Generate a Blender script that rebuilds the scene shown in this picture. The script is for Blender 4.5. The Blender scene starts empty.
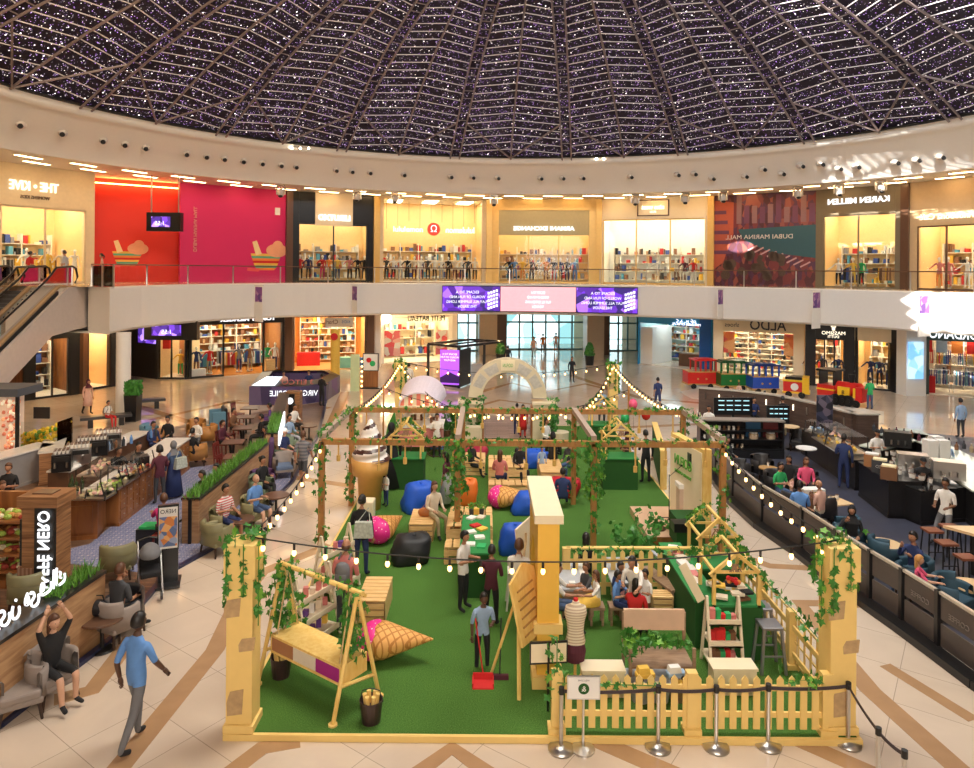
import bpy, math, random
from math import sin, cos, pi, radians as RD, atan2, hypot, sqrt
from mathutils import Vector, Matrix, Euler
random.seed(7)
SC = bpy.context.scene
COL = SC.collection
ROLL = .0085; F = 700.; H = 7.
CX, CY = 1.9, 24.1                     # centre of the round atrium
# ---------------------------------------------------------------- pixels -> places
def unroll(px, py):
    x = px-487; y = py-270; c, s = cos(ROLL), sin(ROLL)
    return x*c+y*s, -x*s+y*c
def at(px, py, z=0):
    x, y = unroll(px, py); s = y/(H-z)
    return Vector((x/s, F/s, z))
def atY(px, py, Y):
    x, y = unroll(px, py)
    return Vector((x*Y/F, Y, H-y*Y/F))
def onR(px, py, R):
    x, y = unroll(px, py); m = x/F
    a = m*m+1; b = -2*(m*CX+CY); c = CX*CX+CY*CY-R*R
    Y = (-b+sqrt(max(0, b*b-4*a*c)))/2/a
    return Vector((m*Y, Y, H-y*Y/F))
def ph(px, hy, top, z0=0):
    """floor point of a figure whose head top shows at pixel (px, hy)"""
    p = at(px, hy, z0+top); return Vector((p.x, p.y, z0))
def ring(az, R, z=0): return Vector((CX+R*sin(az), CY+R*cos(az), z))
def azof(px, R, py=270):
    p = onR(px, py, R); return atan2(p.x-CX, p.y-CY)
# ---------------------------------------------------------------- materials
_M = {}
def mat(name, col, rough=.55, metal=0., emit=0., var=.08, scale=6., bump=0., spec=.5, emcol=None):
    if name in _M: return _M[name]
    m = bpy.data.materials.new(name); m.use_nodes = True; nt = m.node_tree; N = nt.nodes; L = nt.links
    b = N['Principled BSDF']; c = (*col, 1)
    b.inputs['Roughness'].default_value = rough; b.inputs['Metallic'].default_value = metal
    b.inputs['Specular IOR Level'].default_value = spec
    tc = N.new('ShaderNodeTexCoord'); nz = N.new('ShaderNodeTexNoise'); nz.inputs['Scale'].default_value = scale
    L.new(tc.outputs['Object'], nz.inputs['Vector'])
    mr = N.new('ShaderNodeMapRange'); mr.inputs[3].default_value = 1-var; mr.inputs[4].default_value = 1+var
    L.new(nz.outputs['Fac'], mr.inputs[0])
    mx = N.new('ShaderNodeVectorMath'); mx.operation = 'SCALE'; mx.inputs[0].default_value = col
    L.new(mr.outputs[0], mx.inputs['Scale']); L.new(mx.outputs[0], b.inputs['Base Color'])
    if emit:
        b.inputs['Emission Color'].default_value = (*(emcol or col), 1); b.inputs['Emission Strength'].default_value = emit
    if bump:
        bp = N.new('ShaderNodeBump'); bp.inputs['Strength'].default_value = bump
        L.new(nz.outputs['Fac'], bp.inputs['Height']); L.new(bp.outputs[0], b.inputs['Normal'])
    _M[name] = m; return m
def pmat(name, build):
    if name in _M: return _M[name]
    m = bpy.data.materials.new(name); m.use_nodes = True; nt = m.node_tree
    build(nt, nt.nodes, nt.links, nt.nodes['Principled BSDF']); _M[name] = m; return m
def ramp(N, stops, interp='LINEAR'):
    r = N.new('ShaderNodeValToRGB'); e = r.color_ramp; e.interpolation = interp
    while len(e.elements) < len(stops): e.elements.new(.5)
    for k, (p, c) in enumerate(stops): e.elements[k].position = p; e.elements[k].color = (*c, 1)
    return r
def wood(name, a, b2, scale=(1, 12, 12), rough=.5, planks=0, axis=0):
    def f(nt, N, L, b):
        tc = N.new('ShaderNodeTexCoord'); mp = N.new('ShaderNodeMapping'); mp.inputs['Scale'].default_value = scale
        L.new(tc.outputs['Object'], mp.inputs[0]); nz = N.new('ShaderNodeTexNoise'); nz.inputs['Scale'].default_value = 1.6
        nz.inputs['Detail'].default_value = 6; nz.inputs['Distortion'].default_value = .6
        L.new(mp.outputs[0], nz.inputs['Vector']); r = ramp(N, [(.3, a), (.7, b2)]); L.new(nz.outputs['Fac'], r.inputs[0])
        b.inputs['Roughness'].default_value = rough
        out = r.outputs[0]
        if planks:
            br = N.new('ShaderNodeTexBrick'); br.inputs['Scale'].default_value = planks; br.inputs['Mortar Size'].default_value = .012
            br.inputs['Color1'].default_value = (1, 1, 1, 1); br.inputs['Color2'].default_value = (.6, .6, .6, 1); br.inputs['Mortar'].default_value = (.15, .15, .15, 1)
            br.inputs['Brick Width'].default_value = 3
            if axis:
                m2 = N.new('ShaderNodeMapping'); m2.inputs['Rotation'].default_value = (pi/2, 0, 0) if axis == 1 else (pi/2, 0, pi/2)
                L.new(tc.outputs['Object'], m2.inputs[0]); L.new(m2.outputs[0], br.inputs[0])
            else: L.new(tc.outputs['Object'], br.inputs[0])
            mx = N.new('ShaderNodeMix'); mx.data_type = 'RGBA'; mx.blend_type = 'MULTIPLY'; mx.inputs[0].default_value = 1
            L.new(out, mx.inputs[6]); L.new(br.outputs[0], mx.inputs[7]); out = mx.outputs[2]
        L.new(out, b.inputs['Base Color'])
    return pmat(name, f)
def rgbmat(i):  # palette for goods and clothes
    c, n = PAL[i % len(PAL)]
    return mat('paint_'+n, c, .6)
PAL = [((.8, .8, .76), 'white'), ((.02, .02, .022), 'black'), ((.55, .03, .03), 'red'), ((.04, .08, .3), 'navy'), ((.75, .45, .05), 'amber'),
       ((.12, .35, .1), 'leaf'), ((.5, .3, .15), 'tan'), ((.25, .25, .27), 'grey'), ((.1, .35, .5), 'teal'), ((.7, .2, .3), 'rose'),
       ((.6, .5, .38), 'beige'), ((.22, .1, .05), 'brown')]
# ---------------------------------------------------------------- mesh builder
class MB:
    def __init__(s): s.v = []; s.f = []; s.m = []; s.T = Matrix.Identity(4); s.st = []
    def push(s, M): s.st.append(s.T); s.T = s.T @ M; return s
    def pop(s): s.T = s.st.pop(); return s
    def add(s, vs, fs, m=0):
        n = len(s.v); s.v += [tuple(s.T @ Vector(v)) for v in vs]
        for k, f in enumerate(fs): s.f.append(tuple(i+n for i in f)); s.m.append(m[k] if isinstance(m, list) else m)
        return s
    def box(s, c, d, rz=0, m=0, t=1., rx=0, ry=0):     # centre, size, t = taper of the top
        M = Matrix.Translation(c) @ Euler((rx, ry, rz)).to_matrix().to_4x4()
        x, y, z = d[0]/2, d[1]/2, d[2]/2
        s.push(M); s.add([(-x, -y, -z), (x, -y, -z), (x, y, -z), (-x, y, -z), (-x*t, -y*t, z), (x*t, -y*t, z), (x*t, y*t, z), (-x*t, y*t, z)],
              [(0, 3, 2, 1), (4, 5, 6, 7), (0, 1, 5, 4), (1, 2, 6, 5), (2, 3, 7, 6), (3, 0, 4, 7)], m); s.pop(); return s
    def bx(s, x0, y0, z0, x1, y1, z1, m=0):
        return s.box(((x0+x1)/2, (y0+y1)/2, (z0+z1)/2), (abs(x1-x0), abs(y1-y0), abs(z1-z0)), 0, m)
    def bar(s, p, q, w, h=None, m=0):                  # square bar between two points
        h = h or w; p = Vector(p); q = Vector(q); d = q-p; L = d.length
        if L < 1e-6: return s
        up = Vector((0, 0, 1)) if abs(d.z) < .95*L else Vector((0, 1, 0))
        z = d.normalized(); x = z.cross(up).normalized(); y = x.cross(z)
        M = Matrix((x, z, y)).transposed().to_4x4(); M.translation = (p+q)/2
        s.push(M); s.box((0, 0, 0), (w, L, h), 0, m); s.pop(); return s
    def tube(s, pts, r, n=8, m=0, cap=True):
        pts = [Vector(p) for p in pts]; rs = r if isinstance(r, (list, tuple)) else [r]*len(pts)
        vs = []; fs = []
        for i, p in enumerate(pts):
            d = (pts[min(i+1, len(pts)-1)]-pts[max(i-1, 0)]).normalized()
            up = Vector((0, 0, 1)) if abs(d.z) < .9 else Vector((0, 1, 0))
            x = d.cross(up).normalized(); y = x.cross(d)
            for k in range(n): a = 2*pi*k/n; vs.append(p+(x*cos(a)+y*sin(a))*rs[i])
        for i in range(len(pts)-1):
            for k in range(n): fs.append((i*n+k, i*n+(k+1) % n, (i+1)*n+(k+1) % n, (i+1)*n+k))
        if cap: fs += [tuple(range(n-1, -1, -1)), tuple(range((len(pts)-1)*n, len(pts)*n))]
        return s.add(vs, fs, m)
    def lathe(s, prof, c=(0, 0, 0), n=16, m=0, a0=0, a1=2*pi, sx=1, sy=1):   # prof: (r, z)
        full = abs(a1-a0-2*pi) < 1e-4; k1 = n if full else n+1
        vs = [(c[0]+r*cos(a0+(a1-a0)*k/n)*sx, c[1]+r*sin(a0+(a1-a0)*k/n)*sy, c[2]+z) for r, z in prof for k in range(k1)]
        fs = []; mm = []
        for i in range(len(prof)-1):
            for k in range(n): fs.append((i*k1+k, i*k1+(k+1) % k1, (i+1)*k1+(k+1) % k1, (i+1)*k1+k)); mm.append(m[i] if isinstance(m, list) else m)
        return s.add(vs, fs, mm)
    def cyl(s, c, r, h, n=16, m=0, r2=None):
        r2 = r if r2 is None else r2
        return s.lathe([(0, 0), (r, 0), (r2, h), (0, h)], c, n, m)
    def sph(s, c, r, u=12, v=8, m=0, fn=None):
        r = r if isinstance(r, (list, tuple)) else (r, r, r); vs = []
        for i in range(v+1):
            for k in range(u):
                t = pi*i/v; a = 2*pi*k/u; p = Vector((sin(t)*cos(a), sin(t)*sin(a), -cos(t)))
                if fn: p = fn(p)
                vs.append((c[0]+p[0]*r[0], c[1]+p[1]*r[1], c[2]+p[2]*r[2]))
        fs = [(i*u+k, i*u+(k+1) % u, (i+1)*u+(k+1) % u, (i+1)*u+k) for i in range(v) for k in range(u)]
        return s.add(vs, fs, m)
    def prism(s, poly, z0, z1, m=0):                   # poly (x, y) ccw, extruded along z
        n = len(poly); vs = [(x, y, z0) for x, y in poly]+[(x, y, z1) for x, y in poly]
        return s.add(vs, [tuple(range(n-1, -1, -1)), tuple(range(n, 2*n))]+[(k, (k+1) % n, n+(k+1) % n, n+k) for k in range(n)], m)
    def xz(s, poly, y0, y1, m=0):                      # poly (x, z) extruded along y
        s.push(Matrix.Rotation(pi/2, 4, 'X')); s.prism(poly, -y1, -y0, m); return s.pop()
    def yz(s, poly, x0, x1, m=0):                      # poly (y, z) extruded along x
        s.push(Matrix(((0, 0, 1, 0), (1, 0, 0, 0), (0, 1, 0, 0), (0, 0, 0, 1)))); s.prism(poly, x0, x1, m); return s.pop()
    def quad(s, a, b, c, d, m=0): return s.add([a, b, c, d], [(0, 1, 2, 3)], m)
    def build(s, name, mats, parent=None, smooth=False, bevel=0, loc=None, rz=0):
        me = bpy.data.meshes.new(name); me.from_pydata(s.v, [], s.f); me.update()
        for a in (mats if isinstance(mats, (list, tuple)) else [mats]): me.materials.append(a)
        me.polygons.foreach_set('material_index', s.m)
        if smooth: me.polygons.foreach_set('use_smooth', [True]*len(s.f))
        o = bpy.data.objects.new(name, me); COL.objects.link(o)
        if parent: o.parent = parent
        if loc is not None: o.location = loc
        o.rotation_euler.z = rz
        if bevel:
            b = o.modifiers.new('b', 'BEVEL'); b.width = bevel; b.segments = 2; b.limit_method = 'ANGLE'
        return o
def tag(o, label=None, cat=None, group=None, kind=None):
    if label: o['label'] = label
    if cat: o['category'] = cat
    if group: o['group'] = group
    if kind: o['kind'] = kind
    return o
def T(name, label, cat, loc=(0, 0, 0), rz=0, group=None):
    o = bpy.data.objects.new(name, None); COL.objects.link(o); o.empty_display_size = .1
    o.location = loc; o.rotation_euler.z = rz
    return tag(o, label, cat, group)
def copy_tree(o, parent=None):
    c = o.copy(); COL.objects.link(c)
    if parent: c.parent = parent
    for ch in KIDS(o): copy_tree(ch, c)
    return c
def KIDS(o): return [x for x in o.children]
def inst(cache, key, make, loc, rz, label, group=None, name=None):
    """first call builds, later calls copy the thing with all its parts"""
    if key in cache: r = copy_tree(cache[key])
    else: r = make(); cache[key] = r
    r.location = loc; r.rotation_euler.z = rz; r['label'] = label
    if group: r['group'] = group
    elif 'group' in r: del r['group']
    return r
_txt = {}
def txt(body, size, m, parent, loc, rot=(pi/2, 0, 0), mirror=True, ext=.01, name='lettering', width=None, bold=0.):
    cu = bpy.data.curves.new('t', 'FONT'); cu.body = body; cu.size = size; cu.align_x = 'CENTER'; cu.align_y = 'CENTER'
    cu.extrude = ext; cu.resolution_u = 3; cu.offset = bold
    o = bpy.data.objects.new('t', cu); COL.objects.link(o)
    me = bpy.data.meshes.new_from_object(o.evaluated_get(bpy.context.evaluated_depsgraph_get()))
    bpy.data.objects.remove(o); bpy.data.curves.remove(cu)
    if len(me.vertices):
        xs = [v.co.x for v in me.vertices]; k = 1.
        if width: k = width/max(1e-5, max(xs)-min(xs))
        for v in me.vertices: v.co.x *= (-k if mirror else k)
        if mirror: me.flip_normals()
    me.materials.clear(); me.materials.append(m)
    t = bpy.data.objects.new(name, me); COL.objects.link(t); t.parent = parent; t.location = loc; t.rotation_euler = rot
    return t
# ---------------------------------------------------------------- common materials
WHITE = mat('white_plaster', (.82, .79, .74), .5, var=.02)
SOFFIT = mat('cream_ceiling', (.85, .76, .62), .55, var=.02)
METAL = mat('brushed_steel', (.62, .6, .57), .28, 1., var=.05)
DMETAL = mat('dark_metal', (.04, .038, .036), .4, .6)
BLACK = mat('black_lacquer', (.012, .012, .013), .3)
BROWN = mat('brown_stone', (.12, .06, .035), .3)
CREAM = mat('cream_panel', (.74, .6, .38), .5)
GOLD = mat('warm_gold', (.75, .48, .15), .35, .3)
YEL = mat('cream_yellow_paint', (.86, .6, .2), .55, var=.05)
YELTOP = mat('pale_cream_paint', (.85, .72, .5), .55, var=.03)
PINE = wood('pine_boards', (.72, .42, .15), (.88, .6, .28), (2, 14, 14))
PINEY = wood('yellow_pine', (.8, .5, .12), (.92, .66, .24), (8, 8, 2))
OAK = wood('reddish_oak_beam', (.36, .15, .04), (.5, .24, .07), (6, 6, 2))
WALNUT = wood('walnut_veneer', (.2, .07, .022), (.38, .15, .045), (3, 3, .6), .35)
PLANKW = wood('mixed_plank_cladding', (.16, .065, .025), (.42, .21, .09), (.8, .8, 14), .5)
RUSTIC = wood('rustic_grey_wood', (.25, .15, .09), (.42, .28, .18), (2, 10, 10))
GRASSY = mat('grass_blade', (.1, .27, .03), .6, var=.3, scale=20)
LEAF = mat('ivy_leaf', (.05, .22, .03), .45, var=.5, scale=9)
LEAF2 = mat('bright_leaf', (.15, .36, .04), .45, var=.4, scale=9)
BULB = mat('lit_filament_bulb', (1, .62, .2), .3, emit=5, emcol=(1, .58, .2))
LAMP = mat('lit_lamp_panel', (1, .9, .72), .4, emit=15, emcol=(1, .86, .62))
SIGNW = mat('lit_sign_white', (.5, .5, .5), .4, emit=1.1, emcol=(.92, .95, 1))
SIGNY = mat('lit_sign_warm', (.6, .55, .4), .4, emit=1.3, emcol=(1, .9, .7))
CABLE = mat('black_cable', (.015, .013, .012), .6)
TURF = None
def _glass(nt, N, L, b):
    N.remove(b); o = N['Material Output']
    t = N.new('ShaderNodeBsdfTransparent'); t.inputs[0].default_value = (.95, .97, .97, 1); g = N.new('ShaderNodeBsdfGlossy'); g.inputs['Roughness'].default_value = .03
    fr = N.new('ShaderNodeFresnel'); fr.inputs[0].default_value = 1.22
    mx = N.new('ShaderNodeMixShader'); L.new(fr.outputs[0], mx.inputs[0]); L.new(t.outputs[0], mx.inputs[1]); L.new(g.outputs[0], mx.inputs[2])
    L.new(mx.outputs[0], o.inputs[0])
GLASS = pmat('clear_glass', _glass)
def vor_cells(name, scale, cols, rough=.5, emit=0, stretch=(1, 1, 1)):
    def f(nt, N, L, b):
        tc = N.new('ShaderNodeTexCoord'); mp = N.new('ShaderNodeMapping'); mp.inputs['Scale'].default_value = stretch
        L.new(tc.outputs['Object'], mp.inputs[0]); v = N.new('ShaderNodeTexVoronoi'); v.inputs['Scale'].default_value = scale
        L.new(mp.outputs[0], v.inputs['Vector']); sp = N.new('ShaderNodeSeparateColor'); L.new(v.outputs['Color'], sp.inputs[0])
        r = ramp(N, [(k/len(cols), c) for k, c in enumerate(cols)], 'CONSTANT'); L.new(sp.outputs[0], r.inputs[0])
        L.new(r.outputs[0], b.inputs['Base Color']); b.inputs['Roughness'].default_value = rough
        if emit: L.new(r.outputs[0], b.inputs['Emission Color']); b.inputs['Emission Strength'].default_value = emit
    return pmat(name, f)
# ================================================================ people
SEG = []
def skel(legs='stand', armL='down', armR='down', lean=0., seat=.46):
    """joints of a 1.75 m figure facing -y, feet on z=0"""
    J = {}
    if legs in ('sit', 'sitx'): pz, py = seat+.10, .0
    elif legs == 'squat': pz, py = .38, .12
    elif legs == 'floor': pz, py = .12+seat-.46, 0
    elif legs == 'lean': pz, py = .86, .12
    elif legs == 'lie': pz, py = seat+.02, 0
    else: pz, py = .94, 0
    P = Vector((0, py, pz)); J['pel'] = P
    def tor(x, y, z): return P+Vector((x, y*cos(lean)-z*sin(lean), z*cos(lean)+y*sin(lean)))
    J['spi'] = tor(0, .01, .17); J['che'] = tor(0, .0, .37); J['nek'] = tor(0, -.005, .545); J['hed'] = tor(0, -.02, .62)
    for s, sd, arm in ((1, 'L', armL), (-1, 'R', armR)):
        S = tor(s*.175, 0, .465); J['s'+sd] = S
        if arm == 'down': e, w = (s*.07, .02, -.29), (.0, -.06, -.25)
        elif arm == 'swing': e, w = (s*.05, .13, -.27), (0, -.06, -.25)
        elif arm == 'swingf': e, w = (s*.05, -.1, -.27), (0, -.16, -.2)
        elif arm == 'hold': e, w = (s*.06, .0, -.28), (-s*.1, -.24, .06)
        elif arm == 'phone': e, w = (s*.07, -.08, -.26), (-s*.09, -.2, .17)
        elif arm == 'face': e, w = (s*.08, -.16, -.22), (-s*.13, -.08, .24)
        elif arm == 'up': e, w = (s*.09, -.06, .22), (-s*.12, .02, .22)
        elif arm == 'reach': e, w = (s*.05, -.2, -.2), (0, -.26, .02)
        elif arm == 'lap': e, w = (s*.06, -.03, -.28), (-s*.08, -.24, -.04)
        elif arm == 'side': e, w = (s*.2, .0, -.2), (s*.12, -.16, -.12)
        J['e'+sd] = S+Vector(e); J['w'+sd] = J['e'+sd]+Vector(w)
        Hp = P+Vector((s*.09, 0, -.04)); J['h'+sd] = Hp
        if legs == 'walk': k, a = (s*.0+0, -.12*s, -.4), (0, .20*(s < 0)+.02, -.41)
        elif legs == 'sit': k, a = (s*.04, -.43, .0), (0, .0 if s > 0 else -.06, -(pz-.04-.09))
        elif legs == 'sitx': k, a = (s*.0, -.43, .06 if s > 0 else 0), (-.16 if s > 0 else 0, -.12 if s > 0 else 0, -(pz-.04-.09)+(.12 if s > 0 else 0))
        elif legs == 'squat': k, a = (s*.1, -.36, .1), (0, .2, -.36)
        elif legs == 'floor': k, a = (s*.12, -.36, .22), (-s*.06, -.12, -.30-(seat-.46))
        elif legs == 'lean': k, a = (s*.05, -.2, -.36), (0, -.2, -.37)
        elif legs == 'lie': k, a = (s*.04, -.42, .0), (0, -.36, -.2)
        else: k, a = (s*.02, -.01, -.4), (s*.01, .03, -.41)
        J['k'+sd] = Hp+Vector(k); J['a'+sd] = J['k'+sd]+Vector(a)
        up = -.06 if legs != 'lie' else .06
        J['t'+sd] = J['a'+sd]+Vector((s*.03, -.16, up+(.02 if J['a'+sd].z < .12 else 0)))
    return J
BONES = [('pel', 'spi', 1), ('spi', 'che', 1), ('che', 'nek', 1), ('nek', 'hed', 0)]
for _s in 'LR': BONES += [('che', 's'+_s, 1), ('s'+_s, 'e'+_s, 1), ('e'+_s, 'w'+_s, 4), ('pel', 'h'+_s, 2), ('h'+_s, 'k'+_s, 2), ('k'+_s, 'a'+_s, 5), ('a'+_s, 't'+_s, 3)]
RAD = dict(pel=(.15, .115), spi=(.135, .1), che=(.165, .11), nek=(.058, .055), hed=(.05, .05), s=(.068, .068), e=(.045, .045), w=(.03, .03),
           h=(.095, .1), k=(.062, .062), a=(.043, .043), t=(.04, .028))
_body = {}
def segd(p, a, b):
    d = b-a; t = max(0, min(1, (p-a).dot(d)/max(1e-9, d.dot(d)))); return (p-a-d*t).length
def head_fn(p):
    x, y, z = p
    if z < -.2: k = 1-.38*(-z-.2); x *= k; y *= (k if y > 0 else 1-.12*(-z))
    if y < -.9 and abs(x) < .45 and -.35 < z < .1: y -= .16
    return Vector((x, y, z))
def body_mesh(key):
    if key in _body: return _body[key]
    legs, aL, aR, lean, seat, fat = key
    J = skel(legs, aL, aR, lean, seat); names = list(J); idx = {n: i for i, n in enumerate(names)}
    me = bpy.data.meshes.new('b'); me.from_pydata([J[n] for n in names], [(idx[a], idx[b]) for a, b, _ in BONES], [])
    o = bpy.data.objects.new('b', me); COL.objects.link(o)
    sk = o.modifiers.new('s', 'SKIN'); sk.branch_smoothing = .4
    if not me.skin_vertices: raise RuntimeError('skin layer')
    for n in names:
        r = RAD[n] if n in RAD else RAD[n[0]]; k = fat if n in ('pel', 'spi', 'che') else 1+(fat-1)*.5
        d = me.skin_vertices[0].data[idx[n]]; d.radius = (r[0]*k, r[1]*k); d.use_root = (n == 'pel')
    sb = o.modifiers.new('u', 'SUBSURF'); sb.levels = 1; sb.render_levels = 1
    ev = bpy.data.meshes.new_from_object(o.evaluated_get(bpy.context.evaluated_depsgraph_get()))
    bpy.data.objects.remove(o)
    m = MB(); vs = [v.co.copy() for v in ev.vertices]
    fs = [tuple(p.vertices) for p in ev.polygons]; mm = []
    for p in ev.polygons:
        c = p.center; r = min(((segd(c, J[a], J[b]), r) for a, b, r in BONES), key=lambda q: q[0])[1]
        if r in (1, 2) and abs(c.x) < .2 and legs in ('stand', 'walk', 'lean'): r = 1 if c.z > J['pel'].z-.1 else 2
        mm.append(r)
    m.add(vs, fs, mm)
    # head with face
    hc = J['hed']+Vector((0, -.015, .095)); L = Matrix.Translation(hc) @ Euler((-lean*.5 if lean > 0 else 0, 0, 0)).to_matrix().to_4x4()
    m.push(L); m.sph((0, 0, 0), (.078, .098, .122), 14, 10, 0, head_fn)
    for s in (1, -1):
        m.sph((s*.03, -.089, .012), (.012, .008, .008), 6, 4, 6)
        m.sph((s*.079, .005, 0), (.012, .02, .03), 6, 4, 0)
    m.sph((0, -.093, -.055), (.022, .008, .007), 6, 4, 7); m.pop()
    # hands: palm, four curled fingers, thumb
    for s, sd in ((1, 'L'), (-1, 'R')):
        w = J['w'+sd]; d = (w-J['e'+sd]).normalized(); up = Vector((0, 0, 1)) if abs(d.z) < .8 else Vector((0, -1, 0))
        x = d.cross(up).normalized(); n = x.cross(d)
        m.tube([w-d*.01, w+d*.03, w+d*.085], [.026, .034, .03], 8, 0)
        for k, ln in enumerate((.07, .08, .076, .06)):
            b = w+d*.08+x*((k-1.5)*.017); m.tube([b, b+d*ln*.55, b+d*ln*.8-n*ln*.35], [.0095, .009, .006], 5, 0)
        b = w+d*.035-x*s*.028; m.tube([b, b-x*s*.025+d*.03, b-x*s*.025+d*.06], [.012, .01, .007], 5, 0)
    _body[key] = (m, J, L); return _body[key]
SK = [mat('skin_light', (.6, .34, .22), .5), mat('skin_tan', (.42, .2, .11), .5), mat('skin_brown', (.22, .1, .05), .5), mat('skin_dark', (.1, .045, .025), .5)]
EYE = mat('eye_dark', (.02, .015, .01), .3); LIP = mat('lips', (.4, .12, .1), .5)
HAIRC = {'k': mat('hair_black', (.012, .009, .008), .45), 'b': mat('hair_brown', (.09, .035, .015), .45), 'g': mat('hair_grey', (.4, .38, .36), .5), 'y': mat('hair_blond', (.55, .28, .08), .5), 'w': mat('cloth_white', (.8, .78, .74), .7)}
CLO = dict(white=(.8, .76, .7), black=(.012, .012, .014), blue=(.12, .28, .62), navy=(.02, .035, .12), sky=(.3, .42, .6), red=(.6, .02, .02), pink=(.8, .1, .22),
           magenta=(.5, .02, .14), grey=(.16, .16, .17), lgrey=(.42, .43, .45), rose=(.62, .2, .18), maroon=(.09, .015, .03), khaki=(.38, .3, .17), denim=(.06, .1, .2),
           green=(.03, .4, .12), cream=(.72, .6, .45), purple=(.15, .06, .3), orange=(.8, .25, .05), yellow=(.8, .5, .08), dgrey=(.05, .052, .058), peach=(.75, .45, .35), brown=(.2, .09, .04))
def clo(n): return mat('fabric_'+n, CLO[n], .8, var=.1, scale=14)
def stripes(n, a, b, sc=24, ax=2):
    def f(nt, N, L, bs):
        tc = N.new('ShaderNodeTexCoord'); sp = N.new('ShaderNodeSeparateXYZ'); L.new(tc.outputs['Object'], sp.inputs[0])
        mu = N.new('ShaderNodeMath'); mu.operation = 'MULTIPLY'; mu.inputs[1].default_value = sc; L.new(sp.outputs[ax], mu.inputs[0])
        fr = N.new('ShaderNodeMath'); fr.operation = 'FRACT'; L.new(mu.outputs[0], fr.inputs[0])
        r = ramp(N, [(0, a), (.5, b)], 'CONSTANT'); L.new(fr.outputs[0], r.inputs[0]); L.new(r.outputs[0], bs.inputs['Base Color']); bs.inputs['Roughness'].default_value = .8
    return pmat(n, f)
STR_RW = stripes('striped_red_white', (.75, .7, .65), (.6, .12, .12), 16)
STR_G = stripes('striped_grey', (.12, .12, .14), (.22, .21, .22), 9)
SPECIAL = {'redstripe': STR_RW, 'greystripe': STR_G}
def cl(n): return SPECIAL[n] if n in SPECIAL else clo(n)
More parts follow.
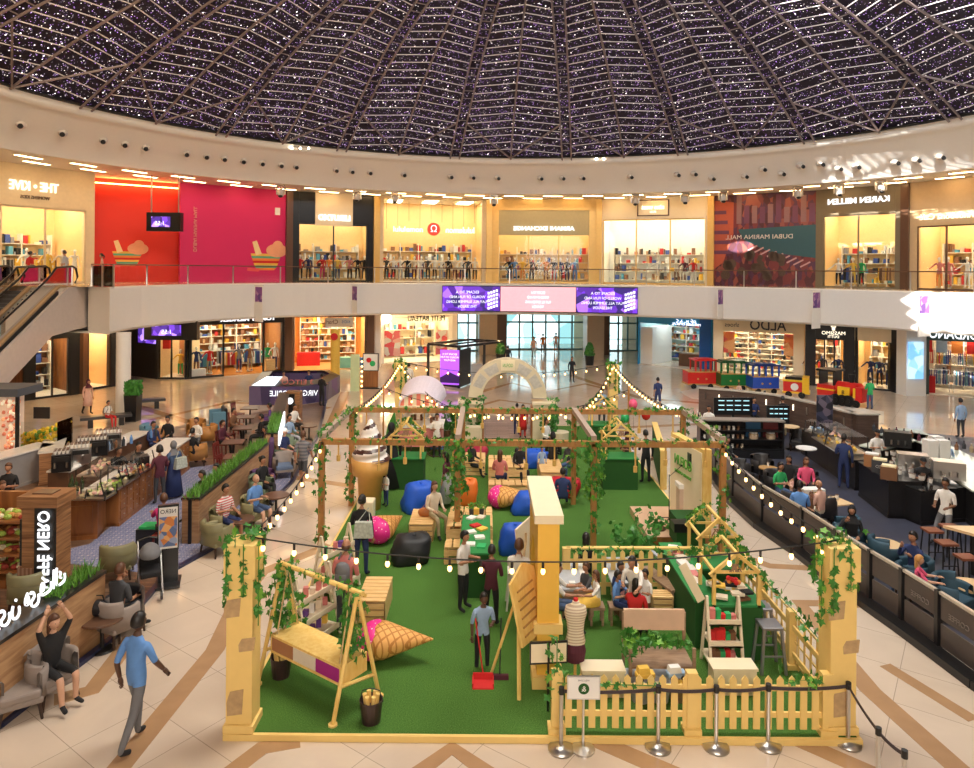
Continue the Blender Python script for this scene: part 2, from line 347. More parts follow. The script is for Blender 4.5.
def person(loc, rz, label, h=1.72, legs='stand', arms=('down', 'down'), lean=0., seat=.46, top='white', bot='dgrey', hair='short', hc='k', skin=1,
           sleeves=False, shorts=False, skirt=None, bag=None, fat=1., group=None, name='person', shoes='black', wide=0, cat='person'):
    """top-level figure: one continuous body with hair and clothes as children"""
    s = h/1.75; key = (legs, arms[0], arms[1], round(lean, 2), round(seat/s, 2), fat)
    m, J, HL = body_mesh(key)
    root = T(name, label, cat, loc, RD(rz), group); root.scale = (s, s, s)
    sk = SK[skin]
    m.build('body', [sk, cl(top), clo(bot), clo(shoes), cl(top) if sleeves else sk, sk if shorts else clo(bot), EYE, LIP], root, True)
    child = h < 1.35
    hm = HAIRC.get(hc) or clo(hc)
    hb = MB(); hb.push(HL); kx = 1.
    if hair in ('short', 'long', 'bun', 'curly', 'pony'):
        q = 1.3 if hair == 'curly' else 1.1
        vs = []
        def cap(p):
            x, y, z = p
            if y < -.1 and z < .38: y = -.1-.25*max(0, z); z = z*.9 
            if z < -.35: z = -.35
            return Vector((x, y, z))
        hb.sph((0, .006, .008), (.086*q, .108*q, .13*q), 14, 9, 0, cap)
        if hair == 'long': hb.sph((0, .07, -.1), (.085, .05, .2), 10, 7, 0)
        if hair == 'bun': hb.sph((0, .12, .06), (.045, .045, .045), 8, 6, 0)
        if hair == 'pony': hb.tube([(0, .1, .05), (0, .15, -.02), (0, .13, -.18)], [.03, .035, .012], 8, 0)
        hb.build('hair', hm, root, True)
    elif hair == 'hijab':
        def cap(p):
            x, y, z = p
            if y < -.45 and abs(x) < .62 and -.6 < z < .5: y = -.5
            return Vector((x, y, z))
        hb.sph((0, .01, .0), (.1, .115, .145), 14, 9, 0, cap)
        hb.lathe([(.07, -.1), (.13, -.2), (.2, -.3)], (0, .01, 0), 14, 0, sy=.7)
        hb.build('headscarf', hm, root, True)
    elif hair == 'cap':
        hb.sph((0, .0, .03), (.088, .11, .11), 14, 8, 0, lambda p: Vector((p[0], p[1], max(p[2], 0))))
        hb.box((0, -.13, .035), (.12, .09, .012)); hb.build('cap', hm, root, True)
        h2 = MB(); h2.push(HL); h2.sph((0, .02, -.01), (.084, .095, .09), 12, 6, 0, lambda p: Vector((p[0], max(p[1], -.1), p[2]))); h2.build('hair', HAIRC['k'], root, True)
    elif hair == 'fringe':   # bald with hair at the sides
        hb.sph((0, .02, -.015), (.086, .095, .08), 12, 6, 0, lambda p: Vector((p[0], max(p[1], -.1), min(p[2], .45)))); hb.build('hair', hm, root, True)
    if skirt:
        P = J['pel']
        sm = clo(skirt[0]); z1 = skirt[1]; r1 = skirt[2]; g = MB()
        if legs in ('stand', 'walk'):
            g.lathe([(.155, P.z+.17), (.185, P.z), (.21+.0*r1, P.z-.2), (r1, z1), (r1-.03, z1)], (0, P.y, 0), 18, 0, sy=.8)
        else:
            g.tube([P+Vector((0, .05, .06)), P+Vector((0, -.2, .02)), P+Vector((0, -.47, -.0)), P+Vector((0, -.5, z1-P.z if z1 > .08 else -.4))], [.17, .19, .17, .2], 12)
        g.build('skirt' if skirt[1] > .3 else 'robe', sm, root, True)
    if bag == 'backpack':
        g = MB(); c = J['che']; g.sph((0, c.y+.17, c.z-.1), (.16, .1, .24), 12, 8, 0, lambda p: Vector((max(-.8, min(.8, p[0])), p[1], max(-.85, min(.85, p[2])))))
        g.box((0, c.y+.26, c.z-.17), (.2, .05, .17)); g.tube([(.1, c.y+.1, c.z+.14), (.1, c.y-.02, c.z+.2), (.1, c.y-.12, c.z+.05), (.12, c.y, c.z-.22)], .02, 6)
        g.tube([(-.1, c.y+.1, c.z+.14), (-.1, c.y-.02, c.z+.2), (-.1, c.y-.12, c.z+.05), (-.12, c.y, c.z-.22)], .02, 6)
        g.build('backpack', clo('grey'), root, True)
    if bag == 'tote':
        g = MB(); c = J['che']; g.box((-.12, c.y+.2, c.z-.2), (.42, .14, .34), .2, 0, .85); g.tube([(-.26, c.y+.18, c.z-.05), (-.17, c.y+.02, c.z+.22), (.02, c.y+.18, c.z-.05)], .012, 6)
        g.build('shoulder_bag', mat('patterned_bag', (.45, .48, .42), .7, var=.5, scale=18), root)
    if child:
        for ch in root.children:
            if ch.name.startswith('hair'): pass
    return root
def PP(px, py, rz, label, head=None, **k):
    """person whose feet (or seat's floor point) are at pixel px, py"""
    p = at(px, py, k.pop('z0', 0)); 
    if head: k['h'] = max(1.0, (py-head)*p.y/F)
    return person(p, rz, label, **k)
# ================================================================ the building
def _marble(nt, N, L, b):
    tc = N.new('ShaderNodeTexCoord'); mp = N.new('ShaderNodeMapping'); mp.inputs['Rotation'].default_value = (0, 0, .62); L.new(tc.outputs['Object'], mp.inputs[0])
    br = N.new('ShaderNodeTexBrick'); br.offset = 0; br.inputs['Scale'].default_value = 1; br.inputs['Brick Width'].default_value = 1.2; br.inputs['Row Height'].default_value = 1.2
    br.inputs['Mortar Size'].default_value = .006; br.inputs['Color1'].default_value = (.66, .54, .43, 1); br.inputs['Color2'].default_value = (.62, .5, .39, 1); br.inputs['Mortar'].default_value = (.36, .29, .23, 1)
    L.new(mp.outputs[0], br.inputs[0]); nz = N.new('ShaderNodeTexNoise'); nz.inputs['Scale'].default_value = .9; nz.inputs['Detail'].default_value = 8; nz.inputs['Distortion'].default_value = 1.5
    L.new(tc.outputs['Object'], nz.inputs[0]); r = ramp(N, [(.3, (.95, .945, .94)), (.7, (1.02, 1.02, 1.01))]); L.new(nz.outputs['Fac'], r.inputs[0])
    mx = N.new('ShaderNodeMix'); mx.data_type = 'RGBA'; mx.blend_type = 'MULTIPLY'; mx.inputs[0].default_value = 1
    L.new(br.outputs[0], mx.inputs[6]); L.new(r.outputs[0], mx.inputs[7]); L.new(mx.outputs[2], b.inputs['Base Color'])
    b.inputs['Roughness'].default_value = .065; b.inputs['Specular IOR Level'].default_value = .6
MARBLE = pmat('polished_marble_tiles', _marble)
BAND = mat('tan_marble_band', (.42, .25, .13), .1, var=.15, scale=3)
def struct(mb, name, m, **k): return tag(mb.build(name, m, **k), kind='structure')
struct(MB().bx(-60, -4, -.3, 60, 90, 0), 'floor', MARBLE)
def band(pts, w, name='trim'):
    """marble inlay following ground points, w metres wide"""
    P = [at(*p) for p in pts]; g = MB(); n = len(P); off = []
    for i in range(n):
        d = ((P[min(i+1, n-1)]-P[i]).normalized()+(P[i]-P[max(i-1, 0)]).normalized()); d.z = 0; d.normalize(); off.append(Vector((-d.y, d.x, 0))*w/2)
    for i in range(n-1):
        a, b, c, d = P[i]-off[i], P[i+1]-off[i+1], P[i+1]+off[i+1], P[i]+off[i]
        vs = [a, b, c, d]+[v+Vector((0, 0, .004)) for v in (a, b, c, d)]
        g.add(vs, [(4, 5, 6, 7), (0, 1, 5, 4), (1, 2, 6, 5), (2, 3, 7, 6), (3, 0, 4, 7)])
    return struct(g, name, BAND)
_tn = [10]
for pts, w in [([(105, 785), (215, 650), (238, 600), (262, 572), (330, 545)], .34), ([(54, 700), (92, 690), (134, 636)], .35),
               ([(195, 800), (262, 748), (300, 741)], .3), ([(395, 790), (452, 748), (512, 790)], .3), ([(586, 736), (700, 785)], .32), ([(765, 726), (900, 785)], .32),
               ([(890, 605), (800, 603), (870, 690), (965, 775)], .36), ([(845, 570), (770, 566), (742, 556)], .3), ([(885, 665), (974, 720)], .25),
               ([(480, 392), (512, 383), (545, 392), (585, 384), (620, 392)], .5), ([(455, 412), (500, 400), (560, 408)], .4), ([(560, 436), (615, 428), (700, 424), (745, 420)], .4),
               ([(560, 372), (640, 398), (760, 408)], .5), ([(345, 392), (330, 428), (318, 436)], .5), ([(225, 402), (330, 408)], .5), ([(130, 404), (215, 430), (330, 425)], .5),
               ([(240, 470), (352, 486)], .35), ([(150, 420), (240, 400)], .4)]:
    _tn[0] += 1; band(pts, w, 'trim_%d' % _tn[0])
A0, A1 = RD(-88), RD(105)
def arcpts(R, a0, a1, n): return [(CX+R*sin(a0+(a1-a0)*k/n), CY+R*cos(a0+(a1-a0)*k/n)) for k in range(n+1)]
def arcwall(g, prof, a0, a1, n=72, m=0):          # prof: (R, z) swept round the atrium
    vs = [(CX+R*sin(a0+(a1-a0)*k/n), CY+R*cos(a0+(a1-a0)*k/n), z) for R, z in prof for k in range(n+1)]
    w = n+1; fs = [(i*w+k, i*w+k+1, (i+1)*w+k+1, (i+1)*w+k) for i in range(len(prof)-1) for k in range(n)]
    return g.add(vs, fs, m)
ZS0, ZS1, RS = 3.9, 6.06, 24.8
def rin(a, e): return 4.1*max(0, min(1, (e+RD(34)-a)/RD(34)))**2      # the slab edge swings inwards at its left end
lo_, hi_ = RD(-80), RD(-20)
for _ in range(40):
    mid = (lo_+hi_)/2; q = ring(mid, RS-4.1); 
    if 487+F*q.x/q.y < 110: lo_ = mid
    else: hi_ = mid
aL = mid
def edge(a, dr=0, z=0): return ring(a, RS+dr-rin(a, aL), z)
def edgewall(g, prof, a0, a1, n=90):
    vs = [edge(a0+(a1-a0)*k/n, R, z) if R < 6 else ring(a0+(a1-a0)*k/n, R, z) for R, z in prof for k in range(n+1)]
    w = n+1; return g.add(vs, [(i*w+k, i*w+k+1, (i+1)*w+k+1, (i+1)*w+k) for i in range(len(prof)-1) for k in range(n)])
g = edgewall(MB(), [(40, ZS0), (.15, ZS0), (0, ZS0+.12), (0, ZS1-.08), (.12, ZS1), (40, ZS1)], aL, A1)
p0 = edge(aL); p1 = atY(88, 300, p0.y+1.6)
g.quad((p0.x, p0.y, ZS0), (p0.x, p0.y, ZS1), (p1.x, p1.y, ZS1), (p1.x, p1.y, ZS0))
for z in (ZS0, ZS1): g.quad((p0.x, p0.y, z), (p1.x, p1.y, z), (p1.x-14, p1.y+14, z), (p0.x-12, p0.y+17, z))
g.bx(-46, p1.y+1.2, ZS0, p1.x-.0, 60, ZS1); struct(g, 'trim_1', WHITE)
g = edgewall(MB(), [(.3, ZS1+.001), (42, ZS1+.001)], aL, A1); struct(g, 'floor_upper', mat('upper_floor_marble', (.7, .55, .38), .15))
# upper ceiling, cove and dome ring
g = arcwall(MB(), [(25.5, 12.4), (46.2, 12.4)], RD(-180), RD(180), 128); struct(g, 'ceiling', SOFFIT)
g = arcwall(MB(), [(25.5, 12.4), (25.2, 12.75), (24.3, 13.35), (23.3, 13.95), (23.0, 14.1), (22.75, 14.12), (22.6, 14.3), (22.5, 14.5)], RD(-180), RD(180), 128)
struct(g, 'trim_2', WHITE, smooth=True)
g = MB()
arcwall(g, [(46, 0), (46, 12.4)], RD(-180), RD(180), 128); struct(g, 'wall_far', mat('dim_back_wall', (.5, .4, .28), .6))
# dome: net of small lights on dark panels, real ribs below it
ZR, RDm, HD = 14.5, 22.5, 6.8
def dz(r): return ZR+HD*(1-(r/RDm)**2)
def dome_pt(az, r, off=0): return Vector((CX+r*sin(az), CY+r*cos(az), dz(r)-off))
def _leds(nt, N, L, b):
    tc = N.new('ShaderNodeTexCoord'); b.inputs['Base Color'].default_value = (.012, .006, .02, 1); b.inputs['Roughness'].default_value = .7
    outs = []
    for sc, th, seed, colr in ((5.4, .125, 0, (1, .9, .85)), (7, .15, 7, (.55, .28, .9)), (2.9, .1, 3, (1.7, 1.5, 1.5)), (8, .125, 11, (.9, .7, 1))):
        mp = N.new('ShaderNodeMapping'); mp.inputs['Location'].default_value = (seed, seed*1.7, 0); L.new(tc.outputs['Object'], mp.inputs[0])
        v = N.new('ShaderNodeTexVoronoi'); v.inputs['Scale'].default_value = sc; L.new(mp.outputs[0], v.inputs['Vector'])
        lt = N.new('ShaderNodeMath'); lt.operation = 'LESS_THAN'; lt.inputs[1].default_value = th; L.new(v.outputs['Distance'], lt.inputs[0])
        sp = N.new('ShaderNodeSeparateColor'); L.new(v.outputs['Color'], sp.inputs[0]); mu = N.new('ShaderNodeMath'); mu.operation = 'MULTIPLY'; L.new(lt.outputs[0], mu.inputs[0]); L.new(sp.outputs[0], mu.inputs[1])
        sc_ = N.new('ShaderNodeVectorMath'); sc_.operation = 'SCALE'; sc_.inputs[0].default_value = colr; L.new(mu.outputs[0], sc_.inputs['Scale']); outs.append(sc_)
    a = outs[0]
    for o in outs[1:]:
        ad = N.new('ShaderNodeVectorMath'); L.new(a.outputs[0], ad.inputs[0]); L.new(o.outputs[0], ad.inputs[1]); a = ad
    L.new(a.outputs[0], b.inputs['Emission Color']); b.inputs['Emission Strength'].default_value = 2.6
LEDS = pmat('dome_light_net', _leds)
SUN = Vector((.5, .78, -.40)).normalized()
NA = 152; NR = 26
g = MB(); vs = [dome_pt(2*pi*k/NA, RDm*(NR-j)/NR) for j in range(NR) for k in range(NA)]; fs = []
def sun_hit(c):
    """does sunlight through a panel at c fall on the bright part of the cove or fascia"""
    for R, z0, z1, am in ((24.0, 12.7, 14.0, 46), (24.8, 3.9, 6.2, 57)):
        dx, dy = c.x-CX, c.y-CY; a = SUN.x**2+SUN.y**2; bb = 2*(dx*SUN.x+dy*SUN.y); cc = dx*dx+dy*dy-R*R
        D = bb*bb-4*a*cc
        if D < 0: continue
        t = (-bb+sqrt(D))/2/a; q = c+SUN*t; az = math.degrees(atan2(q.x-CX, q.y-CY))
        if z0 < q.z < z1 and (am < az < 90): return True
    return False
for j in range(NR-1):
    for k in range(NA):
        f = (j*NA+k, j*NA+(k+1) % NA, (j+1)*NA+(k+1) % NA, (j+1)*NA+k)
        c = sum((vs[i] for i in f), Vector())/4; q = c
        vis = c.y > 2 and 270-F*(c.z-H)/c.y > -25 and abs(c.x*F/c.y) < 560
        if not vis and sun_hit(c): continue       # unseen panels left out, opening shaped to throw the sun patch
        fs.append(f)
g.add(vs, fs); DOME = T('skylight_dome', 'dark ribbed dome over the atrium glittering with white and violet pin lights', 'dome', (CX, CY, 0)); DL = (-CX, -CY, 0)
g.build('light_net', LEDS, DOME, loc=DL)
RIB = mat('dome_rib_paint', (.2, .15, .14), .4); RIB2 = mat('dome_main_rib_paint', (.16, .12, .13), .5)
def dome_thing(name, label, cat, mb, m, group): return mb.build(name.replace('dome_', ''), m, DOME, loc=DL)
MA = [RD(-67+19*k+(-.5)) for k in range(-2, 10)]
for i, a in enumerate(MA):
    g = MB(); da = .3
    for sgn in (-1, 1):
        g.tube([dome_pt(a+sgn*da/max(r, 2), r, .25) for r in [22.4-1.25*q for q in range(15)]], .055, 5)
    for q in range(28):
        r = 22.2-.62*q; g.bar(dome_pt(a-da/r, r, .25), dome_pt(a+da/r, r, .25), .04)
    dome_thing('dome_rib', 'twin-tube main rib rising to the dome crown', 'dome rib', g, RIB, 'main dome ribs')
    a2 = a+RD(9.5); g = MB(); g.tube([dome_pt(a2, r, .2) for r in [22.4-1.25*q for q in range(14)]], .06, 5)
    dome_thing('dome_secondary_rib', 'thin intermediate rib between two main dome ribs', 'dome rib', g, RIB, 'intermediate dome ribs')
    for sgn in (-1, 1):
        g = MB(); am = a2+sgn*RD(9.5); g.bar(dome_pt(am-sgn*.016, 19.4, .22), dome_pt(a2, 22.3, .22), .08)
        dome_thing('dome_brace', 'diagonal brace at the foot of the dome', 'dome brace', g, RIB, 'diagonal dome braces')
    g = MB()
    for q in range(25):                     # horizontal bars, slightly kinked at the middle rib
        r = 21.9-.62*q
        for sgn in (-1, 1):
            am = a2+sgn*RD(9.5); A_ = dome_pt(am-sgn*.3/r, r, .2); B_ = dome_pt(a2, r-.42, .2); g.bar(A_, B_, .036)
    dome_thing('dome_glazing_bars', 'row of pale glazing bars between two main ribs', 'glazing bars', g, mat('glazing_bar', (.72, .66, .64), .35), 'rows of dome glazing bars')
g = MB(); g.tube([dome_pt(RD(-100+4*k), 22.35, .1) for k in range(53)], .08, 6); dome_thing('dome_ring_beam', 'dark ring beam at the foot of the dome', 'beam', g, DMETAL, None)
# strips of track lights on the cove
for px in (275, 610):
    t = T('track_light', 'row of tiny lit spotlights on a bar at the cove, %s the centre' % ('left of' if px < 400 else 'right of'), 'track light', onR(px+9, 147 if px < 400 else 158, 22.9))
    g = MB().bx(-1.6, -.04, -.04, 1.6, .04, .04).build('bar', METAL, t)
    for q in range(7): MB().sph((-1.5+q*.5, -.08, -.08), .07, 8, 6).build('spot', LAMP, t)
# small spotlights on the cove
g0 = {}
SP = mat('spot_housing', (.62, .56, .5), .4)
def mk_spot():
    t = T('cove_spotlight', 'x', 'spotlight'); MB().sph((0, 0, 0), (.2, .24, .17), 10, 7).build('housing', SP, t, True)
    MB().cyl((0, 0, 0), .12, .06, 10).push(Matrix()).build('lens', BLACK, t).matrix_local = Matrix.Translation((.1, -.19, -.1)) @ Euler((1.2, .5, 0)).to_matrix().to_4x4()
    return t
SPOTS = [(18, 128), (60, 137), (101, 143), (123, 147), (144, 151), (185, 157), (205, 158), (223, 161), (242, 163), (261, 165), (280, 166), (295, 168), (335, 172), (351, 172), (369, 174),
         (403, 176), (450, 177), (472, 177), (497, 179), (540, 179), (562, 179), (582, 179), (630, 178), (677, 176), (694, 176), (712, 176), (745, 174), (763, 172), (782, 171), (801, 169),
         (821, 167), (839, 166), (857, 164), (896, 161), (917, 158), (941, 156)]
for px, py in SPOTS:
    # walk along the cove profile until the pixel height fits
    best = min(([(25.2, 12.75), (24.75, 13.05), (24.3, 13.35), (23.8, 13.65), (23.3, 13.95)]), key=lambda q: abs(onR(px, py, q[0]).z-q[1]))
    p = onR(px, py, best[0]); p.z = best[1]; p.x -= (p.x-CX)*.008; p.y -= (p.y-CY)*.008
    inst(g0, 's', mk_spot, p, 0, 'small round spotlight mounted on the white cove', 'spotlights along the cove')
def mk_head():
    t = T('moving_head_light', 'x', 'stage light'); MB().box((0, 0, -.06), (.5, .4, .12)).build('base', METAL, t)
    [MB().box((s*.26, 0, -.36), (.06, .2, .5)).build('yoke_arm', METAL, t) for s in (1, -1)]
    g = MB(); g.sph((0, 0, -.5), (.21, .24, .3), 12, 8); g.build('head', SP, t, True); MB().sph((0, -.12, -.72), (.15, .12, .1), 10, 6).build('lens', BLACK, t)
    return t
for px, py in [(281, 187), (357, 191), (395, 192), (494, 195), (635, 196), (685, 195), (723, 193), (798, 190), (839, 187), (881, 182)]:
    p = onR(px, py, 26.4); p.z = 12.4
    inst(g0, 'h', mk_head, p, 0, 'moving stage light hanging under the upper ceiling', 'stage lights under the upper ceiling')
def mk_strip():
    t = T('ceiling_light', 'x', 'ceiling light'); MB().bx(-.75, -.14, -.03, .75, .14, 0).build('frame', SOFFIT, t); MB().bx(-.7, -.1, -.045, .7, .1, -.03).build('diffuser', mat('warm_slot_lamp', (1, .75, .4), emit=14, emcol=(1, .66, .32)), t)
    return t
for R_, da, o in ((26.6, 6.1, 0), (28.2, 6.1, 3)):
    for k in range(-13, 14):
        a = RD(k*da+o); inst(g0, 'c', mk_strip, ring(a, R_, 12.4), -a+.12, 'lit slot light in the upper ceiling', 'slot lights in the upper ceiling')
# ---------------- balustrades
HR = mat('dark_handrail', (.2, .12, .08), .35, .6)
def arc_rail(name, label, R, a0, a1, z, npost):
    t = T(name, label, 'balustrade', (0, 0, 0)); n = 60
    MB().tube([edge(a0+(a1-a0)*k/n, R, z+1.05) for k in range(n+1)], .035, 6).build('handrail', HR, t)
    g = MB(); edgewall(g, [(R, z+.08), (R, z+1.0)], a0, a1, n); g.build('glass_panel', GLASS, t)
    for k in range(npost):
        p = edge(a0+(a1-a0)*(k+.3)/npost, R, z); MB().bar(p, p+Vector((0, 0, 1.04)), .06).build('post', METAL, t)
arc_rail('glass_balustrade', 'curved glass balustrade along the edge of the upper floor', .25, aL, A1, ZS1, 24)
# ---------------- shopfronts
GOODS = [rgbmat(i) for i in range(12)]
CW = mat('shop_wall_warm', (.88, .6, .28), .6); CWH = mat('shop_wall_pale', (.85, .78, .66), .6)
def shop(label, pl, pr, z0, h, depth=3., wall=CW, front=CREAM, jamb=.35, head=.9, sign=None, sm=SIGNW, sz=.6, glass=True, lamp=LAMP, goods=2.0, gp=None, floor=None, mull=2, foot=.06, tiers=4, name='shopfront', signz=None, signx=0, mirror=True, fm=None, lp=1.):
    """one shop unit between two plan points, -y local faces the atrium"""
    pl = Vector((pl[0], pl[1], 0)); pr = Vector((pr[0], pr[1], 0)); w = (pr-pl).length; rz = atan2(pr.y-pl.y, pr.x-pl.x); c = (pl+pr)/2; c.z = z0
    t = T(name, label, 'shop', c, rz); x = w/2; fm = fm or floor or front
    MB().bx(-x, depth-.08, 0, x, depth, h).build('back_wall', wall, t)
    for s in (-1, 1): MB().bx(s*x, 0.2, 0, s*(x-.08), depth, h).build('side_wall', wall, t)
    MB().bx(-x, .1, .0, x, depth, .03).build('shop_floor', floor or CWH, t)
    MB().bx(-x, .1, h-head*.5-.06, x, depth, h-head*.5).build('shop_ceiling', CWH, t)
    g = MB(); n = max(1, int(w/2.2))
    for k in range(n): g.bx(-x+w*(k+.5)/n-.5, depth*.25, h-head*.5-.1, -x+w*(k+.5)/n+.5, depth*.75, h-head*.5-.06)
    g.build('ceiling_lamp', lamp, t)
    g = MB(); g.bx(-x, -.05, 0, -x+jamb, .35, h); g.bx(x-jamb, -.05, 0, x, .35, h); g.bx(-x+jamb, -.08, h-head, x-jamb, .35, h); g.build('surround', front, t)
    if mull:
        g = MB(); xi = x-jamb; zt = h-head
        for k in range(mull+1): xx = -xi+2*xi*k/mull; g.bx(xx-.04, .0, 0, xx+.04, .1, zt)
        g.bx(-xi, 0, 0, xi, .1, .1); g.bx(-xi, 0, zt-.08, xi, .1, zt); g.build('window_frame', fm, t)
    if glass: MB().bx(-x+jamb, .04, .05, x-jamb, .055, h-head).build('shop_window', GLASS, t)
    if sign: txt(sign, sz, sm, t, (signx, -.12, (h-head/2) if signz is None else signz), mirror=mirror, ext=.04, width=gp, bold=.01)
    if goods:
        gz = min(h-head, goods+.6); sh = MB(); k = 0
        for q in range(tiers): sh.bx(-x+.5, depth-.6, .25+gz*q/tiers, x-.5, depth-.1, .29+gz*q/tiers)
        n = max(2, int(w/1.6))
        for q in range(n+1): xx = -x+.5+(w-1)*q/n; sh.bx(xx-.03, depth-.6, 0, xx+.03, depth-.1, gz+.2)
        so = sh.build('shelving', CWH, t); gg = MB()
        for q in range(tiers):
            xx = -x+.6
            while xx < x-.7:
                ww = random.uniform(.08, .3); hh = random.uniform(.15, .85)*gz/tiers
                if random.random() < .8: gg.bx(xx, depth-.55, .3+gz*q/tiers, xx+ww, depth-.2, .3+gz*q/tiers+hh, random.choice([0, 0, 1, 2, 3, 4, 6, 7, 8, 10, 11, 11]))
                xx += ww+.05
        tag(gg.build('merchandise', GOODS, so), kind='stuff')
    return t
def rackrow(t, n, w, y, z=.03):
    """clothes hanging on rails inside a shop"""
    for k in range(n):
        xx = -w/2+w*(k+.5)/n; g = MB(); g.bar((xx-.6, y, z+1.3), (xx+.6, y, z+1.3), .03); g.bar((xx-.6, y, z), (xx-.6, y, z+1.3), .03); g.bar((xx+.6, y, z), (xx+.6, y, z+1.3), .03)
        r = g.build('clothes_rail', METAL, t); c = MB(); q = -.55; col = random.choice([[0, 7, 1], [1, 3, 7], [2, 4, 10], [11, 6, 4], [8, 3, 0]])
        while q < .55: c.box((xx+q, y, z+.85), (.05, .4, .8), 0, random.choice(col), .8); q += .085
        tag(c.build('hanging_clothes', GOODS, r), kind='stuff')
MANC = {}
def mannequin_mesh():
    m, J, L = body_mesh(('stand', 'down', 'side', 0., .46, .85)); return m
def mannequin(loc, rz, label, group, top, bot, h=1.8, skinm='white'):
    m = mannequin_mesh(); t = T('mannequin', label, 'mannequin', loc, RD(rz), group); s = h/1.75; t.scale = (s, s, s)
    key = (top, bot, skinm)
    if key not in MANC:
        b = clo(skinm); MANC[key] = m.build('body', [b, clo(top), clo(bot), b, clo(top), clo(bot), b, b], t, True)
        MB().cyl((0, 0, 0), .2, .02, 14).build('stand', METAL, t)
    else:
        o = MANC[key].copy(); COL.objects.link(o); o.parent = t; MB().cyl((0, 0, 0), .2, .02, 14).build('stand', METAL, t)
    return t
def shopfig(t, xs, y, label, group, looks):
    """mannequins standing in a shop window"""
    for i, x in enumerate(xs):
        p = t.matrix_basis @ Vector((x, y, .1)); a, b = looks[i % len(looks)]
        mannequin(p, math.degrees(t.rotation_euler.z)+random.uniform(-15, 15), label, group, a, b)
RU = 29.2
def up(px, R=RU): p = onR(px, 240, R); return (p.x, p.y)
UH = 12.39-ZS1
STONE = mat('beige_shop_stone', (.62, .45, .26), .35); CORAL = mat('coral_red_wall', (.72, .03, .012), .6, var=.12, scale=.25); PINK = mat('hot_pink_wall', (.64, .012, .13), .6, var=.1, scale=.3)
def upl(R=RU):  # left end
    return up(-60, R)
s1 = shop('beige shopfront with a lit mirrored sign at the far left of the upper floor', upl(30.), up(94, 29.6), ZS1, UH, 4, front=CREAM, jamb=.5, head=2.2, sign='THE • KIVE', sm=SIGNY, sz=.7, gp=2.5, signx=.45, signz=UH-1.15, mull=3)
txt('WOMENS KIDS', .25, BROWN, s1, (.5, -.12, UH-1.72), ext=.02, width=1.5)
rackrow(s1, 3, 7, 2.2); shopfig(s1, [.5, 1.6, 2.4, 3.1], .7, 'mannequin in the yellow-lit window of the upper left shop', 'mannequins in the upper left shop', [('white', 'white'), ('yellow', 'yellow'), ('cream', 'cream'), ('white', 'cream')])
# red and pink hoardings
def panel(name, label, pl, pr, z0, h, m, cat='wall panel'):
    pl = Vector((*pl, 0)); pr = Vector((*pr, 0)); w = (pr-pl).length; c = (pl+pr)/2; c.z = z0
    t = T(name, label, cat, c, atan2(pr.y-pl.y, pr.x-pl.x)); MB().bx(-w/2, 0, 0, w/2, .3, h).build('board', m, t); return t, w
def beach_bag(t, x, z, s=1.):
    """picture of a striped beach bag with a straw hat"""
    g = MB(); n = 7
    for k in range(n): a = .55+.5*(k/n)**.6; b = .55+.5*((k+1)/n)**.6; g.xz([(x-a*s, z+k*.16*s), (x+a*s, z+k*.16*s), (x+b*s, z+(k+1)*.16*s), (x-b*s, z+(k+1)*.16*s)], -.02, 0, k % 4)
    g.build('printed_bag', [clo('orange'), mat('print_green', (.1, .4, .25)), clo('yellow'), clo('red')], t)
    g = MB(); g.push(Matrix.Translation((x+.75*s, -.03, z+1.35*s)) @ Matrix.Rotation(pi/2, 4, 'X')); g.lathe([(0, .02), (.75*s, .0), (.75*s, -.01)], n=20, sy=.62); g.lathe([(0, .05), (.38*s, .03)], (0.05, .3*s, 0), n=16); g.build('printed_hat', mat('print_straw', (.85, .4, .22)), t)
    g = MB(); g.xz([(x-.95*s, z+1.9*s), (x-.65*s, z+2.*s), (x-.3*s, z+1.1*s), (x-.7*s, z+1.0*s)], -.03, 0); g.build('printed_book', mat('print_cream', (.9, .7, .35)), t)
    g = MB(); [g.xz([(x+dx-.4*s, z-.05), (x+dx+.4*s, z-.1*s), (x+dx+.45*s, z+.1*s), (x+dx-.35*s, z+.16*s)], -.03, 0) for dx in (-.9*s,)]; g.build('printed_sandals', mat('print_red', (.8, .1, .1)), t)
t, w = panel('red_hoarding', 'glowing red hoarding printed with a straw hat and beach bag beside the pink one', up(92, 31.5), up(181, 30.3), ZS1, UH, CORAL); beach_bag(t, -.6, 1.0, .8)
MB().bx(-w/2, -.35, UH-.35, w/2, -.15, UH-.3).build('cove_light', mat('orange_cove_light', (1, .6, .25), emit=10, emcol=(1, .5, .15)), t)
t, w = panel('pink_hoarding', 'hot pink hoarding printed with a striped beach bag and straw hat', up(180, 29.4), up(288, RU), ZS1, UH, PINK); beach_bag(t, 2.0, .8)
txt('DUBAI MARINA MALL', .3, mat('print_gold', (.8, .45, .3)), t, (-w/2+.9, -.03, 3.4), rot=(pi/2, pi/2, 0), ext=.01, mirror=True)
MB().bx(w/2-.95, -.05, 4.6, w/2-.6, 0, 5.1).build('wall_box', WHITE, t)
s2 = shop('black shopfront with a pale central panel and white mirrored sign on the upper floor', up(290), up(375), ZS1, UH, 3.2, front=BLACK, jamb=.6, head=2.2, mull=2, sign=None)
MB().bx(-1.35, -.14, 4., 1.35, 0, UH).build('header_panel', YELTOP, s2); txt('LERUTXO', .55, SIGNW, s2, (0, -.2, 4.55), ext=.04, width=2.3, bold=.02)
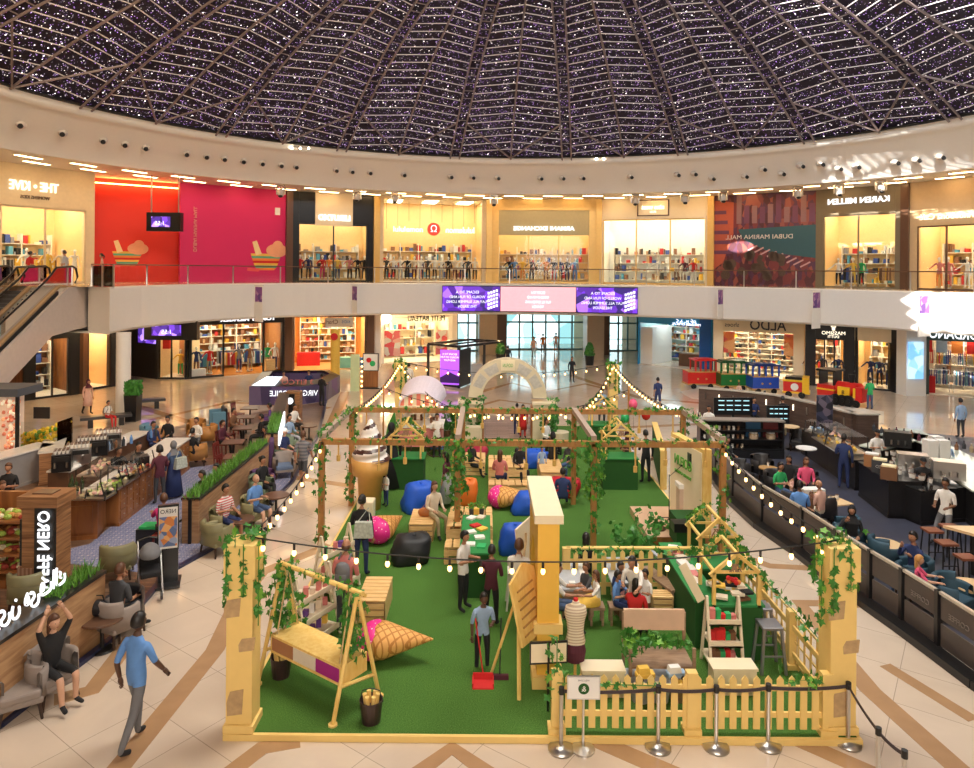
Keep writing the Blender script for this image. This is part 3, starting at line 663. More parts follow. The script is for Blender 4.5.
shopfig(s2, [-2.2, -1.6, -.6, -.1, .5, 1.4, 2., 2.5], .8, 'dressed mannequin in the window of the black upper shop', 'mannequins in the black upper shop', [('red', 'black'), ('navy', 'black'), ('red', 'magenta'), ('orange', 'khaki'), ('yellow', 'teal' if 0 else 'denim'), ('rose', 'black'), ('black', 'black'), ('black', 'dgrey')])
s3 = shop('wide glass shopfront with a round red emblem in its lit mirrored sign', up(378), up(487), ZS1, UH, 4.2, front=CREAM, jamb=.4, head=.15, mull=0, goods=2.2, wall=CW)
txt('lululemon', .62, SIGNY, s3, (2.0, -.1, 3.9), ext=.03, width=2.2, bold=.015); txt('lululemon', .55, SIGNY, s3, (-1.9, -.1, 3.9), ext=.03, width=2.2, bold=.015, mirror=False)
MB().push(Matrix.Translation((0, -.1, 3.95)) @ Matrix.Rotation(pi/2, 4, 'X')).cyl((0, 0, 0), .48, .06, 24).build('round_emblem', mat('emblem_red', (.8, .04, .02), emit=.8), s3)
txt('Ω', .7, SIGNW, s3, (0, -.2, 3.95), ext=.02)
for k in range(9): MB().bar((-3.4+k*.85, 1.5, 4.0+(k % 3)*.3), (-3.4+k*.85, 1.5, UH-.2), .02).build('hanging_rod', DMETAL, s3)
shopfig(s3, [-3.4+k*.52 for k in range(14)], .9, 'dressed mannequin behind the tall glass of the round-emblem shop', 'mannequins in the round-emblem shop', [('dgrey', 'black'), ('white', 'black'), ('white', 'lgrey'), ('black', 'black'), ('cream', 'maroon'), ('white', 'navy')])
s4 = shop('gold-framed shopfront with a beige header and white mirrored sign', up(490), up(598), ZS1, UH, 3.6, front=GOLD, jamb=.65, head=.85, mull=3, fm=GOLD)
MB().bx(-3.4, -.02, 3.6, 3.4, .08, UH-.85).build('header_panel', mat('olive_beige_header', (.5, .42, .22)), s4); txt('ARMANI EXCHANGE', .42, SIGNW, s4, (0, -.1, 4.1), ext=.04, width=4.6, bold=.015)
shopfig(s4, [-2.6, -2.2, -1.6, -.9, -.3, .2, .8, 1.3, 1.8, 2.4], .8, 'mannequin in the window of the gold-framed shop', 'mannequins in the gold-framed shop', [('black', 'navy'), ('blue', 'blue'), ('yellow', 'orange'), ('dgrey', 'black'), ('white', 'cream'), ('orange', 'brown'), ('black', 'red'), ('navy', 'black')])
s5 = shop('cream shopfront with a bright white interior and a small framed sign', up(600), up(709), ZS1, UH, 3.6, wall=mat('bright_white_wall', (.9, .86, .78)), front=YELTOP, jamb=.25, head=1.55, mull=3, fm=GOLD)
MB().bx(-1.15, -.14, UH-1.35, 1.15, -.05, UH-.15).build('sign_frame', BROWN, s5); MB().bx(-1.05, -.16, UH-1.27, 1.05, -.13, UH-.23).build('sign_board', YELTOP, s5); txt('nine west', .42, SIGNY, s5, (0, -.22, UH-.72), ext=.03, width=1.6, bold=.02); txt('shoes', .2, SIGNY, s5, (0, -.22, UH-1.05), ext=.03)
shopfig(s5, [.2, 1.6, 2.2, 2.8], .8, 'mannequin in the bright white upper shop', 'mannequins in the white upper shop', [('white', 'cream'), ('cream', 'brown'), ('maroon', 'white'), ('red', 'white')])
# Dubai Marina poster
def _poster(nt, N, L, b):
    tc = N.new('ShaderNodeTexCoord'); mp = N.new('ShaderNodeMapping'); mp.inputs['Scale'].default_value = (2.2, 1, 1.2); L.new(tc.outputs['Object'], mp.inputs[0])
    v = N.new('ShaderNodeTexVoronoi'); v.inputs['Scale'].default_value = 1.6; L.new(mp.outputs[0], v.inputs['Vector']); sp = N.new('ShaderNodeSeparateColor'); L.new(v.outputs['Color'], sp.inputs[0])
    r = ramp(N, [(0, (.09, .02, .03)), (.3, (.2, .035, .04)), (.6, (.1, .03, .07)), (.85, (.3, .08, .06))], 'CONSTANT'); L.new(sp.outputs[0], r.inputs[0]); L.new(r.outputs[0], b.inputs['Base Color']); b.inputs['Roughness'].default_value = .35
t, w = panel('city_poster', 'tall poster of a marina city at dusk with pale mirrored lettering', up(712), up(816), ZS1, UH, pmat('poster_ground', _poster), 'poster'); x = w/2
R1, R2, TEAL = mat('print_brick', (.5, .1, .05)), mat('print_plum', (.16, .05, .1)), mat('print_teal_water', (.03, .1, .12))
g = MB(); g.xz([(-1.6, 3.9), (x, 4.1), (x, 1.9), (.5, 2.3), (-1.2, 3.2)], -.02, 0); g.build('printed_water', TEAL, t)
g = MB()
for k in range(11): a = -1.7+k*.52; hh = 1+random.random()*1.1; g.bx(a, -.03, 4.3, a+.34, 0, 4.3+hh, k % 2)
g.build('printed_towers', [mat('print_dusk', (.28, .14, .14)), R2], t)
g = MB(); g.xz([(-x, 1.0), (-2.6, 1.6), (-1.9, 3.6), (-1.9, 5.8), (-x, 6.0)], -.03, 0)
for k in range(5): g.bx(-x+.1, -.05, 2.2+k*.7, -2.0-.1*k, -.03, 2.45+k*.7, 1)
g.build('printed_building', [R1, R2], t)
g = MB()
for k in range(9): g.push(Matrix.Translation((-.6+k*.42, -.04, 2.6-k*.14)) @ Euler((0, -.5, 0)).to_matrix().to_4x4()); g.bx(-.35, -.01, -.05, .35, 0, .05); g.pop()
g.build('printed_boats', mat('print_boat', (.6, .35, .35)), t)
g = MB()
for k in range(26): g.push(Matrix.Translation((random.uniform(-2.5, 1.6), -.05, random.uniform(.5, 2.2))) @ Matrix.Rotation(pi/2, 4, 'X')); g.cyl((0, 0, 0), random.uniform(.15, .35), .01, 9); g.pop()
g.build('printed_trees', mat('print_tree', (.1, .06, .04)), t)
txt('DUBAI MARINA MALL', .42, mat('print_white', (.8, .72, .66)), t, (-.2, -.08, 3.35), ext=.01, width=4.4)
s6 = shop('shopfront with a dark olive header and white mirrored sign', up(816), up(904), ZS1, UH, 3.6, front=mat('olive_stone', (.2, .16, .1), .4), wall=CW, jamb=.45, head=1.7, mull=2, fm=mat('olive_stone', (0, 0, 0)), sign='KAREN MILLEN', sz=.5, gp=3.6)
rackrow(s6, 2, 4.5, 2.0); shopfig(s6, [-1.5, -.6, -.1], .9, 'mannequin in the window under the olive header', 'mannequins in the olive-header shop', [('white', 'black'), ('yellow', 'yellow'), ('green', 'black')])
s7 = shop('stone shopfront with a lit sign strip at the far right of the upper floor', up(907), up(1060), ZS1, UH, 3.6, front=STONE, jamb=.6, head=2.6, mull=4, sign=None, fm=BROWN)
txt('Vindobona Café', .5, SIGNY, s7, (-1.5, -.14, UH-2.1), ext=.03, width=3.); rackrow(s7, 1, 3, 2.3)
shopfig(s7, [-2.4, -1.9, -.9], .9, 'mannequin in a patterned dress in the far right upper shop', 'mannequins in the far right upper shop', [('rose', 'orange'), ('rose', 'rose'), ('white', 'white')])
# pilasters between the upper shops
for i, px in enumerate((289, 376.5, 489, 599, 711, 905.5)):
    p = onR(px, 240, RU-.1); a = atan2(p.x-CX, p.y-CY); g = MB().bx(-.22, -.2, 0, .22, .3, UH); struct(g, 'trim_%d' % (40+i), BROWN if i in (0, 5) else GOLD, loc=(p.x, p.y, ZS1), rz=-a)
# ================================================================ lower level shops
LH = ZS0
def gp(px, py): p = at(px, py); return (p.x, p.y)
def pier(name, pxa, pxb, py, m, d=.5, z1=LH):
    a, b = at(pxa, py), at(pxb, py); w = (b-a).length; c = (a+b)/2
    return struct(MB().bx(-w/2, 0, 0, w/2, d, z1), name, m, loc=c, rz=atan2(b.y-a.y, b.x-a.x))
WARMW = mat('glowing_cream_wall', (.9, .72, .42), .6)  # plain warm cream colour
l0 = shop('dark food kiosk front with a lit display at the far left of the ground floor', gp(24, 401), gp(79, 394), 0, LH, 3, front=BLACK, jamb=.5, head=.7, mull=2, fm=DMETAL, wall=WALNUT)
pier('trim_60', 79, 83, 394, BROWN)
l1 = shop('dark shopfront with an orange pillar light behind the white column', gp(83, 391), gp(115, 386), 0, LH, 3, front=BLACK, jamb=.3, head=.5, mull=1, fm=DMETAL, wall=CW)
MB().bx(-.9, .6, .9, -.3, 1.1, 3.3).build('orange_pillar', mat('orange_panel', (.8, .25, .08), emit=.5), l1)
ft, w = panel('black_hoarding', 'black hoarding with a purple lit screen beside the white column', gp(118, 374), gp(156, 379), 0, LH, BLACK)
SCRN = vor_cells('purple_screen_picture', 3., [(.05, .02, .2), (.12, .04, .45), (.03, .01, .12), (.35, .2, .7), (.06, .02, .25)], .3, 1.6)
MB().bx(.2, -.06, 2.2, 1.9, .01, 3.3).build('screen', SCRN, ft)
l2 = shop('glass corner display box with cream interior beside the clothing shop', gp(156, 379), gp(186, 379), 0, LH, 2.4, wall=WARMW, front=BLACK, jamb=.08, head=.25, mull=2, fm=DMETAL, goods=0)
mannequin(l2.matrix_basis @ Vector((.2, 1, .05)), 10, 'mannequin in yellow in the glass corner display box', None, 'yellow', 'green', 1.7)
MB().bx(-1.1, .8, 1.8, -.4, 1.0, 2.9).build('hanging_poster', clo('red'), l2)
l3 = shop('black framed clothing shop with a long mirrored sign over an open doorway', gp(189, 379), gp(284, 371.5), 0, LH, 4, wall=mat('cherry_wood_wall', (.4, .16, .05)), front=BLACK, jamb=.15, head=.55, mull=0, floor=mat('orange_wood_floor', (.6, .24, .05), .25), sign='TOMMY HILFIGER', sz=.28, gp=3.6, signx=.6, tiers=6, goods=2.4, glass=False)
for a, b in ((-3.2, -1.), (1.7, 3.2)):
    x0, x1 = a, b; MB().bx(x0, .04, .05, x1, .055, LH-.55).build('shop_window', GLASS, l3)
    g = MB(); g.bx(x0-.1, 0, 0, x0, .12, LH-.5); g.bx(x1, 0, 0, x1+.1, .12, LH-.5); g.bx(x0, 0, 0, x1, .12, .12); g.build('window_frame', BLACK, l3)
rackrow(l3, 3, 5.5, 1.8); rackrow(l3, 3, 5., 2.9); shopfig(l3, [-2.4, -1.6, .3, 1.0, 2.2, 2.7], .9, 'dressed mannequin in the black framed clothing shop', 'mannequins in the black framed clothing shop', [('navy', 'brown'), ('red', 'khaki'), ('grey', 'navy'), ('brown', 'khaki'), ('green', 'khaki'), ('white', 'navy')])
g = MB(); g.bx(-2.9, .5, .03, -1.9, .9, .5, 0); g.bx(2.0, .5, .03, 2.6, 1., .8, 1); g.build('display_stand', [WHITE, PINE], l3)
pier('trim_61', 284.5, 292, 371.5, BROWN, .8)
l4 = shop('brown framed children’s shoe shop glowing orange inside', gp(292, 371), gp(366, 369), 0, LH, 4.4, wall=mat('orange_shop_wall', (.8, .42, .12)), front=BROWN, jamb=.1, head=.25, mull=0, floor=mat('amber_floor', (.75, .42, .14), .3), glass=False, tiers=7, goods=2.6)
MB().bx(-.3, .1, 2.95, 1.6, .2, 3.6).build('sign_board', WHITE, l4); txt('Charlie', .42, BROWN, l4, (.0, .08, 3.3), ext=.02, width=1.1); txt('KIDS', .28, clo('blue'), l4, (1.1, .08, 3.3), ext=.02)
g = MB(); g.bx(-2.2, 2.2, .03, -.6, 2.8, .95, 0); g.build('red_counter', clo('red'), l4); MB().bx(.2, .6, .03, 2.0, 1.3, .75).build('mint_sofa', mat('mint_fabric', (.25, .6, .45)), l4); MB().bx(2.1, .6, .03, 2.5, 1.1, .7).build('blue_box', clo('blue'), l4)
pier('trim_62', 366.5, 374, 369, BROWN, .8); pier('trim_63', 374.5, 380.5, 367, WHITE, .6)
l5 = shop('white children’s clothes shop with a mirrored dark sign, left of the entrance doors', gp(380, 364), gp(452, 361), 0, LH+.2, 3.6, wall=mat('pale_yellow_wall', (.92, .82, .55)), front=WHITE, jamb=.3, head=.75, mull=0, sign='PETIT BATEAU', sz=.55, sm=BLACK, gp=2.9, signx=.7, signz=3.3)
for x0, sgn in ((-2.4, 0), (1.6, 1)):
    MB().bx(x0, .3, .5, x0+1.2, .36, 2.4).build('window_poster', vor_cells('pink_poster', 2.5, [(.7, .15, .18), (.85, .45, .4), (.8, .75, .7), (.75, .1, .12)], .5), l5)
MB().push(Matrix.Translation((-2.4, -.1, 3.35)) @ Matrix.Rotation(pi/2, 4, 'X')).cyl((0, 0, 0), .35, .05, 18).build('round_lamp', LAMP, l5)
pier('trim_64', 452, 457, 360, WHITE, .6)
def doors(n, pa, pb, h, label, leaves):
    a, b = Vector((*pa, 0)), Vector((*pb, 0)); w = (b-a).length; c = (a+b)/2; o = bpy.data.objects.new('door_%d' % n, None); COL.objects.link(o); o['kind'] = 'structure'
    o.location = c; o.rotation_euler.z = atan2(b.y-a.y, b.x-a.x); x = w/2
    g = MB()
    for k in range(leaves+1): xx = -x+w*k/leaves; g.bx(xx-.07, 0, 0, xx+.07, .12, h)
    g.bx(-x, 0, h-.2, x, .12, h); g.bx(-x, 0, 2.35, x, .12, 2.5); g.bx(-x, 0, 0, x, .1, .1); g.bx(-x, 0, 1.0, x, .08, 1.06); g.build('door_frame', mat('teal_grey_frame', (.12, .2, .2), .35, .5), o)
    MB().bx(-x, .03, 0, x, .045, h).build('door_glass', GLASS, o)
    MB().bx(-x, 5, 0, x, 5.1, h).build('daylight_backdrop', vor_cells('painted_daylight', .9, [(.55, .8, .85), (.35, .6, .62), (.8, .95, 1), (.2, .4, .42), (.7, .9, .95)], .5, 1.8, (1, 1, .6)), o)  # glowing backdrop, daylight outside put into its cell colours
    return o
doors(1, gp(457, 351), gp(479, 351), LH+.8, '', 2); doors(2, gp(506, 349.5), gp(585, 349.5), LH+.8, '', 6); doors(3, gp(609, 351), gp(637, 351), LH+.8, '', 3)
STP = mat('taupe_stone_pier', (.42, .33, .24), .3)
pier('trim_65', 479, 497, 355, STP, 1.6, LH+.6); pier('trim_66', 497, 506, 352, BROWN, 1, LH+.6); pier('trim_67', 587, 604, 360, STP, 1.6, LH+.6); pier('trim_68', 604, 609, 355, BROWN, 1., LH+.6)
BLUEP = mat('bright_blue_panel', (.01, .3, .65), .35); BLUED = mat('deep_blue_panel', (.005, .09, .35), .35)
l6 = shop('bright blue and white optician shop right of the entrance doors', gp(638, 364), gp(712, 372), 0, LH, 4.2, wall=mat('white_teal_wall', (.6, .85, .85)), front=BLUEP, jamb=.05, head=.75, mull=0, glass=False, sign=None, lamp=mat('cool_lamp', (.8, .95, 1), emit=6), tiers=6, goods=2.3, floor=MARBLE)
txt('مغربي', .5, SIGNW, l6, (1.0, -.12, 3.5), ext=.03); txt('MAGRABI OPTICAL', .24, SIGNW, l6, (1.0, -.12, 3.22), ext=.03, width=2.2)
MB().bx(2.0, -.1, 0, 2.85, .3, LH).build('blue_pillar', BLUED, l6); MB().bx(-.2, 1.2, .03, 1.8, 2., .95).build('display_counter', BROWN, l6); MB().bx(-2.9, .3, .03, -1.9, 3.4, 2.8).build('white_shelf', WHITE, l6)
l7 = shop('pale shoe shop with a large dark mirrored sign, behind the toy train', gp(713, 376), gp(804, 382), 0, LH, 3.6, wall=CWH, front=YELTOP, jamb=.6, head=.75, mull=2, fm=YELTOP, sign='ALDO', sz=.95, sm=BLACK, gp=2.2, signx=.6, tiers=9, goods=2.6)
txt('shoes', .4, BLACK, l7, (-1.6, -.12, 3.5), ext=.02)
for x0 in (-1.9, 2.0): MB().bx(x0-.4, .25, 1.6, x0+.45, .3, 3.0).build('window_poster', vor_cells('orange_poster', 2., [(.85, .2, .05), (.9, .4, .15), (.8, .1, .08)], .5), l7)
l8 = shop('black shop with a lit crest sign and hanging clothes behind the toy locomotive', gp(805, 385), gp(854, 388), 0, LH, 3.2, wall=CW, front=BLACK, jamb=.55, head=.95, mull=3, fm=BLACK, tiers=6, goods=2.4)
txt('♛', .4, SIGNY, l8, (.2, -.12, 3.6), ext=.03); txt('MASSIMO', .3, SIGNY, l8, (.2, -.12, 3.3), ext=.03, width=1.3); txt('DUTTI', .22, SIGNY, l8, (.2, -.12, 3.08), ext=.03)
l9 = shop('black framed shop window with dark jackets and a green plant', gp(855, 388), gp(896, 392), 0, LH, 3., wall=CW, front=BLACK, jamb=.12, head=.2, mull=1, fm=BLACK, goods=2.3)
MB().bx(-1.9, -.03, 2.9, 1.9, .3, 3.75).build('cream_header', YELTOP, l9)
shopfig(l9, [-.4, .1, .6, 1.0], .9, 'mannequin in a dark jacket in the black framed window', 'mannequins in the black framed window', [('navy', 'dgrey'), ('navy', 'black'), ('dgrey', 'navy')]); shopfig(l8, [-1.0, -.3, .6, 1.2], .9, 'mannequin in the black shop with the crest sign', 'mannequins in the black crest shop', [('brown', 'orange'), ('dgrey', 'black'), ('navy', 'dgrey')])
pier('trim_69', 896, 905, 393, BLACK, .8); pier('trim_70', 906, 926, 396, WHITE, .9)
pt = T('wall_poster', 'tall lit blue poster on the white pier beside the red clothing shop', 'poster', at(915, 396.2)+Vector((0, -.03, 0))); MB().bx(-.42, -.06, 1., .42, 0, 3.1).build('poster_face', vor_cells('blue_poster', 2, [(.2, .5, .9), (.5, .75, .95), (.3, .6, .9)], .4, .9), pt)
la = shop('clothing shop crowded with red and bright garments at the right edge', gp(926, 394), gp(1010, 401), 0, LH, 3.4, wall=CWH, front=mat('dark_green_fascia', (.03, .06, .05), .4), jamb=.15, head=.75, mull=0, glass=False, sign='GIORDANO', sz=.75, gp=2.9, signx=-.4, tiers=5, goods=2.4)
rackrow(la, 3, 4.2, .8, .1); rackrow(la, 4, 4.2, 1.7, 1.2); MB().bx(-2.4, .5, .03, -1.5, 1.2, 1.0).build('red_bin', clo('red'), la)
for k, a in enumerate(['red', 'teal' if 0 else 'sky', 'orange', 'red']): MB().bx(-2.2+k*.75, 1.2, 2.35, -1.65+k*.75, 1.3, 3.1).build('hanging_shirt', clo(a), la)
# ---------------- fascia things
st = T('led_ticker_screen', 'long lit purple and pink advertising screen on the white fascia', 'screen', (0, 0, 0))
a0, a1 = azof(442, RS-.1, 300), azof(638, RS-.1, 300)
PUR = vor_cells('screen_purple', 1.6, [(.05, .01, .2), (.1, .02, .4), (.02, .01, .1), (.25, .1, .6), (.08, .02, .3)], .3, 1.5); PNK = mat('screen_pink', (.9, .4, .45), .3, emit=.75, emcol=(.95, .42, .48))
g = MB(); z0, z1 = 4.15, 5.85; arcwall(g, [(RS, z0-.06), (RS-.15, z0-.06), (RS-.15, z1+.06), (RS, z1+.06)], a0, a1, 16); g.build('screen_case', BLACK, st)
for q, (u, v, mm) in enumerate(((0, .3, PUR), (.3, .69, PNK), (.69, 1, PUR))):
    g = MB(); arcwall(g, [(RS-.17, z0), (RS-.17, z1)], a0+(a1-a0)*u+.001, a0+(a1-a0)*v-.001, 8); f = g.build('screen_face', mm, st)
    for r_, (s_, wd) in enumerate((('ESCAPE TO A', 1.6), ('WORLD OF FUN AND', 2.5), ('PLAY ALL SUMMER LONG', 2.9), ('THIS SEASON', 1.3))):
        am = a0+(a1-a0)*((u+v)/2-(.02 if q != 1 else 0)); p = ring(am, RS-.22, 5.45-r_*.33); txt(s_, .26, SIGNW if q != 1 else mat('screen_pale', (1, .85, .85), emit=1.1), f, p, (pi/2, 0, -am), ext=.005, width=wd*(.6 if q == 1 else 1.))
    if q != 1:
        g = MB()
        for c in range(4):
            for r_ in range(5): am = a0+(a1-a0)*(v-.06+c*.014); g.push(Matrix.Translation(ring(am, RS-.2, 4.35+r_*.26+c*.06)) @ Matrix.Rotation(-am, 4, 'Z')); g.box((0, 0, 0), (.14, .02, .17)); g.pop()
        g.build('printed_blocks', SIGNW, f)
for px, y0, y1 in ((259, 286, 322), (355, 286, 313), (720, 289, 312), (816, 293, 333), (924, 299, 348)):
    p = onR(px, (y0+y1)/2, RS-.7); t = T('hanging_banner', 'narrow white and purple banner on a bracket, %s' % {259: 'leftmost on the fascia', 355: 'second from the left on the fascia', 720: 'just right of the ticker screen', 816: 'in front of the black crest shop', 924: 'in bright sunlight on the fascia'}[px], 'banner', (p.x, p.y, 0)); a = atan2(p.x-CX, p.y-CY); t.rotation_euler.z = -a+.12*(1 if px < 490 else -1)
    za, zb = 3.75+(.3 if px in (355, 720) else 0), 5.95; MB().bx(-.03, -.45, za, .03, .45, zb).build('cloth', WHITE, t); MB().bx(-.035, -.4, zb-1.0, .035, .4, zb-.1).build('print', vor_cells('banner_print', 3, [(.1, .02, .2), (.4, .2, .35), (.2, .05, .25)], .5), t)
    MB().bar((0, .7, zb), (0, -.5, zb), .04).build('bracket', METAL, t)
# ---------------- hanging screens
for px, py, w_, zt, lab in ((165, 222, 1.0, 12.39, 'small black screen hanging on two rods in front of the red hoarding'), (172, 330, 1.5, LH, 'black hanging screen under the ground floor soffit by the corner display')):
    p = onR(px, py, 27.0 if zt > 5 else 25.2); t = T('hanging_screen', lab, 'screen', (p.x, p.y, p.z)); hh = 1.0
    MB().bx(-w_, -.2, -.55, w_, .2, .55).build('casing', BLACK, t); f = MB().bx(-w_*.7, -.23, -.3, w_*.4, -.2, .3).build('screen_face', SCRN, t); txt('1:55', .35, SIGNW, f, (-.2, -.25, -.1), ext=.01)
    for s in (-1, 1): MB().bar((s*w_*.8, 0, .5), (s*w_*.8, 0, zt-p.z), .06).build('rod', METAL, t)
# ---------------- escalator
et = T('escalator', 'two-lane escalator rising to the upper floor at the left edge', 'escalator', (-19.35, 32.2, ZS1)); k_ = math.tan(RD(30)); LN = 12.5
TR = mat('brushed_panel', (.6, .53, .5), .3, .3); DK = mat('escalator_step', (.09, .085, .09), .4, .4)
def sl_(y): return y*k_
MB().yz([(2.2, -.02), (0, -.02), (-LN, -LN*k_), (-LN, -LN*k_-1.5), (-1.2, -2.15), (2.2, -1.9)], 0, .12).build('side_panel', TR, et)
MB().yz([(2.2, -.02), (0, -.02), (-LN, -LN*k_), (-LN, -LN*k_-1.5), (-1.2, -2.15), (2.2, -1.9)], -3.7, -3.6).build('side_panel', TR, et)
MB().add([(0, -1.2, -2.15), (0, -LN, -LN*k_-1.5), (-3.6, -LN, -LN*k_-1.5), (-3.6, -1.2, -2.15), (0, 2.2, -1.9), (-3.6, 2.2, -1.9)], [(0, 1, 2, 3), (4, 0, 3, 5)]).build('underside', SOFFIT, et)
MB().bx(-3.7, 1.2, -1.5, .1, 9, 0).build('landing', WHITE, et)
for ln in range(2):
    xo = -.35-ln*1.8; g = MB(); n = 42
    for q in range(n): y = -q*.3; g.bx(xo-1.1, y-.3, sl_(y)-.55, xo, y, sl_(y)-.22+.02)
    tag(g.build('steps', DK, et), kind='part' if 0 else None)
    for xx in (xo+.08, xo-1.2):
        MB().yz([(1.0, .06), (-.3, .02), (-LN, sl_(-LN)+.02), (-LN, sl_(-LN)+.85), (-.3, .85), (1.0, .9)], xx-.01, xx+.01).build('glass_side', GLASS, et)
        pts = [(xx, 1.15, .15), (xx, 1.35, .45), (xx, 1.2, .85), (xx, .9, .95), (xx, -.3, .88)]+[(xx, -q, sl_(-q)+.9) for q in range(1, 13)]
        MB().tube(pts, .05, 8).build('handrail', BLACK, et); MB().bar((xx, 1, .0), (xx, -.2, 0), .22, .08).bar((xx, -.2, 0), (xx, -LN, sl_(-LN)), .22, .08).build('skirt_rail', mat('golden_skirt', (.65, .45, .25), .3, .6), et)
# flat part of the upper edge at the left with a straight balustrade
q0 = edge(aL, 0, ZS1); p1v = atY(88, 300, q0.y+1.6)
bt = T('glass_balustrade', 'short straight glass balustrade beside the escalator head', 'balustrade', (p1v.x, p1v.y+.3, ZS1)); Lb = q0-Vector((p1v.x, p1v.y, ZS1))
MB().bar((0, 0, 1.05), (Lb.x, Lb.y, 1.05), .06).build('handrail', HR, bt); MB().bar((0, 0, .5), (Lb.x, Lb.y, .5), .015, .95).build('glass_panel', GLASS, bt)
for s in (0, .5, 1): MB().bar((Lb.x*s, Lb.y*s, 0), (Lb.x*s, Lb.y*s, 1.05), .06).build('post', METAL, bt)
# ---------------- white column, bench, planter
p = at(123, 416); struct(MB().cyl((0, 0, 0), .32, LH+.02, 28), 'trim_71', WHITE, loc=p, smooth=False)
def mk_bench():
    t = T('bench', 'x', 'bench'); MB().box((0, 0, .42), (2.0, .55, .12)).build('seat', mat('dark_slate', (.05, .048, .05), .35), t); MB().bx(-.7, -.2, 0, -.5, .2, .37).build('leg', DMETAL, t); MB().bx(.5, -.2, 0, .7, .2, .37).build('leg', DMETAL, t); return t
b1 = mk_bench(); b1.location = at(106, 426); b1.rotation_euler.z = .55; b1.name = 'bench'; b1['label'] = 'dark slab bench with a child sitting on it, left of the white column'
b2 = mk_bench(); b2.location = at(143, 409); b2.rotation_euler.z = .5; b2['label'] = 'dark slab bench behind the tall planter, right of the white column'
def topiary(loc, label, w_, h_, bh, m2=LEAF):
    t = T('planter', label, 'planter', loc); MB().box((0, 0, h_/2), (w_*.8, w_*.8, h_), 0, 0, 1.2).build('pot', BLACK, t); g = MB(); n = 260
    for _ in range(n):
        q = Vector((random.uniform(-1, 1), random.uniform(-1, 1), random.uniform(-1, 1))); q /= max(abs(q.x), abs(q.y), abs(q.z)); c = Vector((q.x*w_*.45, q.y*w_*.45, h_+bh/2+q.z*bh/2)); leafq(g, c, .09)
    g.box((0, 0, h_+bh/2), (w_*.85, w_*.85, bh*.95)); g.build('hedge', m2, t); return t
def leafq(g, c, s, m=0):
    a = Vector((random.uniform(-1, 1), random.uniform(-1, 1), random.uniform(-1, 1))).normalized(); b = a.orthogonal().normalized(); c = Vector(c); d = a.cross(b)*.35
    g.add([c-a*s, c-b*s*.6+d*s, c+a*s, c+b*s*.6-d*s], [(0, 1, 2, 3)], m)
topiary(at(133, 421), 'tall black planter with a clipped green box hedge beside the white column', .6, 1.2, .6)
def ctop(loc, label): 
    t = T('topiary', label, 'plant', loc); MB().cyl((0, 0, 0), .28, .7, 12, 0, .36).build('pot', BLACK, t); g = MB()
    for _ in range(220): z = random.random(); a = random.uniform(0, 6.28); r = .33*(1-z)**.5+.04; leafq(g, (r*cos(a), r*sin(a), .75+z*.9), .1)
    g.lathe([(.3, .7), (.26, 1.1), (.12, 1.5), (0, 1.65)]); g.build('foliage', LEAF, t)
ctop(at(500.5, 363), 'slim clipped conifer in a black pot left of the entrance doors'); ctop(at(589.5, 365), 'slim clipped conifer in a black pot right of the entrance doors')
# ---------------- purple kiosk
pk = T('phone_kiosk', 'low purple and grey island counter with lit white top panel', 'kiosk', at(290, 402)); o_ = at(290, 402)
def rel(px, py, o): p = at(px, py)-o; return (p.x, p.y)
poly = [rel(249, 405, o_), rel(300, 405, o_), rel(326, 401, o_), rel(340, 392, o_), rel(330, 387, o_), rel(262, 388, o_)]
PKM = vor_cells('kiosk_purple_print', 1.2, [(.05, .035, .1), (.09, .06, .15), (.1, .02, .22), (.12, .09, .18)], .35, 0, (1, 1, .4))
def inset(P_, k):
    cx = sum(p[0] for p in P_)/len(P_); cy = sum(p[1] for p in P_)/len(P_); return [(cx+(x-cx)*k, cy+(y-cy)*k) for x, y in P_]
g = MB(); n = len(poly); inn = inset(poly, .72)
for i in range(n):
    j = (i+1) % n; g.quad((*poly[i], 0), (*poly[j], 0), (*poly[j], .95), (*poly[i], .95)); g.quad((*inn[i], .1), (*inn[j], .1), (*inn[j], .95), (*inn[i], .95))
g.build('counter_wall', PKM, pk); g = MB()
for i in range(n):
    j = (i+1) % n; P0, P1, P2, P3 = poly[i], poly[j], inn[j], inn[i]; g.add([(*P0, .95), (*P1, .95), (*P2, 1.1), (*P3, 1.1)], [(0, 1, 2, 3)])
g.build('worktop', BLACK, pk)
a_, b_ = Vector(poly[0]), Vector(poly[1]); g = MB(); c_, d_ = a_.lerp(b_, .04), a_.lerp(b_, .5); e_, f_ = Vector(inn[1]).lerp(Vector(inn[0]), .55), Vector(inn[0]); g.quad((c_.x, c_.y, .99), (d_.x, d_.y, .99), (e_.x, e_.y+.3, 1.3), (f_.x, f_.y+.3, 1.3)); g.build('lit_panel', mat('lit_screen_white', (.75, .85, .9), emit=1.2), pk)
a3, b3 = Vector((*poly[1], .7)), Vector((*poly[2], .7)); txt('VIRGIN MOBILE', .4, SIGNW, pk, (a3.x-.3, a3.y-.08, .6), (pi/2, 0, .12), ext=.02, width=2.4); txt('3 EITCO', .35, clo('rose'), pk, (a3.x-.2, a3.y+.25, 1.12), (pi/2.6, 0, .1), ext=.02, width=1.6)
yp = at(335, 384); t = T('yellow_totem_pole', 'tall yellow pole standing at the right end of the purple kiosk', 'pole', yp); MB().cyl((0, 0, 0), .28, 3.3, 16).build('pole', clo('yellow'), t); MB().push(Matrix.Translation((0, -.3, 2.9)) @ Matrix.Rotation(pi/2, 4, 'X')).cyl((0, 0, 0), .22, .04, 14).build('round_badge', clo('red'), t)
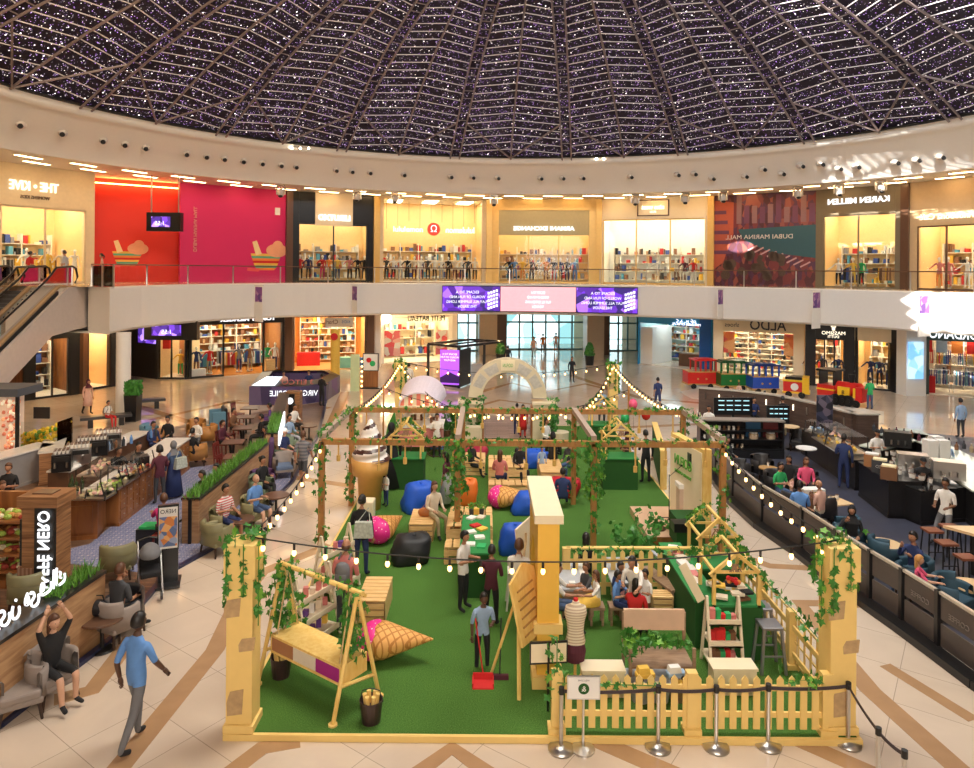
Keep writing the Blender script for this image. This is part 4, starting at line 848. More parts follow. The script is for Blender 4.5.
# easel sign and totem
def easel_sign(loc, label, w_, z0_, z1_, cols, m2=WALNUT, name='sign_stand'):
    t = T(name, label, 'sign', loc); MB().bx(-w_*.75, -.3, 0, w_*.75, .3, .05).build('base', BLACK, t); MB().bx(-w_*.6, -.04, .05, w_*.6, .04, z0_).build('lower_panel', m2, t); MB().bx(-w_/1.6, -.05, z0_, w_/1.6, .05, z1_).build('frame', BLACK, t)
    MB().bx(-w_/1.8, -.07, z0_+.05, w_/1.8, -.05, z1_-.05).build('poster', WHITE, t)
    return t
es = easel_sign(at(370.5, 388), 'poster stand with a red and green leaf picture, left of the far tower', .75, 1.0, 2.05, 0)
MB().push(Matrix.Translation((-.1, -.08, 1.65)) @ Matrix.Rotation(pi/2, 4, 'X')).cyl((0, 0, 0), .15, .01, 9).build('red_print', clo('red'), es); MB().push(Matrix.Translation((.12, -.08, 1.45)) @ Matrix.Rotation(pi/2, 4, 'X')).cyl((0, 0, 0), .17, .01, 9).build('green_print', clo('green'), es)
t = T('totem_sign', 'slim pale green totem sign with a row of lights beside the poster stand', 'sign', at(355, 391)); MB().bx(-.25, -.08, 0, .25, .08, 2.1).build('panel', mat('pale_green_glass', (.6, .7, .4), .2), t)
for k in range(6): MB().sph((.4, -.1, .3+k*.28), .06, 8, 5).build('bulb', BULB, t)
# ---------------- purple advertising booth in a black frame
o_ = at(430, 387); t = T('advertising_booth', 'black open frame booth holding a glowing purple advert panel', 'booth', o_)
c = [rel(428, 384, o_), rel(459, 388, o_), rel(502, 380, o_), rel(470, 377, o_)]; Zt = 2.45
for i, q in enumerate(c[:2]+[rel(484, 384, o_)]): MB().bar((*q, 0), (*q, Zt), .16).build('post', BLACK, t)
g = MB()
for i in range(4): g.bar((*c[i], Zt), (*c[(i+1) % 4], Zt), .14)
g.bar((*[(c[0][k]+c[1][k])/2 for k in (0, 1)], Zt), (*[(c[2][k]+c[3][k])/2 for k in (0, 1)], Zt), .1); g.bar((*c[0], .08), (*c[1], .08), .12); g.build('roof_frame', BLACK, t)
A_, B_ = Vector(rel(440, 387.5, o_)), Vector(rel(459, 388.5, o_)); g = MB(); g.quad((A_.x, A_.y, .2), (B_.x, B_.y, .2), (B_.x, B_.y, 2.25), (A_.x, A_.y, 2.25)); f = g.build('lit_advert', mat('lit_purple', (.3, .05, .6), emit=1.3, emcol=(.32, .08, .65)), t)
an = atan2(B_.y-A_.y, B_.x-A_.x); m_ = (A_+B_)/2
for r_, s_ in enumerate(('ESCAPE TO A', 'WORLD OF FUN', 'AND PLAY')): txt(s_, .15, SIGNW, f, (m_.x, m_.y-.04, 2.0-r_*.18), (pi/2, 0, an), ext=.005)
MB().bar((A_.x+.3, A_.y-.03, 1.1), (A_.x+.7, A_.y-.03, 1.1), .02, .4).build('print_block', SIGNW, f); g = MB(); g.add([(A_.x, A_.y-.03, .3), (B_.x, B_.y-.03, .3), (B_.x, B_.y-.03, .7), (m_.x, m_.y-.03, .95), (A_.x, A_.y-.03, .6)], [(0, 1, 2, 3, 4)]); g.build('print_hill', mat('print_dark_purple', (.04, .01, .12), emit=.3), f)
C_ = Vector(rel(470, 384, o_)); MB().bar((B_.x, B_.y, 1.15), (C_.x, C_.y, 1.15), .08, 2.2).build('side_board', BLACK, t); MB().box((C_.x+.4, C_.y+.2, .6), (.7, .5, 1.2)).build('grey_cabinet', mat('grey_cabinet', (.4, .38, .36)), t)
# ================================================================ furniture kit
LEGM = mat('dark_wood_leg', (.035, .015, .008), .4)
def armchair_parts(t, m, seatm=None, leg=LEGM, big=1.):
    seatm = seatm or m
    g = MB(); g.box((0, -.02, .40), (.54, .56, .14)); g.build('seat', seatm, t, bevel=.04)
    g = MB(); g.lathe([(.27, .3), (.27, .66), (.31, .71), (.36, .68), (.37, .3), (.27, .3)], (0, 0, 0), 20, 0, -.75, pi+.75, 1.05, 1.0)
    g.lathe([(.27, .62), (.275, .80), (.32, .84), (.37, .80), (.37, .62)], (0, 0, 0), 14, 0, .35, pi-.35, 1.05, 1.05); g.build('backrest', m, t, True)
    g = MB(); g.box((0, 0, .3), (.6, .58, .1)); g.build('seat_base', m, t, bevel=.03)
    for x in (-1, 1):
        for y in (-1, 1): MB().tube([(x*.24, y*.24, .27), (x*.28, y*.27, 0)], [.03, .02], 6).build('leg', leg, t)
FC = {}
def armchair(px, py, rz, label, m, seatm=None, loc=None, group=None):
    def mk():
        t = T('armchair', 'x', 'armchair'); armchair_parts(t, m, seatm); return t
    return inst(FC, 'arm'+m.name+(seatm.name if seatm else ''), mk, loc or at(px, py), RD(rz), label, group)
def sidechair(px, py, rz, label, m, group=None, loc=None):
    def mk():
        t = T('chair', 'x', 'chair'); MB().box((0, 0, .45), (.42, .42, .05)).build('seat', m, t, bevel=.01)
        for x in (-1, 1):
            MB().bar((x*.18, -.18, .43), (x*.18, -.18, 0), .04).build('leg', m, t); MB().tube([(x*.18, .19, 0), (x*.18, .2, .45), (x*.17, .26, .95)], .022, 6).build('leg', m, t)
        g = MB(); g.box((0, .25, .9), (.38, .03, .1), rx=-.12); g.build('top_rail', m, t)
        for k in range(4): MB().bar((-.12+.08*k, .2, .48), (-.12+.08*k, .245, .88), .02).build('spindle', m, t)
        return t
    return inst(FC, 'side'+m.name, mk, loc or at(px, py), RD(rz), label, group)
def table(px, py, label, top, r=.35, h=.72, sq=False, legm=DMETAL, rz=0, group=None, w=None, loc=None):
    def mk():
        t = T('table', 'x', 'table'); g = MB()
        if sq: g.box((0, 0, h-.02), ((w or r*2), r*2, .04))
        else: g.cyl((0, 0, h-.04), r, .04, 24)
        g.build('tabletop', top, t, bevel=.008); MB().cyl((0, 0, .02), .035, h-.06, 10).build('pole', legm, t); MB().cyl((0, 0, 0), .22, .03, 18, 0, .18).build('base', legm, t); return t
    return inst(FC, 'tab%s%s%s%s%s' % (top.name, r, h, sq, w), mk, loc or at(px, py), RD(rz), label, group)
def cup(loc, label, m=WHITE, group=None, r=.04, h=.1):
    def mk():
        t = T('cup', 'x', 'cup'); MB().lathe([(0, 0), (r*.75, 0), (r, h), (r*.9, h), (r*.7, .01)], n=12).build('body', m, t); MB().cyl((0, 0, h), r*1.04, .012, 12).build('lid', BROWN if m is WHITE else WHITE, t); return t
    return inst(FC, 'cup'+m.name+str(r), mk, loc, 0, label, group)
def extrude_path(g, pts, w, z0, z1, m=0):
    """wall of width w following world points"""
    for a, b in zip(pts, pts[1:]):
        a = Vector((a[0], a[1], (z0+z1)/2)); b = Vector((b[0], b[1], (z0+z1)/2)); g.bar(a, b, w, z1-z0, m)
    return g
def grass(g, a, b, z, w, h, n, spread=.06):
    a = Vector(a); b = Vector(b); d = (b-a); nrm = Vector((-d.y, d.x, 0)).normalized()
    for _ in range(n):
        p = a+d*random.random()+nrm*random.uniform(-w/2, w/2); p.z = z; l = h*random.uniform(.6, 1.2); q = p+Vector((random.uniform(-spread, spread)*2, random.uniform(-spread, spread)*2, l)); s = Vector((random.uniform(-1, 1), random.uniform(-1, 1), 0)).normalized()*.018
        g.add([p-s, p+s, q], [(0, 1, 2)], random.choice((0, 0, 1)))
# ================================================================ left cafe
FLW = wood('cafe_wood_floor', (.16, .085, .05), (.3, .18, .11), (1.2, 8, 1), .35, planks=4)
def _rug(nt, N, L, b):
    tc = N.new('ShaderNodeTexCoord'); c1 = N.new('ShaderNodeTexVoronoi'); c1.inputs['Scale'].default_value = 7; c1.inputs['Randomness'].default_value = .15; L.new(tc.outputs['Object'], c1.inputs[0])
    r = ramp(N, [(0, (.42, .1, .07)), (.16, (.5, .46, .5)), (.34, (.11, .14, .3)), (.5, (.3, .3, .4)), (.6, (.12, .14, .28))]); L.new(c1.outputs['Distance'], r.inputs[0]); mu = N.new('ShaderNodeMath'); L.new(r.outputs[0], b.inputs['Base Color']); b.inputs['Roughness'].default_value = .7
RUG = pmat('patterned_tile_floor', _rug)
def flat(pxs, z, name, m, kind='structure', label=None, cat=None):
    P = [at(*p) for p in pxs]; poly = [(p.x, p.y) for p in P]; g = MB()
    ar = sum(poly[i][0]*poly[(i+1) % len(poly)][1]-poly[(i+1) % len(poly)][0]*poly[i][1] for i in range(len(poly)))
    if ar < 0: poly.reverse()
    g.prism(poly, 0, z); o = g.build(name, m); tag(o, label, cat, kind=kind); return o
flat([(-60, 762), (0, 727), (112, 640), (168, 574), (240, 534), (293, 482), (318, 436), (326, 402), (262, 412), (190, 424), (60, 452), (-60, 520)], .03, 'floor_cafe', FLW)
flat([(30, 560), (165, 577), (240, 534), (290, 484), (292, 468), (240, 462), (180, 470), (90, 545)], .036, 'floor_tiled', RUG)
P = [at(*p) for p in [(-60, 762), (0, 727), (112, 640), (168, 574), (240, 534), (293, 482), (318, 436), (326, 402)]]; struct(extrude_path(MB(), P, .12, 0, .07), 'trim_80', mat('navy_edge_strip', (.02, .025, .07), .3))
# serving counter
CT = mat('pale_marble_worktop', (.72, .68, .62), .15, var=.12)
def counter(label, pxs, w, h, m=WALNUT, top=CT, drawers=0, name='serving_counter', off=.0, panels=0):
    P = [at(*p) for p in pxs]; o = P[0].copy(); t = T(name, label, 'counter', o); Q = [(p.x-o.x, p.y-o.y) for p in P]
    extrude_path(MB(), Q, w, .03, h-.05).build('body', m, t); extrude_path(MB(), Q, w+.08, h-.05, h).build('worktop', top, t); extrude_path(MB(), Q, w+.04, .03, .13).build('plinth', m, t)
    for a, b in zip(Q, Q[1:]):
        a = Vector((*a, 0)); b = Vector((*b, 0)); L = (b-a).length; d = (b-a).normalized(); nn = Vector((d.y, -d.x, 0))
        if drawers and L > 2:
            for k in range(int(L/.4)):
                for r_ in range(3): 
                    c = a+d*(.25+k*.4)+nn*(w/2+.01); c.z = .3+r_*.27; g = MB(); g.bar(c-d*.17, c+d*.17, .025, .22); dr = g.build('drawer', m, t)
                    if k < 8: MB().sph(c+nn*.03, .018, 6, 4).build('knob', METAL, dr)
        elif panels:
            n = max(1, int(L/.9))
            for k in range(n): c = a+d*L*(k+.5)/n+nn*(w/2+.01); c.z = .55; MB().bar(c-d*(L/n*.4), c+d*(L/n*.4), .03, .7).build('panel', m, t)
    return t
c1 = counter('walnut café serving counter with small drawers and pale worktop, front run', [(104, 528), (138, 502), (178, 470)], .75, 1.12, drawers=1)
c2 = counter('walnut café counter end with framed panels facing the aisle, beside the sign tower', [(50, 538), (102, 534)], .8, 1.12, panels=1)
c3 = counter('café back counter carrying the coffee machines and cup rows', [(58, 505), (96, 482), (142, 458)], .6, 1.0, m=BROWN)
def wpt(px, py, z): return at(px, py, z)
# glass pastry case on the counter
def box_on(name, label, cat, px, py, z, d, rz=0, m=BLACK, parts=()):
    t = T(name, label, cat, at(px, py, z), rz); MB().bx(-d[0]/2, -d[1]/2, 0, d[0]/2, d[1]/2, d[2]).build('body', m, t); return t
def pastry_case(px, py, z, L, rz, label, food, w=.6, h=.45):
    t = T('display_case', label, 'display case', at(px, py, z), rz); MB().bx(-L/2, -w/2, 0, L/2, w/2, .05).build('tray', METAL, t)
    g = MB(); g.quad((-L/2, -w/2, 0), (L/2, -w/2, 0), (L/2, -w/2+.12, h), (-L/2, -w/2+.12, h)); g.quad((-L/2, -w/2+.12, h), (L/2, -w/2+.12, h), (L/2, w/2, h), (-L/2, w/2, h)); g.build('glass', GLASS, t)
    for s in (-1, 0, 1): [MB().bar((s*L/2, y, 0), (s*L/2, y2, h), .025).build('frame_bar', DMETAL, t) for y, y2 in ((w/2, w/2), (-w/2, -w/2+.12))]
    g = MB(); n = int(L*14)
    for k in range(n): g.sph((-L/2+.08+random.random()*(L-.16), random.uniform(-w/2+.12, w/2-.08), .09+random.choice((0, .0, .05))), (random.uniform(.04, .08), .05, .045), 7, 5, random.randrange(len(food)))
    tag(g.build('food', food, t), kind='stuff'); return t
FOOD = [mat('pastry', (.5, .24, .06), .6), mat('cream_food', (.8, .68, .42), .6), mat('green_food', (.35, .5, .08), .6), mat('berry_food', (.35, .05, .03), .6)]
rz1 = atan2(at(158, 494).y-at(118, 523).y, at(158, 494).x-at(118, 523).x)
pastry_case(112, 487, 1.12, 1.9, rz1, 'glass case of green salads on the café counter', [FOOD[2], FOOD[1]]); pastry_case(133, 473, 1.12, 1.6, rz1, 'glass case of pastries beside the till on the café counter', FOOD[:2]+FOOD[3:])
pastry_case(91, 497, 1.12, 1.0, 0, 'tray of wrapped cakes at the counter corner', [FOOD[1], mat('pink_wrap', (.75, .4, .35))], h=.25); pastry_case(100, 470, 1.12, 1.4, rz1, 'row of pink paper bags on the café counter', [mat('pink_wrap', (0, 0, 0)), FOOD[1]], h=.2)
for k, (px, py) in enumerate([(70, 492), (76, 491), (82, 489), (72, 487)]): tag(MB().lathe([(0, 0), (.045, 0), (.05, .2), (.018, .26), (.018, .34), (0, .34)], n=10).build('bottle', mat('dark_bottle', (.03, .05, .02), .1), loc=at(px, py, 1.12)), 'dark bottle on the café counter end', 'bottle', 'dark bottles on the counter end')
tl = box_on('cash_register', 'black cash register on the café counter by the customers', 'cash register', 141, 465, 1.12, (.4, .4, .28), .6)
for k, (px, py, z_, w_) in enumerate([(62, 470, .85, .5), (78, 463, .9, .7), (92, 455, .9, .9), (108, 447, .9, .8)]):
    t = T('coffee_machine', ('nearest', 'second', 'third', 'farthest')[k]+' coffee machine on the café back counter', 'coffee machine', at(px, py, 1.0), .45); MB().bx(-w_/2, -.25, 0, w_/2, .25, .5).build('body', METAL if k % 2 else BLACK, t); MB().bx(-w_/2+.05, -.3, .32, w_/2-.05, -.25, .45).build('front_panel', DMETAL, t)
    for s in (-.15, .15): MB().cyl((s, -.3, .14), .03, .15, 8).build('spout', METAL, t)
    q = 0
    for yy in (-.12, .02, .16):
        for xx in range(int(w_/.11)): cup(t.location+Vector((0, 0, .5))+Matrix.Rotation(.45, 3, 'Z') @ Vector((-w_/2+.08+xx*.105, yy, 0)), 'white cup stacked on a coffee machine', WHITE, 'white cups on the coffee machines')
for k in range(16):
    px, py = 128+random.uniform(-28, 30), 441+random.uniform(-2, 8); tag(MB().lathe([(0, 0), (.05, 0), (.05, .2), (.02, .26), (.02, .3), (0, .3)], n=8).build('bottle', random.choice([WHITE, clo('sky'), clo('blue'), clo('dgrey'), clo('brown')]), loc=at(px, 447-.3*(px-120), 1.0)), 'small bottle on the far café back counter', 'bottle', 'bottles on the back counter')
# sign tower
def sign_tower():
    t = T('cafe_sign_tower', 'plank-clad tower with a lit white mirrored sign on black, left café corner', 'sign', at(38, 610)); z = 2.32
    MB().bx(-.34, 0, 0, .36, .5, z-.22).build('tower', PLANKW, t); MB().bx(-.4, -.08, z-.22, .42, .58, z).build('cap', PLANKW, t); MB().bx(-.2, .1, z, .2, .4, z+.02).build('black_tray', BROWN, t)
    MB().bx(-.04, -.08, .1, .36, 0, z-.22).build('sign_board', BLACK, t); txt('CAFFÈ NERO', .33, SIGNW, t, (.16, -.12, 1.2), (pi/2, pi/2, 0), ext=.02, width=1.7)
    MB().bx(-.42, .05, .1, -.34, .3, z-.5).build('side_sign', BLACK, t); g = MB()
    for k in range(14): g.bx(-.44, .08, .4+k*.1, -.42, .2, .46+k*.1)
    g.build('side_lettering', SIGNW, t)
sign_tower()
# grass planters / partitions
def partition(label, a, b, h, w=.42, sign=False, gpart=(0, 1)):
    A_, B_ = at(*a), at(*b); t = T('planter_box', label, 'planter', A_); d = B_-A_; L = d.length; u = d.normalized()
    MB().bar((0, 0, h/2), (d.x, d.y, h/2), w, h).build('box', wood('plank_wall', (.3, .15, .07), (.5, .3, .15), (1, 1, 9)), t); MB().bar((0, 0, h), (d.x, d.y, h), w+.06, .06).build('rim', BLACK, t)
    for s in (0, 1): q = d*s; MB().bar((q.x, q.y, 0), (q.x, q.y, h+.02), .08).build('corner_post', BLACK, t)
    g = MB(); grass(g, u*L*gpart[0], u*L*gpart[1], h, w*.8, .24, int(420*L*(gpart[1]-gpart[0])/2)); tag(g.build('grass', [GRASSY, LEAF2], t), kind='stuff'); return t
partition('long plank planter full of green grass between the two rows of seats', (190, 545), (262, 478), 1.15)
partition('plank partition with grass tufts behind the green armchairs', (272, 470), (284, 420), 1.25, gpart=(0, .35))
pn = partition('near plank planter with grass and a lit white script sign', (-45, 752), (94, 640), 1.3, gpart=(.62, 1))
A_, B_ = at(-45, 752), at(94, 640); u = (B_-A_); an = atan2(u.y, u.x)
txt('كافيه نيرو', .46, SIGNW, pn, (u.x*.5-.02, u.y*.5-.1, 1.58), (pi/2, 0, an), ext=.015, width=1.7)
u2 = at(284, 420)-at(272, 470); q = at(272, 470); tt = T('lit_cafe_sign', 'lit white slanted sign panel on top of the far plank partition', 'sign', at(279, 446, 1.25)); MB().bar((0, 0, .22), (u2.x*.42, u2.y*.42, .22), .06, .42).build('panel', SIGNW, tt)
t = T('cafe_pillar', 'plank pillar with a lit round emblem at the far end of the left café', 'pillar', at(293, 421)); MB().bx(-.32, -.1, 0, .32, .4, 1.35).build('post', PLANKW, t); MB().bx(-.28, -.14, .4, .1, -.1, 1.25).build('emblem_board', BLACK, t); MB().push(Matrix.Translation((-.1, -.16, .95)) @ Matrix.Rotation(pi/2, 4, 'X')).cyl((0, 0, 0), .15, .03, 14).build('round_emblem', SIGNW, t)
OLIVE = mat('olive_leather', (.22, .2, .1), .5); GRN = mat('sage_green_leather', (.17, .22, .14), .5); PURP = mat('dark_purple_velvet', (.1, .04, .12), .6); GRY = mat('taupe_fabric', (.28, .23, .2), .8); LBLU = mat('grey_blue_seat', (.12, .17, .27), .7); TAN = mat('tan_leather', (.42, .19, .05), .45); BLK = mat('black_leather', (.015, .016, .02), .35); WING = mat('petrol_wing_fabric', (.1, .22, .3), .7); DRED = mat('dark_red_wood', (.16, .02, .015), .4)
armchair(217, 553, 150, 'olive armchair with its back to the aisle, nearest to the long grass planter end', OLIVE)
armchair(226, 528, 60, 'olive armchair holding the man in the red striped shirt', OLIVE, loc=ph(225, 484, 1.414, .03))
armchair(255, 512, 60, 'olive armchair under the bald man in blue and white', OLIVE, loc=ph(255, 474, 1.414, .03))
armchair(262, 498, 20, 'dark purple armchair by the long grass planter', PURP)
armchair(284, 478, 20, 'taupe armchair with a blue seat beside the aisle', GRY, LBLU)
armchair(262, 484, 70, 'sage green armchair holding the woman in black', GRN, loc=ph(262, 456, 1.386, .03))
armchair(290, 462, 60, 'sage green armchair, nearer of the pair at the far partition', GRN)
armchair(291, 450, 60, 'sage green armchair, farther of the pair at the far partition', GRN)
armchair(293, 437, 60, 'sage green armchair under the man in navy and red', GRN, loc=ph(284, 428, 1.4, .03))
table(240, 540, 'dark round table in front of the man in the striped shirt', BROWN, .36, .55); table(276, 514, 'dark round table in front of the bald man', BROWN, .36, .55)
table(301, 458, 'dark round table beside the green armchairs', BROWN, .36, .55); table(309, 440, 'tall oval-backed table set at the far café edge', BROWN, .33, .6)
armchair(20, 716, 35, 'taupe armchair at the bottom left corner, empty', GRY); armchair(66, 680, 60, 'taupe armchair holding the girl with raised arms', GRY, loc=ph(53, 614, 1.376, .03)+Vector((-.03, .03, 0)))
armchair(122, 634, -25, 'black leather armchair with a blue sheen beside the walkway', BLK); armchair(128, 600, 150, 'taupe armchair holding the man in the grey shirt', GRY, loc=ph(119, 564, 1.40, .03)+Vector((.02, -.03, 0))); armchair(118, 578, 200, 'olive high-backed armchair facing the man in grey', OLIVE)
table(102, 650, 'dark round table carrying a black bag', BROWN, .38, .6); t = T('handbag', 'black handbag lying on the dark round table', 'bag', at(102, 650)+Vector((-.12, .08, .6))); MB().sph((0, 0, .13), (.2, .14, .15), 12, 8).build('body', BLK, t, True); MB().tube([(-.12, 0, .2), (-.08, 0, .36), (.08, 0, .36), (.12, 0, .2)], .012, 6).build('handle', BLK, t)
armchair(29, 610, 190, 'olive armchair draped with a brown striped throw behind the near planter', OLIVE)
t = tag(MB().bar((-.3, .0, .85), (.35, 0, .85), .5, .05).bar((-.3, -.25, .6), (.35, -.25, .6), .04, .5).bar((-.3, .25, .6), (.35, .25, .6), .04, .5).build('throw_blanket', stripes('throw_stripes', (.25, .12, .07), (.4, .22, .14), 12, 0), loc=at(40, 604)), 'brown striped throw hanging over an armchair back', 'blanket')
# wing chairs and tan armchairs at the back
for px, py, rz, lab, m_ in [(162, 452, 60, 'tan leather armchair by the far end of the serving counter', TAN), (196, 466, 200, 'tan leather armchair with its back to the counter aisle', TAN), (207, 446, -70, 'tan leather armchair facing left in the back lounge', TAN), (196, 440, 10, 'tan leather armchair, farthest in the back lounge', TAN), (150, 445, 100, 'petrol blue armchair under the man in the navy suit', WING)]: armchair(px, py, rz, lab, m_)
t = T('wing_chair', 'tall black and petrol blue wing chair at the edge of the back lounge', 'armchair', at(216, 437), RD(-60)); MB().box((0, 0, .3), (.7, .65, .35)).build('seat', WING, t, bevel=.04); MB().box((0, .32, .75), (.8, .14, .95)).build('backrest', BLK, t, bevel=.05)
for s in (-1, 1): MB().box((s*.37, .05, .7), (.1, .55, .8)).build('wing', WING, t, bevel=.04)
table(184, 458, 'round table with a yellow bunch of flowers in the back lounge', WALNUT, .4, .6)
k = 0
for px, py, s_ in [(233, 462, 1), (243, 446, 1), (246, 434, 1), (250, 424, 1), (236, 478, 1)]:
    k += 1; table(px, py, 'dark square café table in the row beside the purple bench', BROWN, .36, .74, True, group='square tables beside the purple bench', rz=10, w=.75)
for px, py, rz in [(222, 470, 80), (224, 456, 80), (228, 446, 80), (232, 436, 80), (238, 424, 80), (226, 484, 80)]: sidechair(px, py, rz, 'dark red wooden chair with slatted back along the café tables', DRED, 'dark red chairs by the café tables')
A_, B_ = at(262, 476), at(270, 424); t = T('bench', 'long dark purple upholstered bench along the far partition', 'bench', A_); d = B_-A_; MB().bar((0, 0, .25), (d.x, d.y, .25), .55, .45).build('seat', PURP, t, bevel=.04); MB().bar((.3, 0, .6), (d.x+.3, d.y, .6), .15, 1.1).build('backrest', PURP, t, bevel=.03)
# menu stand, stroller, tray stand
t = easel_sign(at(168, 585)+Vector((0, 0, .03)), 'tall black menu stand with a food picture at the left café entrance', .34, .75, 1.75, 0, BLACK, 'menu_stand'); t.rotation_euler.z = .35
MB().bx(-.18, -.085, .85, .18, -.072, 1.5).build('food_picture', vor_cells('menu_picture', 7, [(.15, .2, .4), (.6, .2, .05), (.1, .15, .3), (.75, .4, .15), (.3, .35, .5)], .4), t); txt('NERO', .12, BLACK, t, (0, -.1, 1.62), ext=.005)
t = T('stroller', 'grey and black baby stroller parked beside the menu stand', 'stroller', at(150, 596)+Vector((0, 0, .03)), .5)
for x, y, r_ in ((-.25, .3, .12), (.25, .3, .12), (-.2, -.35, .09), (.2, -.35, .09)):
    w_ = MB(); w_.push(Matrix.Translation((x-.02, y, r_)) @ Matrix.Rotation(pi/2, 4, 'Y')); w_.cyl((0, 0, 0), r_, .04, 14); w_.build('wheel', BLACK, t)
for s in (-1, 1): MB().tube([(s*.22, -.35, .12), (s*.22, .05, .55), (s*.22, .5, 1.0)], .018, 6).tube([(s*.24, .3, .12), (s*.22, .05, .55)], .018, 6).build('frame', METAL, t)
MB().tube([(-.22, .5, 1.0), (0, .56, 1.04), (.22, .5, 1.0)], .025, 8).build('handle', BLACK, t); MB().box((0, .0, .5), (.4, .5, .12)).box((0, .22, .7), (.4, .1, .45), rx=.3).build('seat', clo('black'), t, bevel=.03); MB().sph((0, .1, .82), (.22, .3, .24), 14, 8, 0, lambda p: Vector((p[0], p[1], max(p[2], -.1)))).build('hood', clo('grey'), t, True)
t = T('storage_box', 'black box of green cloths beside the seated person in magenta', 'box', at(152, 548)+Vector((0, 0, .03))); MB().box((0, 0, .25), (.6, .45, .5)).build('box', BLK, t); MB().box((0, 0, .52), (.5, .36, .08)).build('cloth', clo('green'), t)
# grab and go fridge shelf at the left edge
t = T('bakery_display', 'open shelf display of sandwiches and bread left of the sign tower', 'display', at(2, 590)); MB().bx(-1., .7, 0, .5, .8, 1.9).bx(-1., 0, 0, .5, .8, .2).build('cabinet', WALNUT, t)
for q in range(4):
    z = .35+q*.36; s_ = MB().bx(-1., 0, z, .48, .7, z+.05).build('shelf', WALNUT, t); g = MB()
    for _ in range(26): g.sph((random.uniform(-.9, .4), random.uniform(.1, .6), z+.1), (.09, .07, .06), 7, 5, random.randrange(4))
    tag(g.build('food', FOOD, s_), kind='stuff')
MB().bar((.47, 0, 0), (.47, 0, 1.9), .05).build('post', BLACK, t)
c4 = counter('pale back counter with shelves of folders behind the sign tower', [(-30, 500), (46, 476)], .7, 1.1, m=mat('grey_counter', (.3, .28, .27)), name='back_counter'); c5 = counter('curved wooden end counter right of the folder shelves', [(50, 486), (55, 470)], .6, 1.1, m=PLANKW, name='back_counter')
# flower kiosk, far left
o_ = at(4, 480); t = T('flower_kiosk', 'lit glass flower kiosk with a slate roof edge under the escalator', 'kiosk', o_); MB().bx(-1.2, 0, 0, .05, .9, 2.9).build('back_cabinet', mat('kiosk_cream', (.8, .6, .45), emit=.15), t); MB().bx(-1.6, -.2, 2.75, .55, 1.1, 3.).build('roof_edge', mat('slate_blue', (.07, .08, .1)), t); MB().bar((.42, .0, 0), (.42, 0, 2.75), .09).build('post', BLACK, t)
g = MB()
for _ in range(150): g.sph((random.uniform(-.05, .35), random.uniform(-.05, .25), random.uniform(.5, 2.6)), random.uniform(.04, .08), 6, 4, random.randrange(3))
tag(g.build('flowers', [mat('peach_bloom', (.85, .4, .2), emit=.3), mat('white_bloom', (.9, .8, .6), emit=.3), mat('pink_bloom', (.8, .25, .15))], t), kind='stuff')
t = T('flower_case', 'glass case heaped with bright yellow flowers behind the left café', 'display case', at(36, 470)); MB().box((0, 0, .4), (2.0, .9, .8)).build('plinth', mat('pale_plinth', (.75, .6, .4)), t); MB().bx(-1., -.45, .8, 1., -.44, 1.75).bx(.99, -.45, .8, 1., .45, 1.75).build('glass', GLASS, t); g = MB()
for _ in range(330): x = random.uniform(-.95, .95); z = random.uniform(0, 1); y = random.uniform(-.4, .4); g.sph((x, y, .82+z*(.3+.5*(x+1)/2)), random.uniform(.05, .08), 6, 4, random.randrange(4) > 2)
tag(g.build('yellow_flowers', [mat('yellow_bloom', (.9, .6, .03)), LEAF2], t), kind='stuff'); MB().bx(-.3, .3, 1.7, .25, .35, 2.1).build('price_board', BLACK, t)
# ================================================================ toy train
TW = mat('train_wheel', (.02, .02, .02), .4, .5)
def wheel(t, x, y, r, nm='wheel'):
    g = MB(); g.push(Matrix.Translation((x, y-.03, r)) @ Matrix.Rotation(pi/2, 4, 'X')); g.cyl((0, 0, -.06), r, .08, 16); g.cyl((0, 0, .02), r*.4, .03, 10); return g.build(nm, TW, t)
def carriage(pxa, pxb, py, ptop, label, m, roofm, open_end=False):
    a, b = at(pxa, py), at(pxb, py); L = (b-a).length; c = (a+b)/2; t = T('train_carriage', label, 'toy train', c, atan2(b.y-a.y, b.x-a.x)); h = (py-ptop)*c.y/F; x = L/2; D = 1.0; zb = .3
    MB().bx(-x, 0, zb, x, D, zb+(h-zb)*.48).build('body', m, t); MB().bx(-x-.04, -.04, zb-.06, x+.04, D+.04, zb+.02).build('chassis', mat('brass_trim', (.6, .35, .1), .4, .3), t); MB().bx(-x, -.02, zb+(h-zb)*.46, x, D, zb+(h-zb)*.5).build('trim_strip', mat('brass_trim', (0, 0, 0)), t)
    z0, z1 = zb+(h-zb)*.5, h-.12; x0 = -x+(.55*x if open_end else 0); n = 4
    for k in range(n+1):
        xx = x0+(x-x0)*k/n; [MB().bx(xx-.04, y, z0, xx+.04, y+.06, z1).build('window_post', m, t) for y in (0, D-.06)]
    MB().bx(x0, .04, z0, x, .05, z1).build('window_glass', GLASS, t)
    MB().bx(x0-.08, -.08, z1, x+.08, D+.08, z1+.07).bx(x0+.15, .1, z1+.07, x-.15, D-.1, h).build('roof', roofm, t)
    for s in (-.6, .6): wheel(t, s*x, 0, .16)
    for s in (-.3, .3): g = MB(); g.push(Matrix.Translation((s*x, -.02, zb+.3)) @ Matrix.Rotation(pi/2, 4, 'X')); g.cyl((0, 0, 0), .06, .03, 10); g.build('emblem', mat('brass_trim', (0, 0, 0)), t)
    return t
RED = mat('train_red', (.62, .02, .015), .3); GREEN = mat('train_green', (.01, .16, .03), .3); BLUE = mat('train_blue', (.02, .08, .45), .3); YELL = mat('train_yellow', (.85, .5, .02), .3)
carriage(688, 716, 389, 359, 'red open-ended toy train carriage, last in the train', RED, RED, True)
